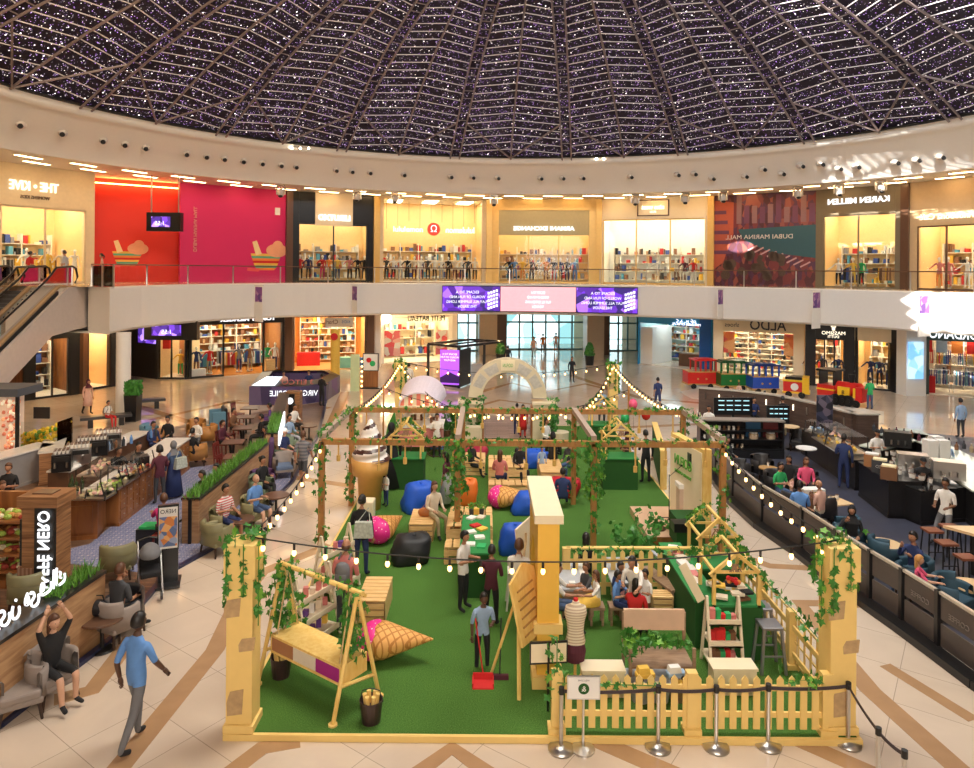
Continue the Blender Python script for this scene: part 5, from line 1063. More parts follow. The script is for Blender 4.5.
carriage(721, 748, 391, 361, 'dark green toy train carriage with brass trim', GREEN, mat('train_dark_green', (.005, .07, .02), .3)); carriage(753, 779, 394, 364, 'blue toy train carriage with four windows', BLUE, mat('train_dark_blue', (.01, .03, .15), .3))
a, b = at(783, 397), at(808, 399); L = (b-a).length; t = T('train_tender', 'red and yellow coal tender with a round white emblem, behind the locomotive', 'toy train', (a+b)/2, atan2(b.y-a.y, b.x-a.x)); x = L/2
MB().bx(-x, 0, .3, x, 1, .95).build('body', RED, t); MB().bx(-x-.03, -.03, .9, x+.03, 1.03, 1.0).bx(-x-.03, -.04, .25, x+.1, 1.03, .35).build('yellow_trim', YELL, t); MB().bx(x-.3, -.05, .3, x+.05, 1.02, 1.15).build('yellow_end', YELL, t); MB().bx(-x+.1, .1, .98, x-.3, .9, 1.15).build('coal', BLACK, t); MB().push(Matrix.Translation((-.05, -.03, .62)) @ Matrix.Rotation(pi/2, 4, 'X')).cyl((0, 0, 0), .2, .03, 18).build('emblem', WHITE, t)
for s in (-.55, .5): wheel(t, s*x, 0, .18)
a, b = at(817, 402), at(862, 409); L = (b-a).length; t = T('toy_locomotive', 'red and yellow toy steam locomotive with an open black cab', 'toy train', (a+b)/2, atan2(b.y-a.y, b.x-a.x)); x = L/2
MB().bx(-x, 0, .3, -x+.9, 1, 1.0).build('cab_body', RED, t); MB().bx(-x-.03, -.03, .72, -x+.93, 1.03, .8).build('yellow_trim', YELL, t)
for s in (0, 1): MB().bx(-x+.06+.75*s, .05, 1, -x+.12+.75*s, .95, 1.75).build('cab_post', BLACK, t)
MB().bx(-x-.05, -.05, 1.72, -x+1.0, 1.05, 1.82).build('cab_roof', BLACK, t); g = MB(); g.push(Matrix.Translation((-x+.9, .5, .85)) @ Matrix.Rotation(pi/2, 4, 'Y')); g.cyl((0, 0, 0), .38, L-1.2, 20); g.build('boiler', RED, t); MB().cyl((x-.75, .5, 1.2), .12, .45, 12, 0, .17).build('chimney', BLACK, t)
MB().bx(-x+1.1, -.03, .45, -x+1.7, .1, 1.0).build('yellow_panel', YELL, t); MB().bx(x-.35, -.02, .3, x, 1.02, 1.05).build('buffer_plate', RED, t); MB().bx(x-.45, -.03, .5, x-.33, .05, 1.0).build('yellow_stripe', YELL, t); txt('8', .3, BLACK, t, (-x+1.4, -.06, .72), ext=.01)
for s in (-.7, -.15, .15, .4, .75): wheel(t, s*x, 0, .3 if abs(s) < .5 else .2)
pf = flat([(680, 392), (700, 388), (884, 412), (884, 424), (868, 424), (690, 398)], .03, 'train_platform', mat('pale_platform', (.6, .58, .52), .2), None, 'pale low platform under the toy train', 'platform')
# ================================================================ right cafe
RFL = mat('dark_blue_cafe_floor', (.05, .052, .075), .4, var=.3, scale=3); BRZ = mat('dark_bronze_panel', (.06, .045, .038), .4, .2)
flat([(699, 430), (715, 468), (735, 494), (765, 524), (815, 556), (856, 590), (902, 622), (940, 645), (1040, 710), (1100, 560), (1000, 440), (880, 430), (800, 414), (704, 400)], .03, 'floor_right_cafe', RFL)
# back wall with slots
WP = [(699, 420), (740, 424), (776, 429), (816, 440), (853, 452)]
P = [at(*p) for p in WP]; o_ = P[0].copy(); t = T('slotted_screen_wall', 'long low dark brown wall with lit slots behind the right café', 'partition', o_); Q = [(p.x-o_.x, p.y-o_.y) for p in P]; SW = wood('dark_brown_screen', (.07, .04, .03), (.12, .075, .055), (1, 1, 8)); extrude_path(MB(), Q, .25, 0, 1.5).build('wall', SW, t)
extrude_path(MB(), Q, .34, 1.5, 1.56).build('coping', mat('pale_coping', (.5, .45, .38), .25), t)
sl_m = mat('slot_light', (1, .85, .6), emit=2.)
for a, b in zip(Q, Q[1:]):
    a = Vector((*a, 0)); b = Vector((*b, 0)); d = b-a; n = max(2, int(d.length/.55)); u = d.normalized(); nn = Vector((u.y, -u.x, 0))
    for k in range(n):
        c = a+d*(k+.5)/n+nn*.14; c.z = 1.2; MB().bar(c-Vector((0, 0, .1+.05*(k % 3))), c+Vector((0, 0, .1)), .04).build('slot', sl_m if k % 2 else METAL, t)
e = T('end_wall', 'brown end block of the slotted wall with a pale top', 'partition', at(864, 453)); MB().bx(-.35, -.1, 0, .5, .9, 1.5).build('block', SW, e); MB().bx(-.4, -.15, 1.5, .55, .95, 1.56).build('coping', mat('pale_coping', (0, 0, 0)), e)
# fence (near side)
FP = [(706, 456), (716, 478), (733, 500), (762, 526), (802, 553), (836, 579), (870, 604), (902, 626), (938, 652), (980, 683), (1030, 715)]
FP = [(699, 440)]+FP; P = [at(*p) for p in FP]; o_ = P[4].copy(); t = T('cafe_fence', 'dark bronze panelled fence with a pale top rail enclosing the right café', 'fence', o_); fh = 1.15
Q = [Vector((p.x-o_.x, p.y-o_.y, 0)) for p in P]
extrude_path(MB(), [(q.x, q.y) for q in Q], .07, fh-.05, fh).build('top_rail', mat('pale_rail', (.6, .55, .48), .3, .5), t); extrude_path(MB(), [(q.x-.15, q.y-.15) for q in Q], .3, .0, .14).build('plinth', BLACK, t)
PM = mat('smoked_panel', (.07, .055, .05), .35)
for i, (a, b) in enumerate(zip(Q, Q[1:])):
    MB().bar(a, a+Vector((0, 0, fh)), .1).build('post', BLACK, t); d = (b-a).normalized(); A_, B_ = a+d*.08, b-d*.08
    MB().bar(A_+Vector((0, 0, .86)), B_+Vector((0, 0, .86)), .03, .42).build('upper_panel', PM, t); MB().bar(A_+Vector((0, 0, .36)), B_+Vector((0, 0, .36)), .03, .42).build('lower_panel', PM, t)
    if i in (2, 3, 8, 9, 10): c = (a+b)/2; txt('COFFEE', .14, mat('panel_lettering', (.2, .17, .15)), t, (c.x-.03, c.y-.05, .8), (pi/2, 0, atan2(d.y, d.x)), ext=.004)
# shelving unit, screens
o_ = at(742, 459); t = T('merchandise_shelf', 'long black shelf unit with mugs and tins near the fence', 'shelf', o_, -.05); x = 1.55; MB().bx(-x, .45, 0, x, .5, 1.4).bx(-x, 0, 0, -x+.05, .5, 1.4).bx(x-.05, 0, 0, x, .5, 1.4).build('carcass', BLACK, t)
for z in (.35, .7, 1.02): MB().bx(-x, 0, z, x, .48, z+.03).build('shelf', BLACK, t)
MB().bx(-x-.03, -.03, 1.4, x+.03, .53, 1.45).build('top', mat('pale_edge_top', (.25, .22, .19), .3), t); MB().bx(-x, -.02, 0, x, .02, .33).build('kick_panel', BLACK, t); MB().bx(.25, .38, .75, .8, .42, 1.38).build('blue_poster', mat('blue_poster_dark', (.03, .12, .25)), t); MB().bx(.9, .38, .75, 1.45, .42, 1.38).build('red_poster', mat('red_poster_dark', (.2, .03, .03)), t)
for k in range(26):
    r_ = k // 9; xx = -x+.18+(k % 9)*.18+.02*r_; tag(MB().lathe([(0, 0), (.045, 0), (.05, .14), (0, .14)], n=10).build('mug', [WHITE, clo('brown'), clo('cream')][k % 3], loc=o_+Vector((xx, .2, (.38, .73, 1.05)[r_]))), 'small mug or tin on the black shelf unit', 'mug', 'mugs on the black shelf unit')
for xx, lb in ((.5, 'left'), (1.15, 'right')): b_ = T('basket', '%s round woven basket on the black shelf unit' % lb, 'basket', o_+Vector((xx, .2, .73))); MB().lathe([(0, 0), (.16, 0), (.18, .16), (.1, .22), (0, .24)], n=14).build('body', mat('woven_straw', (.6, .45, .3)), b_); MB().cyl((0, 0, .2), .15, .05, 12).build('cushion', WHITE, b_)
for px, py, lb, w_ in ((733, 432, 'large menu screen on a stand by the slotted wall', 1.3), (778, 442, 'small dark menu screen behind the standing attendant', .7)):
    t = T('menu_screen', lb, 'screen', at(px, py)); MB().bx(-w_*.65, 0, .75, w_*.65, .08, 1.5).build('screen', BLACK, t); MB().bx(-.05, .02, 0, .05, .1, .8).build('stand', BLACK, t); g = MB()
    for k in range(12): xx = -w_*.5+(k % 4)*w_*.28; zz = 1.35-(k // 4)*.2; g.bx(xx, -.012, zz, xx+w_*.2, 0, zz+.04)
    g.build('writing', mat('chalk_glow', (.4, .7, .8), emit=.8), t)
t = T('banner_stand', 'tall dark printed banner stand in front of the slotted wall', 'banner', at(824, 449)); MB().bx(-.32, -.04, .05, .32, .0, 2.15).build('banner', vor_cells('dark_banner', 4, [(.03, .03, .05), (.06, .06, .1), (.15, .12, .16), (.02, .02, .03)], .4), t); MB().bx(-.35, -.15, 0, .35, .15, .05).build('base', BLACK, t)
# seating
TEAL = mat('petrol_velvet', (.02, .06, .09), .65, var=.25); DCH = mat('charcoal_leather', (.025, .022, .022), .45); MAPLE = mat('pale_maple_top', (.75, .52, .28), .3); GLEG = DMETAL
armchair(876, 556, 40, 'petrol blue armchair under the person in the black headscarf', TEAL, loc=ph(852, 505, 1.366, .03)); armchair(844, 548, -120, 'petrol blue armchair facing the person in the headscarf, by the fence', TEAL)
armchair(912, 580, -100, 'petrol blue armchair holding the man drinking coffee', TEAL, loc=ph(914, 531, 1.376, .03)); armchair(886, 574, 90, 'petrol blue armchair at the fence left of the small round table', TEAL); armchair(953, 618, 30, 'large petrol blue armchair, empty, right of the blond child', TEAL); armchair(915, 605, 90, 'petrol blue armchair under the blond child in pink', TEAL)
table(884, 566, 'small round pale table between the blue armchairs', MAPLE, .38, .55); table(834, 522, 'pale square table with paper cups by the fence', MAPLE, .35, .6, True, rz=15); table(974, 612, 'pale round table at the right edge of the picture', MAPLE, .4, .55)
for px, py, rz, lb in [(776, 498, 40, 'charcoal armchair under the person in green and jeans'), (790, 494, -20, 'charcoal armchair under the long-haired person in black'), (806, 498, -20, 'charcoal armchair under the woman in the coral jacket'), (795, 520, 150, 'charcoal armchair under the man in the blue shirt'), (822, 524, 150, 'charcoal armchair under the bald man in beige'),
                       (762, 480, 10, 'black empty armchair in front of the shelf unit'), (742, 486, 30, 'black low armchair near the fence curve'), (713, 448, 20, 'dark taupe armchair by the pink bag'), (800, 452, -40, 'black chair under the slotted wall'), (815, 453, 20, 'black chair beside the tall banner stand')]: armchair(px, py, rz, lb, DCH)
table(768, 484, 'small round wooden table by the black armchair', mat('amber_table', (.5, .28, .1), .3), .3, .55); table(752, 441, 'pale table of the man in the dark suit at the slotted wall', MAPLE, .4, .74, True); table(790, 450, 'wooden high table beside the standing attendant', MAPLE, .35, .95); table(806, 470, 'wood-fronted tub table carrying cups and straws', WHITE, .35, .8)
# service counters
BC = mat('black_counter', (.014, .013, .014), .3); GT = mat('pale_green_worktop', (.55, .58, .48), .15)
P1 = [(812, 454), (840, 472), (868, 492)]; t = counter('black pastry counter of the right café, with a slanted food display', P1, .8, 1.0, m=BC, top=BC, name='pastry_counter')
counter('black coffee bar of the right café facing the walkway', [(874, 497), (905, 520)], .9, 1.1, m=BC, top=BC, name='coffee_bar'); counter('black rear bar of the right café running off to the right', [(907, 521), (950, 517), (1040, 514)], .9, 1.0, m=BC, top=mat('gloss_black_top', (.02, .02, .02), .12), name='coffee_bar')
pastry_case(838, 446, 1.0, 2.4, atan2(at(868, 492).y-at(812, 454).y, at(868, 492).x-at(812, 454).x), 'glass display of sandwiches and pastries on the black counter', [FOOD[0], FOOD[1], clo('yellow')], .9, .6)
pastry_case(817, 432, 1.0, .7, -.8, 'glass display of wrapped snacks at the counter start', [WHITE, clo('sky')], .6, .4)
counter('long pale-topped outer counter along the far side of the right café', [(870, 478), (920, 462)], .7, 1.05, m=BC, top=GT, name='outer_counter'); counter('pale green topped counter running to the right edge', [(906, 456), (985, 505), (1040, 535)], .8, 1.05, m=BC, top=GT, name='outer_counter'); counter('short dark counter with a pale top behind the baristas', [(878, 462), (905, 464)], .6, 1.1, m=BC, top=GT, name='outer_counter')
counter('inner pale counter beside the stacked cup towers', [(950, 500), (990, 530)], .8, 1.05, m=BC, top=GT, name='outer_counter')
for k, (px, py, c_) in enumerate([(872, 466, 'tan'), (880, 472, 'dgrey'), (889, 479, 'brown')]):
    t = T('display_box', ('wooden', 'chalk-lettered dark', 'brown')[k]+' box on the coffee bar front', 'box', at(px, py, 1.1)); MB().box((0, 0, .18), (.42, .3, .36), -.6).build('box', mat('box_'+c_, CLO[c_] if c_ in CLO else (.4, .18, .07), .5), t); MB().box((0, 0, .38), (.36, .26, .05), -.6).build('contents', FOOD[1] if k else WHITE, t)
    if k == 1: txt('ICED', .12, WHITE, t, (-.1, -.2, .2), (pi/2, 0, -.6), ext=.003)
for k in range(42): px, py = 885+random.uniform(0, 60), 458+random.uniform(-6, 14); cup(at(px, py+(px-885)*.25, 1.12), 'white paper cup standing on the coffee bar', WHITE, 'paper cups on the coffee bar', .055, .13)
for px, py in ((930, 462), (936, 458), (942, 462)): t = T('cup_stack', {930: 'left', 936: 'middle', 942: 'right'}[px]+' tall stack of white boxes behind the barista', 'stack', at(px, py, 1.1)); MB().box((0, 0, .35), (.32, .32, .7)).build('boxes', WHITE, t)
for px, py, lb in ((897, 446, 'espresso machine with a dark hood at the left of the coffee bar'), (912, 470, 'long chrome espresso machine in the middle of the coffee bar'), (948, 478, 'chrome milk station right of the stacked boxes')):
    t = T('espresso_machine', lb, 'coffee machine', at(px, py, 1.1), -.4); MB().box((0, 0, .25), (.8, .45, .5)).build('body', METAL if px > 900 else DMETAL, t); [MB().cyl((s, -.28, .1), .03, .15, 8).build('spout', METAL, t) for s in (-.2, 0, .2)]
for k in range(14): px = 874+k*7.5; py = 427+k*1.6+random.uniform(-2, 2); tag(MB().lathe([(0, 0), (.06, 0), (.06, .15), (.02, .22), (.02, .27), (0, .27)], n=8).build('bottle', clo(random.choice(['brown', 'maroon', 'dgrey', 'khaki'])), loc=at(px, py+4, 1.05)), 'small dark bottle on the outer pale counter', 'bottle', 'bottles on the outer counter')
def stool(px, py, label, group, loc=None, rz=0):
    def mk():
        t = T('bar_stool', 'x', 'stool'); MB().box((0, 0, .73), (.38, .34, .05)).build('seat', mat('chestnut_seat', (.25, .08, .04), .4), t)
        for x in (-1, 1):
            for y in (-1, 1): MB().bar((x*.15, y*.13, .7), (x*.19, y*.17, 0), .025).build('leg', DMETAL, t)
        MB().bar((-.18, -.16, .25), (.18, -.16, .25), .02).build('footrest', DMETAL, t); return t
    return inst(FC, 'stool', mk, loc or at(px, py), rz, label, group)
for px, py in ((932, 560), (950, 556), (946, 574), (966, 590), (968, 560)): stool(px, py, 'chestnut bar stool on thin black legs near the right bar', 'bar stools by the right bar')
t = T('communal_table', 'large pale communal table at the right edge', 'table', at(996, 580)); MB().prism([(-.9, .5), (-.3, -.35), (1.6, -.9), (1.9, .5)], 1.0, 1.06).build('tabletop', MAPLE, t)
for x, y in ((-.4, .2), (0, -.25), (1.4, -.5), (1.4, .3)): MB().bar((x, y, 0), (x, y, 1.0), .06).build('leg', DMETAL, t)
MB().box((.8, -.2, 1.075), (.5, .3, .02), .2).build('tray', YELTOP, t)
for px, py, z in ((831, 500, .61), (837, 499, .61), (919, 482, 1.01), (768, 466, .56)): cup(at(px, py, z), 'white takeaway cup on a table of the right café', WHITE, 'takeaway cups on tables of the right café', .045, .12)
t = T('pink_bag', 'pink balloon-like bag on the taupe armchair by the curve of the fence', 'bag', at(706, 431, .5)); MB().sph((0, 0, .2), (.15, .12, .22), 10, 7).build('body', clo('pink'), t, True); MB().tube([(-.05, 0, .4), (0, 0, .55), (.05, 0, .4)], .01, 5).build('handle', clo('pink'), t)
t = T('gift_box', 'white and gold checked box on the table of the bald man', 'box', at(812, 496, .75)); MB().box((0, 0, .11), (.6, .32, .22), .1).build('box', WHITE, t)
g = MB(); [g.box((x, -.165, .11), (.015, .01, .22), .0) for x in (-.2, -.07, .07, .2)]; [g.box((0, -.167, z), (.6, .01, .015)) for z in (.07, .15)]; g.build('checks', clo('yellow'), t); table(812, 520, 'low black table under the checked gift box', BC, .4, .74)
# ================================================================ garden play area
TZ = .1
def _turf(nt, N, L, b):
    tc = N.new('ShaderNodeTexCoord'); nz = N.new('ShaderNodeTexNoise'); nz.inputs['Scale'].default_value = 60; L.new(tc.outputs['Object'], nz.inputs[0]); n2 = N.new('ShaderNodeTexNoise'); n2.inputs['Scale'].default_value = .8; L.new(tc.outputs['Object'], n2.inputs[0])
    r = ramp(N, [(.3, (.034, .092, .014)), (.5, (.07, .17, .03)), (.75, (.13, .27, .06))]); L.new(nz.outputs['Fac'], r.inputs[0]); mr = N.new('ShaderNodeMapRange'); mr.inputs[3].default_value = .8; mr.inputs[4].default_value = 1.2; L.new(n2.outputs['Fac'], mr.inputs[0])
    sc = N.new('ShaderNodeVectorMath'); sc.operation = 'SCALE'; L.new(r.outputs[0], sc.inputs[0]); L.new(mr.outputs[0], sc.inputs['Scale']); L.new(sc.outputs[0], b.inputs['Base Color']); b.inputs['Roughness'].default_value = .95; b.inputs['Specular IOR Level'].default_value = .15
    bp = N.new('ShaderNodeBump'); bp.inputs['Strength'].default_value = .6; bp.inputs['Distance'].default_value = .02; L.new(nz.outputs['Fac'], bp.inputs['Height']); L.new(bp.outputs[0], b.inputs['Normal'])
TURFM = pmat('artificial_turf', _turf)
X0, X1, Y0, Y1 = -3.85, 5.62, 10.35, 31.2
t = T('turf_platform', 'green artificial grass platform with a cream edge in the middle of the atrium', 'platform', (0, 0, 0)); MB().bx(X0, Y0, 0, X1, Y1, TZ-.005).build('cream_base', YEL, t); MB().bx(X0+.06, Y0+.06, TZ-.005, X1-.06, Y1-.06, TZ).build('turf', TURFM, t)
def tat(px, py, z=0): return at(px, py, TZ+z)
def ivy_leaf(g, c, s, d=None, m=0):
    """five-pointed ivy leaf"""
    a = random.uniform(0, 6.28); u = Vector((cos(a), sin(a), random.uniform(-.4, .4))).normalized(); v = Vector((0, 0, -1)) if random.random() < .7 else Vector((random.uniform(-1, 1), random.uniform(-1, 1), 0)).normalized()
    v = (v-u*v.dot(u)).normalized(); n = u.cross(v)*.15; c = Vector(c)
    P_ = [(0, 1.1), (.35, .35), (.95, .25), (.5, -.25), (.45, -.8), (0, -.5), (-.45, -.8), (-.5, -.25), (-.95, .25), (-.35, .35)]
    g.add([c]+[c+u*x*s+v*y*s+n*s*abs(x)*2 for x, y in P_], [(0, i+1, (i+1) % 10+1) for i in range(10)], m)
def vine(t, pts, n, spread, s=.09, name='ivy', mm=None):
    g = MB(); pts = [Vector(p) for p in pts]
    for _ in range(n):
        k = random.randrange(len(pts)-1); p = pts[k].lerp(pts[k+1], random.random()); p = p+Vector((random.gauss(0, spread), random.gauss(0, spread), random.gauss(0, spread*.5))); ivy_leaf(g, p, s*random.uniform(.6, 1.3), None, random.choice((0, 0, 0, 1)))
    g.tube([p+Vector((0, .0, 0)) for p in pts], .008, 4)
    return g.build(name, mm or [LEAF, LEAF2], t)
# towers
BRICKP = mat('exposed_brick_patch', (.5, .33, .16), .8, var=.3, scale=12)
def tower(x, y, label, w=.385, h=2.82):
    t = T('garden_pillar', label, 'pillar', (x, y, TZ-.0)); MB().box((0, 0, .06), (w+.07, w+.07, .12)).build('plinth', YEL, t, bevel=.01); MB().box((0, 0, (h-.5)/2+.1), (w, w, h-.55)).build('shaft', YEL, t)
    MB().box((0, 0, h-.28), (w+.08, w+.08, .5)).build('cap', YEL, t, bevel=.01)
    for (dx, z, hh) in ((-.1, 1.7, .3), (.12, 1.2, .22), (-.05, .25, .4)):
        MB().xz([(dx-.12, z), (dx+.1, z+.03), (dx+.12, z+hh), (dx-.08, z+hh*.9), (dx-.13, z+hh*.5)], -w/2-.008, -w/2+.01).build('brick_patch', BRICKP, t)
    for k in range(7):
        a = k*2*pi/7+.5; xx, yy = cos(a), sin(a); m_ = max(abs(xx), abs(yy)); q = (w/2+.06)/m_; L = random.uniform(.6, 1.3); vine(t, [(xx*q, yy*q, h), (xx*q, yy*q, h-L)], int(22*L), .025, .07, 'ivy_strand')
    vine(t, [(-.15, -.1, h+.04), (.15, .1, h+.06)], 26, .12, .08, 'ivy_crown'); return t
tower(-3.63, 10.58, 'cream brick-patched garden pillar with hanging ivy, nearest left corner'); tower(5.38, 10.66, 'cream brick-patched garden pillar with hanging ivy, nearest right corner')
tower(-4.1+.3, 30.9, 'cream ivy-topped garden pillar at the far left corner behind the awning'); tower(5.6, 30.9, 'cream ivy-topped garden pillar at the far right corner')
# pergola
t = T('pergola', 'long reddish wooden pergola wound with ivy over the turf', 'pergola', (0, 0, 0))
ff = [tat(321, 552), tat(456, 562), tat(594, 545), tat(722, 541)]; fY = (ff[0].y+ff[3].y)/2; zF, zB = 2.66, 2.88
FPx = [-4.16+.1, None, None, 6.1]
fp = [atY(px, 443, fY) for px in (322, 458, 594, 723)]; bp_ = [atY(px, 411, 20.7) for px in (352, 463, 574, 683)]
PZ = (fp[0].z+fp[3].z)/2; PB = (bp_[0].z+bp_[3].z)/2
for p in fp: p.z = PZ
for p in bp_: p.z = PB
for i, p in enumerate(fp+bp_):
    MB().bar((p.x, p.y, TZ if X0 < p.x < X1 else 0), (p.x, p.y, p.z), .14).build('post', OAK, t); hv = i in (1, 2); vine(t, [(p.x, p.y, p.z), (p.x, p.y, 1.4 if hv else .2)], 190 if hv else 95, .13 if hv else .09, .08, 'ivy')
    if hv: vine(t, [(p.x, p.y, p.z-.2), (p.x, p.y, .4)], 60, .07, .08, 'ivy')
for P_ in (fp, bp_):
    for a, b in zip(P_, P_[1:]): MB().bar(a, b, .14).build('beam', OAK, t); vine(t, [a+Vector((0, -.05, .06)), b+Vector((0, -.05, .06))], int(24*(b-a).length), .06, .07, 'ivy')
for a, b in zip(fp, bp_): MB().bar(a+Vector((0, 0, .12)), b+Vector((0, 0, .05)), .14).build('cross_beam', mat('greyed_oak', (.4, .3, .24)), t); 
for a, b in ((fp[0], bp_[0]), (fp[3], bp_[3])): vine(t, [a+Vector((0, 0, .16)), b+Vector((0, 0, .12))], 60, .07, .08, 'ivy')
HOLD = mat('wooden_lamp_stem', (.75, .45, .12), .5)
for k in range(11):
    for P_, L in ((fp, .28), (bp_, .3)):
        p = P_[0].lerp(P_[3], (k+.5)/11+random.uniform(-.02, .02)); L2 = L+random.uniform(0, .25); g = MB(); g.bar((p.x, p.y, p.z-.07), (p.x, p.y, p.z-.07-L2), .035).cyl((p.x, p.y, p.z-.2-L2), .05, .15, 8); h_ = g.build('pendant', HOLD, t)
# string lights
def string(label, A_, B_, n, sag, bl=.1, offs=0):
    A_, B_ = Vector(A_), Vector(B_); t = T('string_light', label, 'string lights', (0, 0, 0)); P_ = [A_.lerp(B_, k/30)-Vector((0, 0, sag*4*(k/30)*(1-k/30))) for k in range(31)]; MB().tube(P_, .012, 5).build('cable', CABLE, t)
    for k in range(n):
        f = (k+.5+offs)/n; p = A_.lerp(B_, f)-Vector((0, 0, sag*4*f*(1-f))); MB().cyl((p.x, p.y, p.z-bl), .02, bl, 6).build('socket', CABLE, t); MB().sph((p.x, p.y, p.z-bl-.045), (.035, .035, .05), 8, 6).build('bulb', BULB, t, True)
    return t
nl, nr, fl_, fr_ = (-3.6, 10.62, 2.93), (5.38, 10.66, 2.93), (-3.8, 30.9, 2.93), (5.6, 30.9, 2.93)
string('bulb string sagging between the two nearest garden pillars', nl, nr, 19, .36); string('bulb string from the near left pillar to the pergola corner', nl, fp[0], 12, .25); string('bulb string from the near right pillar to the pergola corner', nr, fp[3], 12, .25)
string('bulb string from the far left pillar to the pergola back corner', fl_, bp_[0], 24, .3); string('bulb string from the far right pillar to the pergola back corner', fr_, bp_[3], 24, .3); string('bulb string between the two far garden pillars', fl_, fr_, 20, .5)
string('bulb string across the turf from far left pillar to pergola middle', fl_, bp_[1], 14, .4); string('bulb string across the turf from far right pillar to pergola middle', fr_, bp_[2], 14, .4)
string('bulb string crossing behind the pergola, left diagonal', (-3.8, 26, 2.6), bp_[2], 14, .4); string('bulb string crossing behind the pergola, right diagonal', (5.3, 26, 2.6), bp_[1], 14, .4)
for i_, (x_, y_) in enumerate(((-3.8, 26), (5.3, 26))): t = T('string_light_post', 'slim wooden post holding up diagonal bulb strings, %s side' % ('left', 'right')[i_], 'post', (x_, y_, TZ)); MB().bar((0, 0, 0), (0, 0, 2.6), .06).build('post', OAK, t)
# centre arch wall
t = T('arch_wall', 'thick golden cream wall with an arched niche in the middle of the turf', 'wall', (1.06, 12.65, TZ)); g = MB(); Y_ = 1.05; H_ = 2.72; n = 12
arc_ = [(.55*cos(pi*k/n), 1.55+.55*sin(pi*k/n)) for k in range(n+1)]
g.yz([(-Y_, 0), (-.55, 0), (-.55, 1.55), (-.55, H_), (-Y_, H_)], -.18, .18); g.yz([(.55, 0), (Y_, 0), (Y_, H_), (.55, H_), (.55, 1.55)], -.18, .18); g.yz([(-.55, 1.55)]+[(-x, z) for x, z in arc_[1:-1]]+[(.55, 1.55), (.55, H_), (-.55, H_)], -.18, .18) 
g.build('wall', mat('golden_paint', (.85, .5, .07), .55, var=.04), t); MB().bx(-.24, -Y_-.07, H_, .24, Y_+.07, H_+.14).build('coping', YELTOP, t); MB().bx(-.24, -Y_-.06, .9, .24, -Y_+.3, 1.06).build('ledge', YEL, t); MB().bx(-.26, -Y_-.08, 0, .26, -Y_+.35, .2).build('plinth', YEL, t)
MB().yz(arc_, .1, .16).build('niche_back', YELTOP, t); MB().bx(.1, -.55, 0, .16, .55, 1.55).build('niche_back', YELTOP, t)
# picket fences
def picket(label, A_, B_, h, cap=True, gap=.17, pw=.1, lattice=False, name='picket_fence', m=YEL, posts=2.2):
    A_, B_ = Vector(A_), Vector(B_); d = B_-A_; L = d.length; t = T(name, label, 'fence', A_, atan2(d.y, d.x)); n = int(L/gap)
    for z in (.22, h*.72): MB().bx(0, .0, z, L, .035, z+.08).build('rail', m, t)
    for k in range(n+1):
        x = k*L/n; g = MB()
        if lattice: g.bx(x-.02, -.02, .05, x+.02, .0, h)
        else: g.xz([(x-pw/2, .06), (x+pw/2, .06), (x+pw/2, h-.06), (x, h), (x-pw/2, h-.06)], -.025, .0)
        g.build('picket', m, t)
    if lattice:
        for z in (.1, .45, .62, h-.04): MB().bx(0, -.03, z, L, -.01, z+.035).build('slat', m, t)
    m_ = max(1, round(L/posts))
    for k in range(m_+1): x = k*L/m_; MB().bx(x-.08, -.05, 0, x+.08, .08, h+.04).bx(x-.13, -.1, 0, x+.13, .12, .08).build('post', m, t)
    return t
t = picket('cream picket fence along the front right edge of the turf', (1.1, 10.5, TZ), (5.15, 10.5, TZ), .86); vine(t, [(0, -.06, .75), (1.5, -.06, .72)], 30, .05, .06); vine(t, [(3.4, -.02, .8), (4.05, -.02, .8)], 26, .08, .07); vine(t, [(0, 0, 1.4), (0, 0, .5)], 30, .09, .07)
t = picket('cream picket fence behind the children’s tables', tuple(tat(566, 597)), tuple(tat(706, 597)), 1.0, gap=.19); vine(t, [(0, 0, 1.0), (2.9, 0, 1.0)], 60, .07, .07); MB().bx(0, 0, 1.0, 2.9, .1, 1.04).build('top_board', YEL, t)
t = picket('cream lattice fence along the right edge of the turf', (5.4, 10.9, TZ), (5.4, 15.0, TZ), .95, lattice=True, gap=.22, posts=1.35); vine(t, [(0, 0, 1.0), (4, 0, 1.0)], 60, .07, .07)
# crates
def crate(x, y, w, d, h, label, rz=0, name='crate_bench', nb=7, z=TZ, cat='bench'):
    t = T(name, label, cat, (x, y, z), rz)
    for k in range(nb):
        y0 = -d/2+d*k/nb; MB().bx(-w/2, y0+.008, h-.03, w/2, y0+d/nb-.012, h).build('board', PINE, t)
    for s in (-1, 1):
        for q in range(3): z0 = .02+q*(h-.05)/3; MB().bx(-w/2, s*d/2-(.02 if s > 0 else 0), z0, w/2, s*d/2+(.02 if s < 0 else 0), z0+(h-.05)/3-.03).build('front_slat', PINE, t)
        MB().bx(s*w/2-(.02 if s > 0 else 0), -d/2, 0, s*w/2+(.02 if s < 0 else 0), d/2, h-.03).build('side', PINE, t)
    MB().bx(-w/2+.03, -d/2+.03, .01, w/2-.03, d/2-.03, h-.05).build('gap_shade_box', mat('painted_shade_pine', (.3, .16, .06)), t); return t  # dark block filling the crate, shade between slats put into its colour
crate(-2.2, 14.15, .55, 1.1, .45, 'pale pine crate bench behind the swing, beside the man with the backpack'); crate(-1.62, 18.3, .62, 1.15, .45, 'pine crate bench with the seated woman in cream, beside the blue bean bag', .0)
crate(-.35, 24.1, .7, 1.3, .45, 'pine crate bench behind the orange bean bag'); crate(2.15, 23.2, .75, 1.6, .45, 'pine crate bench behind the red bean bag')
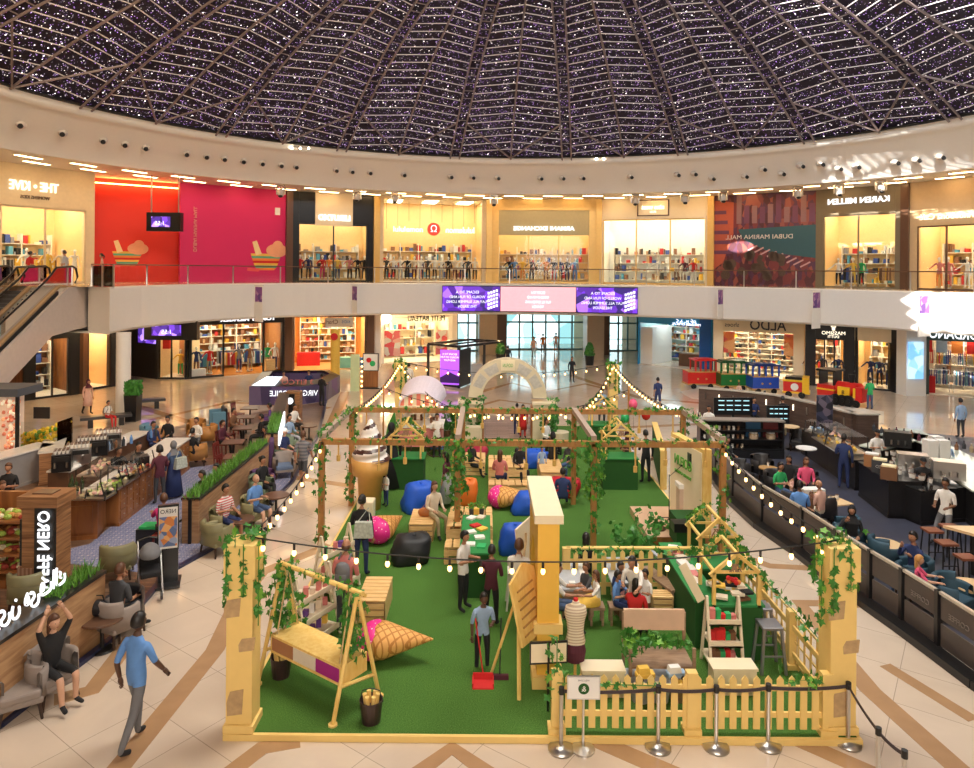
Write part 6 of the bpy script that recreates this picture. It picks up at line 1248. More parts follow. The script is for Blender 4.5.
def picnic(x0, x1, yb, yt, yb2, la):
    for y, h, d, nm in ((yb, .42, .5, 'nearer bench'), (yt, .62, .95, 'table'), (yb2, .42, .45, 'farther bench')):
        t = T('pallet_table' if nm == 'table' else 'pallet_bench', 'pine pallet %s of the %s' % (nm, la), 'table' if nm == 'table' else 'bench', ((x0+x1)/2, y, TZ)); w = x1-x0; nb = 6
        for k in range(nb): a = -w/2+w*k/nb; MB().bx(a+.02, -d/2, h-.03, a+w/nb-.02, d/2, h).build('board', PINE, t)
        for q in range(2): z0 = .04+q*(h-.08)/2; MB().bx(-w/2, -d/2, z0, w/2, -d/2+.03, z0+(h-.08)/2-.05).build('front_slat', PINE, t); MB().bx(-w/2, d/2-.03, z0, w/2, d/2, z0+(h-.08)/2-.05).build('back_slat', PINE, t)
        for k in (-1, 0, 1): MB().box((k*(w/2-.05), 0, h/2-.02), (.09, d-.06, h-.04)).build('support', PINE, t)
picnic(-.95, .2, 16.6, 17.65, 18.95, 'nearer picnic set'); picnic(.1, 1.32, 21.4, 22.8, 24.3, 'farther picnic set')
def small_pot(px, py, z, label, m, r=.08, h=.16, lf=40):
    t = T('potted_plant', label, 'plant', at(px, py, z)); MB().cyl((0, 0, 0), r*.8, h, 12, 0, r).build('pot', m, t); g = MB(); [leafq(g, (random.gauss(0, r*.7), random.gauss(0, r*.7), h+abs(random.gauss(0, r))), .04) for _ in range(lf)]; g.build('foliage', [LEAF2], t)
small_pot(472, 515, .72, 'small potted plant left of the yellow box on the nearer pallet table', clo('dgrey')); small_pot(481, 515, .72, 'small potted plant right of the yellow box on the nearer pallet table', clo('dgrey')); t = T('box', 'small yellow box on the nearer pallet table', 'box', at(476.5, 518, .72)); MB().box((0, 0, .12), (.14, .1, .24)).build('box', clo('yellow'), t)
small_pot(514, 462, .72, 'small potted plant on the farther pallet table', clo('white'))
# bean bags
def beanbag(px, py, label, m, w=.8, h=.6, rz=0, d=None, lean=.15):
    d = d or w*.9
    def fn(p):
        x, y, z = p; q = max(abs(x), abs(y), .4)**.75; k = (1-.1*max(0, z)); a = atan2(y, x); r = .05*sin(4*a+z*4)+.04*sin(7*a-z*6+1); zz = max(z, -.75)+(.1*sin(a*2+1.3) if z > .3 else 0); return Vector(((x/q*.9+lean*z)*k*(1+r), y/q*.9*k*(1+r), zz))
    t = T('bean_bag', label, 'bean bag', tat(px, py), rz); o = MB().sph((0, 0, h*.43), (w/2, d/2, h*.57), 20, 14, 0, fn).build('bag', m, t, True); MB().sph((lean*w*.4, 0, h*.98), (.07, .06, .04), 8, 5).build('handle', m, t, True); return t
SH = lambda n, c: mat('beanbag_'+n, c, .55, var=.15, scale=5, bump=.3)
BB = SH('blue', (.01, .09, .55)); BK = SH('black', (.012, .012, .014)); RB = SH('red', (.6, .01, .03)); OB = SH('orange', (.8, .18, .02)); DR = SH('crimson', (.35, .01, .04))
beanbag(418, 510, 'bright blue bean bag beside the woman in cream', BB, .95, .8, .4); beanbag(411, 560, 'black bean bag in the middle of the left turf', BK, 1.0, .62, .2); beanbag(563, 494, 'red bean bag under the seated man in navy', RB, 1.15, .5, -.3)
beanbag(527, 512, 'blue bean bag beside the lying ice cream cushion', BB, .9, .6, 0, lean=.3); beanbag(513, 552, 'blue bean bag behind the high table', BB, .75, .7); beanbag(468, 504, 'orange bean bag behind the ivy post', OB, .6, .75); beanbag(470, 459, 'crimson lounging bag at the back left of the turf', DR, 1.4, .5); beanbag(535, 466, 'blue bean bag at the back of the turf', BB, 1.0, .6)
t = T('stool', 'small cream cube stool in front of the giant ice cream', 'stool', tat(366, 520)); MB().box((0, 0, .28), (.45, .45, .56)).build('seat', YELTOP, t, bevel=.03)
# ice cream cushions
PKS = mat('sprinkled_pink', (.85, .02, .3), .5)
def _spr(nt, N, L, b):
    tc = N.new('ShaderNodeTexCoord'); v = N.new('ShaderNodeTexVoronoi'); v.inputs['Scale'].default_value = 14; L.new(tc.outputs['Object'], v.inputs[0]); r = ramp(N, [(0, (.95, .75, .75)), (.22, (.85, .02, .28))], 'CONSTANT'); L.new(v.outputs['Distance'], r.inputs[0]); L.new(r.outputs[0], b.inputs['Base Color']); b.inputs['Roughness'].default_value = .5
SPR = pmat('pink_with_sprinkles', _spr)
def _waf(nt, N, L, b):
    tc = N.new('ShaderNodeTexCoord'); mp = N.new('ShaderNodeMapping'); mp.inputs['Rotation'].default_value = (0, 0, .78); mp.inputs['Scale'].default_value = (9, 9, 9); L.new(tc.outputs['Object'], mp.inputs[0]); br = N.new('ShaderNodeTexBrick'); br.offset = 0; br.inputs['Brick Width'].default_value = 1; br.inputs['Row Height'].default_value = 1; br.inputs['Mortar Size'].default_value = .12; br.inputs['Scale'].default_value = 1
    br.inputs['Color1'].default_value = (.8, .42, .12, 1); br.inputs['Color2'].default_value = (.76, .4, .12, 1); br.inputs['Mortar'].default_value = (.5, .2, .04, 1); L.new(mp.outputs[0], br.inputs[0]); L.new(br.outputs[0], b.inputs['Base Color']); b.inputs['Roughness'].default_value = .7
WAF = pmat('waffle_fabric', _waf)
def cone_cushion(px, py, rz, label, L=1.35, r=.38, up=0.):
    t = T('ice_cream_cushion', label, 'cushion', tat(px, py, .0), RD(rz)); M_ = Matrix.Translation((0, 0, r*.8)) @ Matrix.Rotation(pi/2, 4, 'Y') @ Matrix.Rotation(-up, 4, 'Y')
    g = MB(); g.push(Matrix.Translation((0, 0, r*.75)) @ Matrix.Rotation(pi/2-.1, 4, 'Y')); g.lathe([(0, -.02), (r, 0), (r*.96, .15), (r*.05, L*.75), (0, L*.76)], n=22, sx=.75); g.build('cone', WAF, t, True)
    g = MB(); g.push(Matrix.Translation((-.02, 0, r*.75))); g.sph((0, 0, 0), (.34, r*1.02, r*.8), 20, 12, 0, lambda p: Vector((p[0] if p[0] < 0 else p[0]*(.35+.25*sin(6*atan2(p[2], p[1]))), p[1], p[2]))); g.build('ice_cream_top', SPR, t, True)
cone_cushion(377, 657, -8, 'pink sprinkled ice cream cone cushion lying behind the swing', 1.35, .4); cone_cushion(378, 542, 55, 'pink sprinkled ice cream cushion behind the woman with the shoulder bag', 1.2, .42); cone_cushion(500, 507, -12, 'pink ice cream cone cushion lying by the picnic sets', 1.5, .4)
# giant ice cream
t = T('giant_ice_cream', 'tall model of soft ice cream with chocolate stripes in a wafer cup', 'sculpture', tat(370, 508)); MB().lathe([(0, 0), (.3, 0), (.37, .95), (.5, 1.0), (.55, 1.45), (.48, 1.45)], n=26).build('wafer_cup', mat('wafer', (.72, .38, .1), .5), t, True)
CHO = mat('chocolate_stripe', (.05, .015, .01), .3); CRM = mat('white_ice_cream', (.88, .82, .76), .3); N1, N2 = 24, 40; vs_, fs_, mm_ = [], [], []
for i in range(N2+1):
    z = i/N2; R_ = .52*(1-z)**.75+.02
    for k in range(N1): a = 2*pi*k/N1; rr = R_*(1+.09*cos(1*(z*2*pi*3.5)-a)); vs_.append((rr*cos(a), rr*sin(a), 1.42+z*1.15))
for i in range(N2):
    for k in range(N1): fs_.append((i*N1+k, i*N1+(k+1) % N1, (i+1)*N1+(k+1) % N1, (i+1)*N1+k)); mm_.append(1 if ((i/N2*3.5-k/N1) % 1) < .3 else 0)
MB().add(vs_, fs_, mm_).build('ice_cream', [CRM, CHO], t, True)
# swing
t = T('garden_swing', 'yellow pole swing frame with a plank seat and ivy at the front left', 'swing', (0, 0, TZ)); LA, LB_, RA, RB_ = Vector((-3.74, 11.6, 0)), Vector((-3.15, 12.33, 0)), Vector((-2.27, 10.57, 0)), Vector((-1.68, 11.3, 0)); TL, TR_ = Vector((-3.45, 11.97, 1.85)), Vector((-1.98, 10.94, 1.85))
for a, b in ((LA, TL), (LB_, TL), (RA, TR_), (RB_, TR_)): MB().tube([a, b], .035, 8).build('leg', PINEY, t); MB().cyl((a.x, a.y, 0), .07, .03, 10).build('foot', PINEY, t)
u = (TR_-TL).normalized(); MB().tube([TL-u*.1, TR_+u*.12], .04, 8).build('top_pole', PINEY, t); MB().tube([TL-u*.05+Vector((.1, .14, -.12)), TR_+Vector((.1, .14, -.12))], .03, 8).build('second_pole', PINEY, t)
for a, b in ((LA, LB_), (RA, RB_)): MB().tube([a.lerp(TL if a is LA else TR_, .28), b.lerp(TL if a is LA else TR_, .22)], .028, 6).build('cross_brace', PINEY, t)
sc_ = (TL+TR_)/2; an = atan2(u.y, u.x); st = MB(); st.push(Matrix.Translation((sc_.x, sc_.y, .62)) @ Matrix.Rotation(an, 4, 'Z')); st.bx(-.82, -.28, .12, .82, .28, .16).bx(-.82, -.28, -.14, .82, .28, -.1).bx(-.82, .24, -.1, .82, .28, .12).bx(-.84, -.28, -.14, -.8, .28, .16).bx(.8, -.28, -.14, .84, .28, .16); st.build('seat', PINEY, t)
for (a, b, c_) in ((-.8, -.28, 'tan'), (-.27, .26, 'white'), (.27, .8, 'purple')): g = MB(); g.push(Matrix.Translation((sc_.x, sc_.y, .62)) @ Matrix.Rotation(an, 4, 'Z')); g.bx(a, -.285, -.09, b, -.27, .12); g.build('coloured_panel', mat('panel_'+c_, {'tan': (.4, .17, .07), 'white': (.75, .66, .55), 'purple': (.35, .01, .22)}[c_]), t)
for s in (-.75, .75):
    for v in (-.22, .22): c_ = sc_+u*s+Vector((-u.y, u.x, 0))*v; top_ = sc_+u*s; MB().tube([(c_.x, c_.y, .78), (top_.x, top_.y, 1.84)], .014, 5).build('rope', mat('rope', (.6, .42, .2)), t)
vine(t, [TL+Vector((0, 0, 0)), TL-Vector((.05, 0, 1.1))], 120, .11, .08); vine(t, [TL, TL.lerp(LB_, .8)], 80, .08, .08); vine(t, [TR_+Vector((-.1, .15, 0)), TR_+Vector((-.1, .15, -1.1))], 90, .1, .08); vine(t, [TL, TR_], 50, .07, .07)
def bucket(px, py, label, what=None):
    t = T('bucket', label, 'bucket', tat(px, py)); MB().lathe([(0, 0), (.14, 0), (.18, .34), (.165, .34), (.15, .25), (0, .25)], n=18).build('pail', mat('black_bucket', (.04, .02, .02), .4), t); MB().tube([(.18, 0, .3), (.13, -.02, .48), (0, -.03, .52), (-.13, -.02, .48), (-.18, 0, .3)], .008, 5).build('handle', DMETAL, t)
    g = MB()
    for k in range(6): a = k*1.05; g.tube([(.08*cos(a), .08*sin(a), .24), (.1*cos(a), .1*sin(a), .42)], .035, 7)
    g.build('wooden_spools', PINEY, t)
bucket(371, 721, 'dark bucket of wooden spools at the right foot of the swing'); bucket(281, 676, 'dark bucket of wooden spools at the left foot of the swing')
# A-frame book shelves
def ladder_shelf(px, py, rz, label, h=1.3, goods=('white', 'yellow', 'rose', 'purple', 'cream', 'green'), w=.9, name='ladder_shelf', lv=3):
    t = T(name, label, 'shelf', tat(px, py), RD(rz)); W_ = mat('white_frame_wood', (.8, .68, .5))
    for s in (-1, 1):
        MB().bar((s*w/2, -.3, 0), (s*w/2, 0, h), .045).build('frame_leg', W_, t); MB().bar((s*w/2, .3, 0), (s*w/2, 0, h), .045).build('frame_leg', W_, t)
    for k in range(lv):
        z = .15+k*h*.8/lv; dd = .3*(1-z/h)+.06; s_ = MB().bx(-w/2, -dd, z, w/2, dd, z+.025).bx(-w/2, -dd, z, w/2, -dd+.02, z+.1).build('shelf', W_, t)
        for q in range(5): xx = -w/2+.1+q*(w-.2)/4; hh = random.uniform(.1, .2); tag(MB().box((0, 0, hh/2), (.09, .1, hh), random.uniform(-.3, .3)).build('gift_item', clo(random.choice(goods)), loc=tuple(t.matrix_basis @ Vector((xx, 0, z+.025)))), 'small colourful item standing on a white ladder shelf', 'item', 'items on the white ladder shelves')
ladder_shelf(312, 640, 62, 'white ladder shelf of gifts, nearer one behind the swing'); ladder_shelf(335, 590, 62, 'white ladder shelf of gifts, farther one behind the swing'); 
# easel
def easel(px, py, label, h=1.9, rz=.25):
    t = T('easel', label, 'easel', tat(px, py), rz)
    MB().bar((-.42, -.2, 0), (-.08, 0, h*.75), .05).build('leg', PINEY, t); MB().bar((.42, -.2, 0), (.08, 0, h*.75), .05).build('leg', PINEY, t); MB().bar((0, .55, 0), (0, .02, h*.8), .04).build('back_leg', PINEY, t)
    g = MB(); g.push(Matrix.Translation((0, -.12, h*.66)) @ Euler((-.22, 0, 0)).to_matrix().to_4x4()); 
    g.xz([(-.4, -.5), (.4, -.55), (.43, .5), (.1, .68), (-.43, .5)], -.02, .02); g.build('board', PINEY, t); g = MB(); g.push(Matrix.Translation((0, -.14, h*.66)) @ Euler((-.22, 0, 0)).to_matrix().to_4x4())
    for k in range(6): g.bx(-.3, -.03, -.38+k*.14, .25, -.015, -.355+k*.14)
    g.build('painted_lines', mat('painted_brown', (.4, .2, .05)), t); return t
e_ = easel(520, 683, 'tall yellow wooden easel board left of the arch wall', 2.0, 1.05)
t = T('white_board', 'pale leaning board with brown scrolls beside the blue bean bag', 'board', tat(533, 605), 1.15); g = MB(); g.push(Euler((-.12, 0, 0)).to_matrix().to_4x4()); g.bx(-.5, -.02, 0, .5, .02, 1.7); g.build('board', YELTOP, t); g = MB(); g.push(Euler((-.12, 0, 0)).to_matrix().to_4x4()); g.tube([(-.2+.12*sin(k), -.04, .3+k*.15) for k in range(9)], .025, 6); g.build('scroll', BRICKP, t)
# high table with craft things, white stool chair
t = T('craft_counter', 'green-topped narrow high table covered in white and coloured cards', 'table', tat(474, 598)); GB = mat('dark_green_box', (.015, .09, .012), .8); MB().bx(-.28, 0, 0, .3, 2.2, .92).build('body', GB, t); MB().bx(-.32, -.05, .92, .34, 2.25, .96).build('top', mat('green_top', (.02, .22, .05), .7), t)
for k, (x, y, c_) in enumerate([(-.1, .4, 'white'), (.1, .8, 'white'), (-.1, 1.1, 'white'), (0, 1.5, 'red'), (.15, 1.3, 'yellow'), (-.1, 2.0, 'white'), (.12, 2.05, 'cream'), (.15, .3, 'green')]): tag(MB().box((0, 0, .02), (.22, .18, .04), .2*k).build('craft_card', clo(c_), loc=tuple(t.location+Vector((x, y, .96)))), 'small %s card or tray on the green high table' % c_, 'card', 'craft cards on the high table')
t = T('high_chair', 'white metal high stool under the man in the white polo shirt', 'stool', tat(517, 606)); W_ = mat('white_metal', (.75, .7, .64), .35); MB().box((0, 0, .72), (.4, .4, .04)).build('seat', W_, t)
for x in (-1, 1):
    for y in (-1, 1): MB().bar((x*.16, y*.16, .72), (x*.22, y*.22, 0), .04).build('leg', W_, t)
def gstool(px, py, label):
    t = T('metal_stool', label, 'stool', tat(px, py)); m = mat('galvanised_grey', (.32, .31, .33), .35, .6); MB().box((0, 0, .76), (.36, .36, .05)).build('seat', m, t, bevel=.01)
    for x in (-1, 1):
        for y in (-1, 1): MB().bar((x*.15, y*.15, .74), (x*.21, y*.21, 0), .045).build('leg', m, t)
    [MB().bar((-.19, y, .3), (.19, y, .3), .025).build('rung', m, t) for y in (-.19, .19)]
gstool(759, 647, 'grey metal bar stool, farther one by the book stall'); gstool(769, 668, 'grey metal bar stool, nearer one by the book stall')
# market stalls (house frames on green counters)
def house(px, py, label, w=1.1, d=.7, hb=.95, hp=1.0, scale=1., goods=True, rz=0):
    t = T('market_stall', label, 'stall', tat(px, py), rz); MB().bx(-w/2, -d/2, 0, w/2, d/2, hb).build('green_counter', GB, t); MB().bx(-w/2-.03, -d/2-.03, hb, w/2+.03, d/2+.03, hb+.04).build('counter_top', mat('green_top', (0, 0, 0)), t)
    for y in (-d/2, d/2):
        for s in (-1, 1): MB().bar((s*w*.42, y, hb), (s*w*.42, y, hb+hp*.65), .06).build('post', PINEY, t); MB().bar((s*w*.5, y, hb+hp*.58), (0, y, hb+hp), .06).build('rafter', PINEY, t)
        MB().bar((-w*.42, y, hb+hp*.65), (w*.42, y, hb+hp*.65), .045).build('tie_beam', PINEY, t)
    for s in (-1, 0, 1): MB().bar((s*w*.42, -d/2, hb+hp*(.65 if s else 1.)), (s*w*.42, d/2, hb+hp*(.65 if s else 1.)), .05).build('ridge', PINEY, t)
    vine(t, [(-w*.45, d/2, hb+hp*.6), (0, d/2, hb+hp), (w*.5, -d/2, hb+hp*.55)], 90, .08, .07); g = MB(); [g.tube([(random.gauss(0, .05), -d/2, hb+hp*.8), (random.gauss(0, .09), -d/2-.02, hb+hp*.66)], .012, 5) for _ in range(14)]; g.build('dried_flowers', mat('dried_petals', (.35, .2, .12)), t)
    return t
hs = house(728, 648, 'book and fruit market stall with a gabled yellow frame, nearest right', .95, .8, .95, .95); 
for k in range(16): x, y, c_ = random.uniform(-.32, .32), random.uniform(-.3, .3), random.choice(['yellow', 'cream', 'white', 'brown', 'black']); tag(MB().box((0, 0, .02), (.22, .16, .04), random.uniform(-.4, .4)).build('book', clo(c_), loc=tuple(hs.location+Vector((x, y, .99+.041*(k % 4))))), 'thin book lying in a heap on the gabled market stall', 'book', 'books on the market stall')
for k in range(11): x, y = random.gauss(.1, .07), random.gauss(.05, .07); tag(MB().sph((0, 0, 0), .045, 10, 7).build('apple', clo('red') if k % 3 else clo('orange'), None, True, loc=tuple(hs.location+Vector((x, y, 1.2+.03*(k % 3))))), 'red or orange fruit piled on the gabled market stall', 'fruit', 'fruit on the market stall')
h2_ = house(712, 600, 'yellow gabled stall frame with dried flowers behind the nearest one', .9, .8, .8, 1.05); t = tag(MB().box((0, 0, .4), (.12, .02, .7)).box((0, -.012, .4), (.15, .01, .74)).build('lace_sign', mat('lace_cream', (.85, .72, .5)), loc=tuple(at(702, 602, 1.2)), rz=.1), 'slanted cream lace strip on the stall gable', 'sign'); t.rotation_euler.y = -.5
t = T('green_counter_run', 'long dark green counter joining the two market stalls', 'counter', tat(701, 640)); MB().bx(-.2, -.3, 0, .25, 2.4, .85).build('body', GB, t); MB().bx(-.22, -.32, .85, .27, 2.42, .89).build('top', mat('green_top', (0, 0, 0)), t)
for k in range(8): tag(MB().box((0, 0, .03), (.2, .26, .06), random.uniform(-.5, .5)).build('catalogue', clo(['white', 'cream', 'rose', 'white'][k % 4]), loc=tuple(t.location+Vector((random.uniform(-.08, .1), .2+k*.26, .89)))), 'pale booklet on the long green counter', 'booklet', 'booklets on the green counter')
house(407, 486, 'gabled yellow stall on a dark green counter, left back of the turf', 1.1, .8, .95, 1.15); house(618, 486, 'gabled stall on a dark green counter, right back of the turf', 1.1, .8, .95, 1.15); house(601, 447, 'small gabled stall with ivy at the far right of the turf', 1., .8, .9, 1.1)
ladder_shelf(722, 668, 0, 'white ladder shelf of fruit and toys, in front of the nearest stall', 1.25, ('red', 'orange', 'green', 'brown', 'rose'), .55)
def whitebox(px, py, w, label): t = T('bench_box', label, 'bench', tat(px, py)); MB().box((0, 0, .2), (w-.1, .3, .4)).build('box', YELTOP, t); MB().box((0, 0, .42), (w-.06, .34, .04)).build('lid', YELTOP, t)
whitebox(602, 692, .78, 'pale box bench behind the picket fence, left one near the tailor dummy'); whitebox(732, 690, .8, 'pale box bench behind the picket fence, in front of the book stall')
# toy shelf
t = T('toy_display_bench', 'wooden display bench with ivy and two toy cars', 'bench', tat(662, 694)); x = .52
for s in (-1, 1):
    MB().bar((s*x, 0, 0), (s*x, 0, .75), .05).build('leg', RUSTIC, t); MB().bar((s*x, .6, 0), (s*x, .6, 1.05), .05).build('leg', RUSTIC, t)
MB().bx(-x, -.02, .42, x, .6, .46).build('shelf', RUSTIC, t); MB().bx(-x, .57, .75, x, .62, 1.1).build('back_panel', mat('pale_pink_board', (.72, .48, .33)), t); MB().bx(-x, -.02, .05, x, .6, .08).build('bottom_tray', clo('lgrey'), t); vine(t, [(-x, 0.1, .85), (x, .1, .8)], 80, .07, .07); vine(t, [(-x, 0, 1.0), (-x, 0, .6)], 40, .08, .08)
def toycar(px, py, c_, label): 
    t = T('toy_car', label, 'toy', tat(px, py, .46), .15); m = clo(c_); MB().box((0, 0, .07), (.3, .14, .08)).build('body', m, t, bevel=.015); MB().box((-.03, 0, .15), (.2, .13, .09), 0, 0, .85).build('cabin', WHITE if c_ == 'sky' else m, t)
    for a in (-.09, .09): g = MB(); g.push(Matrix.Translation((a, -.08, .035)) @ Matrix.Rotation(pi/2, 4, 'X')); g.cyl((0, 0, -.16), .035, .17, 12); g.build('wheel', BLACK, t)
toycar(645, 679, 'yellow', 'yellow toy car on the wooden display bench'); toycar(676, 678, 'sky', 'pale blue and white toy camper van on the wooden display bench')
for px, lb in ((640, 'left'), (660, 'right')): t = T('metal_tub', '%s grey tub of sweets under the toy display bench' % lb, 'tub', tat(px, 700)); MB().lathe([(0, 0), (.13, 0), (.17, .3), (.155, .3), (.14, .22), (0, .22)], n=16).build('tub', clo('lgrey'), t); MB().sph((0, 0, .22), (.12, .12, .06), 10, 5).build('contents', FOOD[1], t)
t = T('fruit_crate', 'small wooden crate of yellow fruit under the toy display bench', 'crate', tat(681, 698)); MB().box((0, 0, .1), (.36, .28, .2)).build('crate', RUSTIC, t)
for k in range(6): MB().sph((-.1+.1*(k % 3), -.05+.1*(k//3), .22), .05, 8, 6).build('fruit', clo('yellow'), t)
# tailor dummy
t = T('tailor_dummy', 'headless tailor dummy in a pale striped top and dark red skirt', 'mannequin', tat(575, 686)); MB().lathe([(.12, .62), (.17, .75), (.135, .92), (.15, 1.08), (.19, 1.22), (.17, 1.33), (.07, 1.37), (.055, 1.42), (0, 1.43)], n=20, sy=.62).build('torso', stripes('dummy_stripes', (.8, .7, .52), (.55, .42, .3), 22), t, True); MB().lathe([(.15, .42), (.18, .6), (.15, .72)], n=20, sy=.7).build('skirt', clo('maroon'), t); MB().cyl((0, 0, 0), .025, .65, 8).build('pole', PINEY, t)
for k in range(3): a = k*2.1; MB().bar((0, 0, .12), (.25*cos(a), .25*sin(a), 0), .03).build('leg', PINEY, t)
MB().cyl((0, 0, 1.42), .04, .04, 10).build('neck_cap', clo('red'), t)
# children tables and benches
def kidtable(px, py, w, d, label, h=.55, rz=0):
    t = T('kids_table', label, 'table', tat(px, py), rz); MB().bx(-w/2, 0, h-.04, w/2, d, h).build('tabletop', clo('lgrey'), t); MB().bx(-w/2+.03, .03, h-.4, w/2-.03, .06, h-.04).build('front_board', RUSTIC, t)
    for x in (-1, 1):
        for y in (.06, d-.06): MB().bar((x*(w/2-.05), y, 0), (x*(w/2-.05), y, h-.04), .05).build('leg', RUSTIC, t)
    MB().bx(w/2-.16, 0, h, w/2-.02, d, h+.015).build('white_runner', WHITE, t); return t
kidtable(577, 620, .62, 1.3, 'low grey wooden craft table left, between the seated children', .6); kidtable(630, 612, .75, 1.3, 'low craft table under the group of children and the woman in white', .58)
kidtable(692, 604, .5, 1.4, 'low wooden table by the back fence covered with pale papers', .6, .25); t = T('bench', 'grey wooden bench by the back fence, left of the paper table', 'bench', tat(671, 607), .35); MB().box((0, .4, .42), (.28, 1.2, .05)).build('seat', RUSTIC, t); [MB().box((0, y, .2), (.24, .06, .4)).build('leg', RUSTIC, t) for y in (-.1, .9)]
crate(tat(661, 612).x, tat(661, 612).y, .42, .36, .38, 'small open wooden crate beside the children’s group', name='wooden_crate', nb=4, cat='crate')
t = T('school_bag', 'brown and pink school bag standing beside the children’s group', 'bag', tat(621, 616)); MB().sph((0, 0, .26), (.19, .14, .27), 12, 8).build('body', mat('bag_brown_pink', (.3, .12, .1), .7, var=.5, scale=14), t, True); MB().box((0, -.12, .2), (.2, .06, .2)).build('pocket', clo('brown'), t)
cd_ = tag(MB().box((0, 0, .06), (.12, .12, .12)).build('jar', WHITE, loc=tuple(tat(572, 588, .6))), 'white jar on the left craft table', 'jar')
# stage
t = T('stage_platform', 'low wooden stage by the right side of the turf', 'stage', tat(678, 545)); MB().bx(-.75, 0, 0, 1.5, 2.3, .2).build('deck', mat('stage_wood', (.62, .4, .26), .35), t); MB().bx(-.77, -.02, 0, 1.52, 0.0, .2).build('edge', WALNUT, t)
t = T('green_stage_box', 'dark green box on the stage carrying sound equipment', 'box', tat(691, 546, .2)); MB().bx(-.35, 0, 0, .35, .7, .65).build('box', GB, t); 
t = T('amplifier', 'black amplifier on the green stage box', 'amplifier', tat(683, 530, .85)); MB().box((0, 0, .1), (.5, .35, .2)).build('body', BLACK, t)
t = T('speaker', 'black loudspeaker on a pole above the stage box', 'speaker', tat(692, 527, .2)); MB().cyl((0, 0, 0), .02, 1.6, 8).build('pole', DMETAL, t); MB().box((0, 0, 1.75), (.22, .2, .38)).build('cabinet', BLACK, t)
t = T('microphone_stand', 'black microphone stand on the wooden stage', 'microphone stand', tat(669, 521, .2)); MB().tube([(0, 0, .02), (0, 0, 1.25)], .012, 6).build('pole', BLACK, t); MB().tube([(0, 0, 1.2), (.28, -.1, 1.5)], .01, 6).build('boom', BLACK, t); MB().sph((.3, -.1, 1.52), (.04, .03, .03), 8, 5).build('microphone', BLACK, t)
for k in range(3): a = k*2.09; MB().bar((0, 0, .1), (.3*cos(a), .3*sin(a), 0), .02).build('leg', BLACK, t)
t = T('cajon_drum', 'beige drum box with white cloth on the stage', 'drum', tat(685, 520, .2)); MB().box((0, 0, .45), (.4, .35, .9)).build('body', mat('beige_drum', (.6, .45, .33)), t); MB().box((0, 0, .95), (.45, .4, .12)).build('cloth', WHITE, t)
pa, pb = tat(694, 505), tat(707, 545); t = T('event_backdrop', 'tall wooden framed backdrop board with green logo beside the stage', 'board', pb); d = Vector((-.32, 1.9, 0)); MB().bar((0, 0, 1.2), (d.x, d.y, 1.2), .22, 2.4).build('frame', PINEY, t); MB().bar((-.13, .06, 1.2), (d.x-.13, d.y-.06, 1.2), .02, 2.2).build('face', YELTOP, t); txt('GOFUN', .38, mat('logo_green', (.1, .35, .04)), t, (d.x/2-.2, d.y/2, 1.8), (pi/2, 0, atan2(-d.y, -d.x)), ext=.01, width=1.0); txt('SUMMER GARDEN', .12, mat('logo_green', (0, 0, 0)), t, (d.x/2-.2, d.y/2, 1.5), (pi/2, 0, atan2(-d.y, -d.x)), ext=.01)
t = T('red_flag', 'folded red flag hanging beside the backdrop board', 'flag', tat(697, 530)); MB().bar((0, 0, 0), (0, 0, 2.2), .03).build('pole', PINEY, t); MB().lathe([(.03, 2.1), (.08, 1.6), (.14, .95), (.05, .9)], n=10, sy=.5).build('cloth', clo('red'), t, True)
for a, b, lab in (((654, 441), (663, 489), 'dark green side board with a wooden edge, right of the back stall'),):
    p, q = tat(*a), tat(*b); t = T('side_board', lab, 'board', q); d = Vector((p.x-q.x, 4.2, 0)); MB().bar((0, 0, .6), (d.x*.6, d.y, .6), .16, 1.2).build('board', GB, t); MB().bar((0, -.04, 0), (0, -.04, 1.22), .2, .06).bar((0, 0, 1.2), (d.x*.6, d.y, 1.2), .2, .05).build('edge', PINEY, t)
# plants
def bush(px, py, label, r=.5, h=.8, n=160, z=0):
    t = T('potted_shrub', label, 'plant', tat(px, py, z)); MB().cyl((0, 0, 0), .14, .25, 12, 0, .17).build('pot', BROWN, t); g = MB()
    for k in range(12):
        a = random.uniform(0, 6.28); q = Vector((r*cos(a)*random.uniform(.4, 1), r*sin(a)*random.uniform(.4, 1), h*random.uniform(.6, 1.1))); g.tube([(0, 0, .2), q*.5+Vector((0, 0, .2)), q], .01, 4)
        for _ in range(n//12): p = q*random.uniform(.35, 1.05)+Vector((random.gauss(0, .07), random.gauss(0, .07), random.gauss(0, .06)+.1)); leafq(g, p, .08)
    g.build('foliage', [LEAF], t)
bush(634, 568, 'leafy green shrub behind the back picket fence', .6, 1.0, 260); bush(659, 537, 'thin small plant at the edge of the stage', .3, .45, 50)
for px, py, lab in ((459, 447, 'dark leafy shrub climbing the left foot of the arch gate'), (551, 447, 'dark leafy shrub climbing the right foot of the arch gate'), (476, 441, 'second dark shrub inside the left side of the gate')): bush(px, py, lab, .45, 1.6, 300)
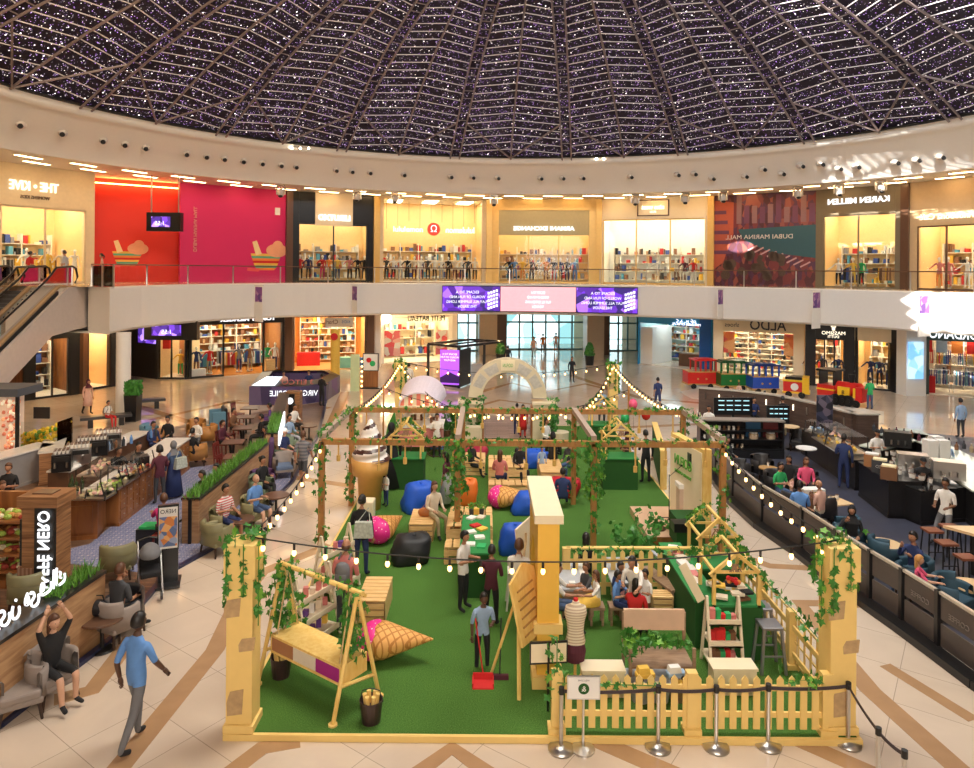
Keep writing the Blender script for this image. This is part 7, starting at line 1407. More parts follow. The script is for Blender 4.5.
# gate arch
p = at(507, 442); t = T('arch_gate', 'stone-look semicircular arch gate at the far end of the turf', 'gate', (p.x, p.y, 0)); s_ = F/p.y; Ro, Ri = 1.58, 1.02; zc = 1.85; n = 26; GM = mat('gate_stone', (.66, .56, .38), .6)
g = MB()
for k in range(n):
    a, b = pi*k/n, pi*(k+1)/n; g.xz([(Ri*cos(a), zc+Ri*sin(a)), (Ro*cos(a), zc+Ro*sin(a)), (Ro*cos(b), zc+Ro*sin(b)), (Ri*cos(b), zc+Ri*sin(b))], -.25, .25)
g.build('arch', GM, t)
for s in (-1, 1): MB().bx(s*1.02, -.35, 0, s*1.95, .35, zc-.25).build('pier', GM, t); MB().bx(s*1.0, -.4, zc-.25, s*2.0, .4, zc-.15).build('pier_cap', YELTOP, t); vine(t, [(s*1.9, -.3, zc-.1), (s*1.7, -.3, zc)], 14, .08, .07); MB().bx(s*.95, -.28, 0, s*1.06, .3, 1.5).build('timber_jamb', WALNUT, t)
for k in range(1, 6):
    if k == 3: continue
    a = pi*k/6; g = MB(); da = .2; g.xz([((Ri+.1)*cos(a-da), zc+(Ri+.1)*sin(a-da)), ((Ro-.1)*cos(a-da), zc+(Ro-.1)*sin(a-da)), ((Ro-.1)*cos(a+da), zc+(Ro-.1)*sin(a+da)), ((Ri+.1)*cos(a+da), zc+(Ri+.1)*sin(a+da))], -.27, -.25); g.build('brick_inset', mat('grey_brick_inset', (.5, .46, .4), .8, var=.3, scale=10), t)
MB().bx(-.28, -.3, zc+Ri+.08, .28, -.25, zc+Ro-.06).build('plaque', YELTOP, t); txt('GOFUN', .2, mat('logo_green', (0, 0, 0)), t, (0, -.31, zc+(Ri+Ro)/2), ext=.01, width=.4)
dk = flat([(470, 441), (542, 441), (541, 419), (478, 419)], .12, 'wooden_deck', wood('grey_pink_deck', (.3, .2, .17), (.42, .3, .25), (1, 10, 1), .5, planks=3), None, 'greyish wooden deck behind the arch gate', 'deck')
# ice cream cart with awning
p = tat(420, 452); t = T('ice_cream_cart', 'pink ice cream cart under a barrel awning with coral and cream stripes', 'cart', p); MB().bx(-.85, -.6, .35, .85, .7, 1.05).build('pink_body', mat('cart_pink', (.75, .25, .25), .4), t); MB().bx(-.9, -.65, 1.05, .9, .75, 1.1).build('counter', WHITE, t)
for s in (-1, 1):
    for y in (-.6, .7): MB().bar((s*.62, y, 1.1), (s*.62, y, 1.88), .05).build('awning_post', WHITE, t)
g = MB(); n = 9
for k in range(n):
    xa, xb = -.68+1.36*k/n, -.68+1.36*(k+1)/n; q_ = lambda x: 1.88+.45*sqrt(max(0, 1-(x/.68)**2)); g.xz([(xa, 1.88), (xb, 1.88)]+[(xb+(xa-xb)*j/4, q_(xb+(xa-xb)*j/4)+.001) for j in range(5)], -.75, -.72, k % 2)
g.build('striped_gable', [clo('peach') if 0 else mat('awning_coral', (.85, .22, .15)), YELTOP], t)
g = MB()
c_ = [[(r1*cos(pi*k/18), y_, 1.88+r2*sin(pi*k/18)) for k in range(19)] for r1, r2, y_ in ((.68, .46, -.8), (.85, .75, 1.4), (.9, .8, 1.4), (.73, .51, -.8))]
for q in range(4):
    for k in range(18): g.quad(c_[q][k], c_[q][k+1], c_[(q+1) % 4][k+1], c_[(q+1) % 4][k])
g.build('barrel_roof', mat('lilac_white_canvas', (.75, .66, .74), .7, var=.15, scale=20), t); MB().bx(-.72, -.82, 1.7, .72, -.78, 1.9).build('sign_band', YELTOP, t); txt('Waffle & Gelato', .17, clo('brown'), t, (0, -.84, 1.8), ext=.01, width=1.2)
for s in (-1, 1): g = MB(); g.push(Matrix.Translation((s*.6, -.65, .35)) @ Matrix.Rotation(pi/2, 4, 'X')); g.lathe([(.33, 0), (.36, 0), (.36, .04), (.33, .04), (.33, 0)], n=22); [g.bar((0, 0, .02), (.34*cos(k*pi/4), .34*sin(k*pi/4), .02), .02) for k in range(8)]; g.build('wheel', BROWN, t)
g = MB(); [g.lathe([(0, 0), (.05, 0), (.06, .22), (0, .24)], (random.uniform(-.7, .7), random.uniform(-.4, .5), 1.1), 8, 0, ) for _ in range(9)]; [g.sph((random.uniform(-.7, .7), random.uniform(-.3, .5), 1.35), .1, 8, 6, 1) for _ in range(6)]; tag(g.build('jars_and_scoops', [clo('brown'), WHITE], t), kind='stuff')
t = T('game_table', 'blue and yellow games box behind the pergola on the left', 'box', tat(437, 448)); MB().box((0, 0, .5), (.5, .4, 1.)).build('box', clo('blue'), t); MB().box((-.1, -.21, .7), (.2, .02, .3)).build('yellow_panel', clo('yellow'), t); MB().box((-.05, -.21, .3), (.3, .02, .2)).build('green_panel', clo('green'), t)
bush(447, 436, 'dark pink flowering plant beside the ice cream cart', .3, .9, 90)
t = T('display_screen', 'small grey framed display screens left of the arch gate', 'screen', at(455, 440)); MB().bx(-.38, 0, .9, .38, .08, 1.45).build('frame', clo('lgrey'), t); MB().bx(-.03, 0, 0, .03, .05, .9).build('post', METAL, t)
t = T('green_hedge_panel', 'small green hedge triangle left of the far stall', 'hedge', tat(389, 458)); MB().xz([(-.25, .0), (.3, 0), (.3, .7), (.2, 1.75), (-.05, 1.2)], -.08, .08).build('hedge', LEAF, t)
t = T('wafer_planters', 'white bucket planter right of the arch gate', 'planter', tat(560, 447)); MB().cyl((0, 0, 0), .3, .6, 14, 0, .35).build('tub', GM, t); t = T('planter', 'cream square planter left of the arch gate', 'planter', tat(469, 447)); MB().box((0, 0, .4), (.9, .5, .8)).build('box', GM, t)
for px, py, z, c_, lab in ((633, 404, 0, 'pink', 'pink balloon floating above the back right stall'), (625, 418, 0, 'green', 'green balloon over the back right stall'), (646, 415, 0, 'red', 'red balloon behind the back beam of the pergola')):
    p = atY(px, py, 25.5); t = T('balloon', lab, 'balloon', p); MB().sph((0, 0, 0), (.16, .16, .19), 14, 10).build('balloon', mat('balloon_'+c_, CLO[c_], .25), t, True); MB().tube([(0, 0, -.19), (.03, 0, -.8), (0, 0, -(p.z-1.2))], .004, 4).build('string', CABLE, t)
# stanchions, signs
def stanchion(px, py, label, h=.92): 
    t = T('stanchion', label, 'barrier post', at(px, py)); MB().lathe([(0, 0), (.19, 0), (.19, .03), (.06, .06), (.03, .08), (0, .08)], n=24).build('base', METAL, t, True); MB().cyl((0, 0, .06), .03, h-.1, 12).build('post', METAL, t); MB().cyl((0, 0, h-.1), .04, .1, 12).build('belt_head', DMETAL, t); return t
SN = [(561, 750), (658, 748), (716, 748), (768, 746), (848, 744), (878, 796), (904, 822)]
ST = [stanchion(px, py, lab) for (px, py), lab in zip(SN, ['steel queue post at the left end of the row by the small sign', 'steel queue post second in the row along the picket fence', 'steel queue post third in the row along the picket fence', 'steel queue post fourth in the row along the picket fence', 'steel queue post at the corner by the near right pillar', 'steel queue post at the bottom edge right of the corner', 'steel queue post cut by the bottom right edge'])]
BELT = mat('dark_belt', (.05, .035, .04), .6)
for i, (a, b) in enumerate(zip(ST, ST[1:])):
    A_, B_ = a.location, b.location; g = MB(); P_ = [Vector((0, 0, .86)).lerp(B_-A_+Vector((0, 0, .86)), k/8)-Vector((0, 0, .12*(k/8)*(1-k/8))) for k in range(9)]
    for u, v in zip(P_, P_[1:]): g.bar(u, v, .008, .05)
    tag(g.build('barrier_belt', BELT, loc=A_), 'dark retractable belt %s' % ['from the sign post to the second queue post', 'between the second and third queue posts', 'between the third and fourth queue posts', 'between the fourth queue post and the corner post', 'running from the corner post towards the camera', 'at the bottom right edge'][i], 'belt')
t = T('sign_stand', 'steel post with a white sign bearing a green round symbol', 'sign', at(583, 750)); MB().lathe([(0, 0), (.17, 0), (.17, .03), (.03, .06), (0, .06)], n=22).build('base', METAL, t); MB().cyl((0, 0, .05), .02, .75, 10).build('post', METAL, t); MB().bx(-.24, -.02, .75, .24, .02, 1.08).build('frame', METAL, t); MB().bx(-.22, -.025, .77, .22, -.02, 1.06).build('sign_face', WHITE, t)
MB().push(Matrix.Translation((0, -.027, .91)) @ Matrix.Rotation(pi/2, 4, 'X')).cyl((0, 0, 0), .08, .005, 22).build('green_disc', GB, t); txt('&', .11, WHITE, t, (0, -.036, .91), ext=.002); txt('WELCOME', .035, clo('grey'), t, (0, -.03, 1.03), ext=.001)
t = T('menu_stand', 'two-page pale menu on a dark post by the foot of the arch wall', 'sign', at(551, 717), .1); MB().cyl((0, 0, 0), .2, .03, 20).build('base', METAL, t); MB().cyl((-.05, 0, 0), .02, .9, 8).build('post', BLACK, t)
for s in (-1, 1): MB().bx(-.05+(0 if s > 0 else -.3), -.03, .85, -.05+(.3 if s > 0 else 0), .0, 1.2).build('frame', BLACK, t); MB().bx(-.03+(0 if s > 0 else -.3), -.035, .88, -.07+(.3 if s > 0 else 0), -.03, 1.17).build('page', YELTOP, t)
# ================================================================ people in the picture
def stp(px, hy, rz, label, h=1.7, z0=0, **k): return person(ph(px, hy, h, z0), rz, label, h=h, **k)
def sit(px, hy, rz, label, h=1.7, z0=0, seat=.46, legs='sit', arms=('lap', 'lap'), **k):
    return person(ph(px, hy, (seat+.10)+.84*h/1.75, z0), rz, label, h=h, legs=legs, seat=seat, arms=arms, **k)
# walkers on the marble
PP(136, 744, 158, 'man in a light blue shirt and grey trousers walking away at the lower left', 616, legs='walk', arms=('swing', 'swingf'), top='blue', bot='grey', skin=3)
stp(303, 432, 178, 'stout man in a striped grey shirt and dark shorts walking away beside the left café', 1.74, legs='walk', arms=('swing', 'swingf'), top='greystripe', bot='dgrey', shorts=True, fat=1.2, hc='b')
stp(409, 364, 185, 'man in a white shirt and pale trousers standing behind the far left pillar', 1.62, top='white', bot='lgrey', sleeves=True)
stp(572, 357, 10, 'woman in black holding a white bag in the middle of the far floor', 1.6, top='black', bot='black', sleeves=True, hair='long', arms=('hold', 'down'))
stp(658, 378, 178, 'man in a navy shirt and shorts walking away near the train', 1.62, legs='walk', arms=('swing', 'swingf'), top='navy', bot='navy', shorts=True)
stp(508, 346, 180, 'person in black seen above the crown of the arch gate', 1.7, top='black', bot='black', sleeves=True)
for px, hy, tp, b, lb in ((534, 337, 'peach', 'lgrey', 'left'), (543, 334, 'orange', 'brown', 'middle'), (556, 333, 'peach', 'orange', 'right')): stp(px, hy, 0, lb+' of three figures in orange tones in front of the glass entrance doors', 1.65, top=tp, bot=b, sleeves=True, legs='walk')
stp(88, 380, 60, 'woman in a long pale pink coat and headscarf walking past the left kiosk', 1.62, legs='walk', top='peach', bot='black', sleeves=True, hair='hijab', hc='maroon', skirt=('peach', .45, .24))
sit(108, 400, 70, 'child in white and red sitting on the dark bench by the white column', 1.35, seat=.48, top='white', bot='red', bag='backpack')
stp(322, 374, 150, 'attendant in black leaning at the purple kiosk', 1.66, top='black', bot='black', sleeves=True, arms=('hold', 'hold'))
sit(284, 371, 0, 'person in pale pink sitting inside the purple kiosk', 1.6, seat=.55, top='peach', bot='grey', sleeves=True); sit(309, 370, 0, 'person in navy sitting inside the purple kiosk', 1.6, seat=.55, top='navy', bot='navy', sleeves=True)
stp(870, 378, 180, 'person in a bright green jacket and jeans looking at the locomotive', 1.62, z0=.03, top='green', bot='denim', sleeves=True, arms=('hold', 'hold'))
stp(961, 399, 185, 'man in a pale blue shirt walking at the right edge of the marble floor', 1.66, top='sky', bot='dgrey', sleeves=True)
stp(739, 383, 180, 'small fair child standing in front of the green train carriage', 1.0, z0=.03, top='peach', bot='grey', hc='b'); stp(765, 391, 180, 'small dark child standing in front of the blue train carriage', 1.0, z0=.03, top='navy', bot='red')
# upper floor
stp(30, 252, 160, 'person in red on the upper floor by the escalator head', 1.65, z0=ZS1, top='red', bot='lgrey', hair='bun'); stp(65, 251, -90, 'man in a grey shirt on the upper floor at the top of the escalator', 1.7, z0=ZS1, top='lgrey', bot='grey')
stp(102, 254, -60, 'woman with a black ponytail and patterned dress on the upper floor by the red hoarding', 1.6, z0=ZS1, top='peach', bot='purple', hair='pony', skirt=('purple', .2, .26)); stp(951, 263, 60, 'person in white with a black bag on the upper floor at the far right shop', 1.65, z0=ZS1, top='white', bot='white', sleeves=True)
stp(864, 262, 0, 'person in dark clothes on the upper floor under the olive shop header', 1.6, z0=ZS1, top='dgrey', bot='black', sleeves=True) if 0 else None
# garden, left half
sw = PP(482, 672, 12, 'cleaner in a pale blue striped uniform sweeping with a red dustpan', 591, top='sky', bot='black', lean=.18, arms=('hold', 'down'), skin=3, skirt=None)
p = sw.location; t = T('broom', 'long-handled broom with a dark head held by the cleaner', 'broom', (p.x+.3, p.y-.38, TZ)); MB().tube([(0, 0, .05), (.02, .18, .95)], .012, 6).build('handle', BLACK, t); MB().box((0, 0, .04), (.3, .06, .08)).build('head', clo('maroon'), t)
t = T('dustpan', 'red long-handled dustpan on the turf in front of the cleaner', 'dustpan', (p.x+.02, p.y-.52, TZ)); MB().bx(-.17, -.16, 0, .17, .12, .02).bx(-.17, .1, 0, .17, .13, .12).bx(-.18, -.14, 0, -.16, .12, .08).bx(.16, -.14, 0, .18, .12, .08).build('pan', clo('red'), t); MB().tube([(0, .12, .1), (-.14, .28, .95)], .012, 6).build('handle', clo('red'), t)
PP(463, 610, 62, 'man in a white polo shirt looking at his hands beside the high table', 532, z0=TZ, top='white', bot='black', arms=('hold', 'hold'), skin=1, fat=1.08)
PP(491, 626, 172, 'man in a dark maroon shirt with his back to us at the high table', 547, z0=TZ, top='maroon', bot='black', sleeves=False, arms=('hold', 'hold'), skin=1)
sit(519, 540, 165, 'man in a white polo shirt sitting on the white high stool', 1.78, z0=TZ, seat=.74, top='white', bot='black', arms=('reach', 'reach'), skin=1, fat=1.1, hc='b')
PP(345, 634, 172, 'man in a rose shirt with a grey backpack standing behind the swing', 541, z0=TZ, top='rose', bot='dgrey', arms=('hold', 'hold'), hair='fringe', bag='backpack', skin=1, fat=1.05, hc='b')
PP(361, 576, 170, 'woman in a black jacket and dark jeans carrying a patterned shoulder bag', 497, z0=TZ, top='black', bot='navy', sleeves=True, hair='bun', bag='tote', arms=('hold', 'down'))
sit(434, 481, 35, 'woman in a cream blouse with long hair sitting on a crate bench', 1.7, z0=TZ, seat=.45, top='cream', bot='khaki', hair='long', hc='b', sleeves=True, skin=0)
t = T('handbag', 'tan leather handbag on the crate bench beside the woman in cream', 'bag', at(425, 516, TZ+.45)); MB().sph((0, 0, .1), (.19, .1, .13), 12, 8).build('body', mat('tan_bag', (.4, .13, .03), .4), t, True); MB().tube([(-.1, 0, .18), (0, 0, .3), (.1, 0, .18)], .01, 5).build('handle', mat('tan_bag', (0, 0, 0)), t)
PP(386, 506, -50, 'toddler in a white top and navy trousers in front of the giant ice cream', 474, z0=TZ, top='white', bot='navy', arms=('hold', 'down'), hc='b', skin=0)
PP(391, 488, 190, 'woman in a long black abaya beside the dark green stall counter', 424, z0=TZ, top='black', bot='black', sleeves=True, hair='hijab', hc='black', skirt=('black', .05, .34))
PP(446, 506, -110, 'woman in a maroon top and long pale skirt walking behind the ivy post', 453, z0=TZ, top='maroon', bot='lgrey', hair='long', skirt=('lgrey', .15, .3), legs='walk')
sit(500, 450, 170, 'long-haired girl wrapped in a red checked shawl on the farther pallet bench', 1.65, z0=TZ, seat=.42, top='rose', bot='navy', hair='long', hc='b', sleeves=True)
sit(563, 468, 175, 'man in navy lounging on the red bean bag', 1.65, z0=TZ, seat=.3, top='navy', bot='navy', sleeves=True); sit(553, 432, 175, 'person in long black clothes sitting on the farthest right crate', 1.75, z0=TZ, seat=.45, top='black', bot='black', sleeves=True, hair='hijab', hc='black')
sit(520, 442, 20, 'person in black sitting behind the farther picnic set', 1.65, z0=TZ, seat=.42, top='black', bot='black', sleeves=True); stp(542, 447, 10, 'small child in a pale blue outfit by the blue bean bag at the back', 1.0, z0=TZ, top='sky', bot='sky', sleeves=True)
sit(472, 440, 60, 'person in black lounging on the crimson bag', 1.6, z0=TZ, seat=.3, top='black', bot='black', sleeves=True, hair='long'); sit(570, 440, -40, 'person in dark clothes and jeans seated at the back right of the picnic sets', 1.6, z0=TZ, seat=.3, top='dgrey', bot='denim', sleeves=True)
stp(646, 431, 190, 'teenager in a black tracksuit standing by the back right stall', 1.7, z0=TZ, top='black', bot='black', sleeves=True, arms=('hold', 'down')); stp(627, 432, 10, 'vendor in a maroon top behind the back right green counter', 1.6, z0=TZ, top='maroon', bot='magenta', arms=('hold', 'hold'), hair='hijab', hc='maroon')
stp(602, 388, 180, 'person with black hair and a blue-grey top at the far right stall', 1.65, z0=TZ, top='sky', bot='dgrey', hair='bun', sleeves=True); stp(523, 405, 0, 'child in a red dress standing in the arch gate', 1.35, z0=.12, top='red', bot='red', hair='long', skirt=('red', .45, .22)); stp(517, 404, 170, 'child in dark clothes beside the girl in red at the arch gate', 1.3, z0=.12, top='dgrey', bot='navy')
sit(517, 437, 180, 'dark-haired person sitting on the turf in front of the arch gate', 1.5, z0=TZ, seat=.2, legs='floor', top='black', bot='black'); sit(546, 418, 50, 'person in a white shirt sitting with stretched legs right of the arch gate', 1.65, z0=TZ, seat=.45, top='white', bot='black', sleeves=True)
t = T('garden_bench', 'dark bench under the person in white, right of the arch gate', 'bench', ph(546, 418, 1.35, TZ)); MB().box((0, .05, .4), (1.3, .45, .08)).build('seat', BLACK, t); [MB().box((x, .05, .18), (.06, .4, .36)).build('leg', BLACK, t) for x in (-.55, .55)]
stp(437, 414, 10, 'vendor in white behind the ice cream cart counter', 1.6, z0=TZ, top='white', bot='black', arms=('hold', 'hold'))
# garden, right half
sit(586, 533, 170, 'dark-haired person in black sitting behind the back picket fence', 1.6, z0=TZ, seat=.3, top='black', bot='black', sleeves=True, hair='long')
sit(597, 569, -80, 'girl in a white top and yellow skirt sitting at the left craft table', 1.25, z0=TZ, seat=.38, top='white', bot='yellow', hair='long', hc='b', arms=('reach', 'hold'), skirt=('yellow', .3, .3), skin=1)
sit(587, 561, -60, 'boy in dark clothes behind the girl in yellow at the left craft table', 1.3, z0=TZ, seat=.38, top='dgrey', bot='navy', hc='b', arms=('reach', 'hold')); sit(556, 562, 80, 'person in a white shirt half hidden by the arch wall at the left craft table', 1.6, z0=TZ, seat=.42, top='white', bot='denim', arms=('reach', 'reach'))
stp(636, 551, -30, 'woman in a white shirt bending over the craft table with the children', 1.55, z0=TZ, top='white', bot='khaki', lean=.4, arms=('reach', 'hold'), hair='bun', skin=1); sit(617, 569, 60, 'boy in a blue shirt sitting at the right craft table', 1.25, z0=TZ, seat=.38, top='blue', bot='navy', arms=('reach', 'hold'))
sit(620, 560, 30, 'boy with black hair behind the boy in blue at the right craft table', 1.3, z0=TZ, seat=.4, top='navy', bot='dgrey', arms=('reach', 'hold')); stp(646, 570, -60, 'small boy in a white shirt and brown trousers by the right craft table', 1.15, z0=TZ, top='white', bot='brown', arms=('hold', 'hold'))
sit(636, 578, 160, 'long-haired person in a bright red shirt sitting with their back to us', 1.5, z0=TZ, seat=.3, top='red', bot='black', hair='long', arms=('reach', 'hold'), fat=1.1)
for px, hy, tp in ((597, 569, 0), (587, 561, 0), (617, 569, 0), (620, 560, 0)): p = ph(px, hy, .38+.1+.84*1.25/1.75, TZ); t = T('kids_stool', 'low wooden stool under a child at the craft tables', 'stool', p+Vector((0, .05, 0)), 0, 'low stools at the craft tables'); MB().box((0, 0, .34), (.3, .3, .05)).build('seat', RUSTIC, t); [MB().box((x*.11, y*.11, .16), (.04, .04, .32)).build('leg', RUSTIC, t) for x in (-1, 1) for y in (-1, 1)]
# left cafe
C0 = .03
stp(9, 464, 10, 'woman with tied dark hair in black behind the bakery shelf', 1.66, z0=C0, top='black', bot='black', hair='bun', hc='b', arms=('hold', 'hold')); stp(2, 482, 60, 'dark-haired person at the left picture edge above the bakery shelf', 1.6, z0=C0, top='brown', bot='black', hair='long', hc='b')
stp(115, 446, 60, 'barista in black bending over the café back counter', 1.68, z0=C0, top='black', bot='black', lean=.3, arms=('reach', 'reach'), skin=2); stp(138, 443, 60, 'barista in black at the café till', 1.7, z0=C0, top='black', bot='black', arms=('hold', 'hold'))
stp(160, 447, -140, 'customer with curly hair and a black and red patterned top at the café counter', 1.68, z0=C0, top='maroon', bot='dgrey', hair='curly', sleeves=True, arms=('hold', 'hold')); stp(174, 442, -130, 'customer in a grey headscarf and long navy dress at the café counter', 1.68, z0=C0, top='denim', bot='navy', sleeves=True, hair='hijab', hc='grey', skirt=('navy', .08, .3), bag='tote')
sit(164, 494, -150, 'person in a magenta shirt sitting with their back to us by the grass planter', 1.75, z0=C0, top='magenta', bot='black', hc='b', fat=1.1, arms=('reach', 'reach')); pz_ = ph(164, 494, .56+.84, C0); t = T('chair', 'dark chair under the person in magenta', 'chair', pz_, 0); MB().box((0, 0, .42), (.42, .42, .06)).build('seat', DRED, t); [MB().box((x*.17, y*.17, .2), (.04, .04, .4)).build('leg', DRED, t) for x in (-1, 1) for y in (-1, 1)]
sit(203, 470, -40, 'dark-haired person sitting behind the long grass planter, nearer one', 1.65, z0=C0, top='black', bot='black', hair='long', sleeves=True); sit(217, 463, -30, 'short-haired person sitting behind the long grass planter, farther one', 1.65, z0=C0, top='khaki', bot='black')
sit(153, 421, 60, 'man in a navy suit jacket in the petrol blue armchair', 1.7, z0=C0, top='navy', bot='navy', sleeves=True); sit(168, 416, 0, 'person in black farthest left in the back lounge', 1.65, z0=C0, top='black', bot='black', sleeves=True); sit(197, 417, -20, 'man in a white shirt facing us in the back lounge', 1.7, z0=C0, top='white', bot='grey', sleeves=True, arms=('hold', 'lap')); sit(192, 428, 170, 'man in black with his back to us in the tan armchair', 1.7, z0=C0, top='black', bot='black', sleeves=True, fat=1.15)
sit(119, 430, -20, 'person sitting beyond the coffee machines at the far left lounge', 1.6, z0=C0, top='grey', bot='black', sleeves=True)
sit(225, 484, 62, 'man in a red striped shirt and navy shorts in the olive armchair', 1.78, z0=C0, top='redstripe', bot='navy', shorts=True, fat=1.1, arms=('lap', 'hold')); sit(255, 474, 62, 'bald man in a blue and white shirt and denim shorts in the olive armchair', 1.78, z0=C0, top='blue', bot='denim', shorts=True, hair='bald', skin=0, fat=1.1, arms=('hold', 'hold'))
sit(262, 456, 62, 'woman in black sitting with crossed legs in the sage green armchair', 1.72, z0=C0, legs='sitx', top='black', bot='black', sleeves=True, hair='bun', arms=('hold', 'lap')); sit(284, 428, 65, 'man in navy and bright red shorts with stretched legs at the far partition', 1.75, z0=C0, legs='sitx', top='navy', bot='red', shorts=True, hair='cap', hc='white', skin=0)
sit(289, 414, 60, 'person in a pale blue shirt at the far end of the partition', 1.7, z0=C0, top='sky', bot='lgrey', sleeves=True); sit(294, 404, 60, 'person in white by the plank pillar', 1.65, z0=C0, top='white', bot='black', sleeves=True)
for px, hy, tp, lb in ((270, 403, 'purple', 'farthest'), (262, 414, 'black', 'middle'), (266, 426, 'brown', 'nearest')): sit(px, hy, -70, lb+' of three people on the dark purple bench', 1.65, z0=C0, top=tp, bot='black', sleeves=True)
for px, hy, tp, lb in ((233, 408, 'brown', 'farther'), (222, 420, 'maroon', 'nearer')): sit(px, hy, 80, lb+' person on a dark red chair at the café tables', 1.62, z0=C0, top=tp, bot='black', sleeves=True)
sit(53, 614, 62, 'girl in a black outfit raising both arms in the taupe armchair', 1.7, z0=C0, top='black', bot='black', shorts=True, hair='long', hc='b', arms=('up', 'up'), skin=0); sit(119, 564, 165, 'man in a grey shirt holding a phone in the taupe armchair', 1.75, z0=C0, top='dgrey', bot='black', arms=('face', 'lap'), skin=1, hc='b')
# right cafe
sit(754, 397, 0, 'man in a dark suit and white shirt facing us at the slotted wall', 1.7, z0=C0, top='navy', bot='black', sleeves=True, arms=('hold', 'hold')); stp(783, 397, 178, 'attendant in black with khaki trousers standing under the slotted wall', 1.7, z0=C0, top='black', bot='khaki', sleeves=True)
stp(709, 406, -20, 'long-haired woman in a white top inside the curve of the fence', 1.62, z0=C0, top='white', bot='peach', hair='long', arms=('hold', 'down')); sit(727, 436, 30, 'dark-haired person low behind the curve of the fence', 1.6, z0=C0, top='dgrey', bot='black', sleeves=True)
sit(834, 424, 20, 'person in a pink shirt behind the tall banner stand', 1.65, z0=C0, top='peach', bot='black', sleeves=True, arms=('reach', 'hold')); stp(877, 430, 0, 'barista with a black cap and a green apron at the left of the bar', 1.68, z0=C0, top='white', bot='green', hair='cap', hc='black', arms=('hold', 'hold'))
stp(844, 435, 150, 'man in a long navy suit standing at the pastry display', 1.75, z0=C0, top='navy', bot='navy', sleeves=True, arms=('hold', 'down'), skin=2); stp(947, 440, 180, 'barista in a pale grey shirt behind the stacked boxes', 1.55, z0=C0, top='sky', bot='black', hair='bald', skin=2)
stp(923, 458, -20, 'barista with a black cap and green apron at the right of the bar', 1.65, z0=C0, top='black', bot='green', hair='cap', hc='black', arms=('hold', 'hold')); stp(944, 477, -55, 'man in a white T-shirt and grey jeans leaning against the bar', 1.72, z0=C0, legs='lean', top='white', bot='grey', arms=('lap', 'lap'), skin=2)
sit(780, 462, 20, 'person in a green top and jeans in a charcoal armchair', 1.65, z0=C0, top='green', bot='denim', arms=('lap', 'hold')); sit(789, 455, -30, 'person with long black hair and black top in a charcoal armchair', 1.65, z0=C0, top='black', bot='peach', hair='long', sleeves=True); sit(806, 457, -10, 'woman in a coral jacket in a charcoal armchair', 1.7, z0=C0, top='pink', bot='black', hair='long', hc='b', sleeves=True)
sit(800, 481, 160, 'man in a bright blue shirt sitting at the low table', 1.72, z0=C0, top='blue', bot='black', sleeves=True, skin=2, fat=1.15); sit(820, 480, -150, 'bald man in a beige shirt at the low table with the gift box', 1.7, z0=C0, top='peach', bot='cream', hair='bald', fat=1.1, sleeves=True); sit(811, 490, 10, 'small child between the two men at the low table', 1.1, z0=C0, seat=.5, top='brown', bot='black', hc='b')
sit(852, 505, -30, 'person in a black headscarf resting their head on a hand', 1.68, z0=C0, top='black', bot='black', sleeves=True, hair='hijab', hc='black', arms=('lap', 'face')); sit(914, 531, -70, 'man in navy drinking from a cup in the blue armchair', 1.7, z0=C0, top='navy', bot='denim', sleeves=True, arms=('phone', 'face')); sit(918, 554, 60, 'blond child in a bright pink shirt at the fence', 1.35, z0=C0, seat=.5, top='pink', bot='red', hair='long', hc='y', arms=('reach', 'reach'), skin=0)
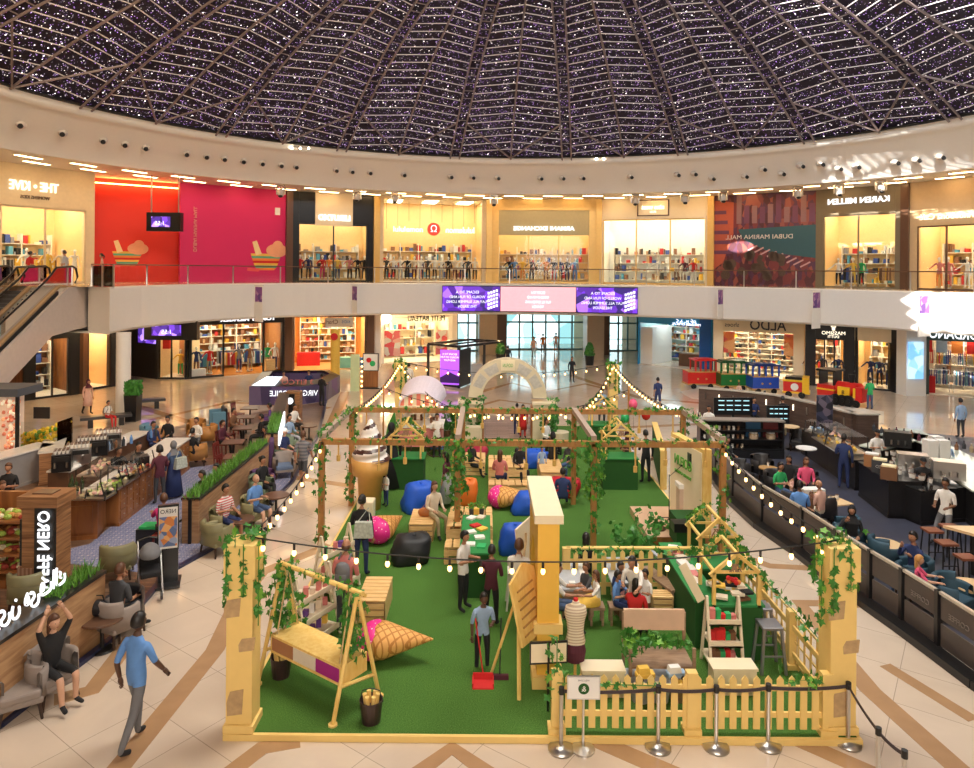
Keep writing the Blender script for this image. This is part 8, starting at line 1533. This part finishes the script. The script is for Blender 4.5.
# ================================================================ camera, light
cam = bpy.data.cameras.new('camera'); co = bpy.data.objects.new('camera', cam); COL.objects.link(co)
cam.sensor_width = 36; cam.lens = F/974*36; cam.shift_y = -114/974; cam.clip_end = 300
co.matrix_world = Matrix.Translation((0, 0, H)) @ Matrix.Rotation(pi/2, 4, 'X') @ Matrix.Rotation(ROLL, 4, 'Z')
SC.camera = co
def area(name, loc, to, size, e, col):
    l = bpy.data.lights.new(name, 'AREA'); l.shape = 'DISK'; l.size = size; l.energy = e; l.color = col
    o = bpy.data.objects.new(name, l); COL.objects.link(o); o.location = loc; o.rotation_euler = (Vector(to)-Vector(loc)).to_track_quat('-Z', 'Y').to_euler()
area('fill_centre', (1, 15, 19.5), (1, 22, 0), 9, 2600, (1, .93, .82))  # added area lamp under the dome, out of view, general fill
area('fill_right', (12, 22, 19), (14, 28, 0), 7, 1900, (.86, .93, 1))  # added unseen disc, cool fill for the right side
area('fill_left', (-9, 20, 18.5), (-16, 30, 0), 6, 1000, (1, .72, .42))  # added unseen disc, warm fill to tint the left side
area('fill_near', (0, 4, 16), (0, 14, 0), 7, 1200, (1, .88, .72))  # added fill above the near turf, out of frame
area('fill_front', (1, -4, 10.5), (2, 50, 8), 9, 1800, (1, .9, .8))  # added fill behind the camera, no fitting there
area('fill_far_left', (-16, 12, 11.2), (-20, 45, 7), 3, 600, (1, .65, .36))  # added warm fill aimed at the far left shops, unseen
sl = bpy.data.lights.new('sun', 'SUN'); sl.energy = 14; sl.angle = .006; sl.color = (1, .96, .9); so = bpy.data.objects.new('sun', sl); COL.objects.link(so)
so.rotation_euler = SUN.to_track_quat('-Z', 'Y').to_euler()
w = bpy.data.worlds.new('World'); SC.world = w; w.use_nodes = True; bg = w.node_tree.nodes['Background']; bg.inputs[0].default_value = (1, .86, .7, 1); bg.inputs[1].default_value = .35
vs = SC.view_settings; vs.view_transform = 'Standard'; vs.look = 'None'; vs.gamma = 1; vs.exposure = .3; vs.use_curve_mapping = False

for k in range(9):
    for R_, z_ in ((29.6 if k < 6 else 27.5, 3.82),):
        l = bpy.data.lights.new('downlight', 'POINT'); l.energy = 130; l.color = (1, .62, .26); l.shadow_soft_size = .07; o = bpy.data.objects.new('downlight', l); COL.objects.link(o); o.location = ring(RD(-66+k*8), R_ if k > 2 else 27, z_-.1)
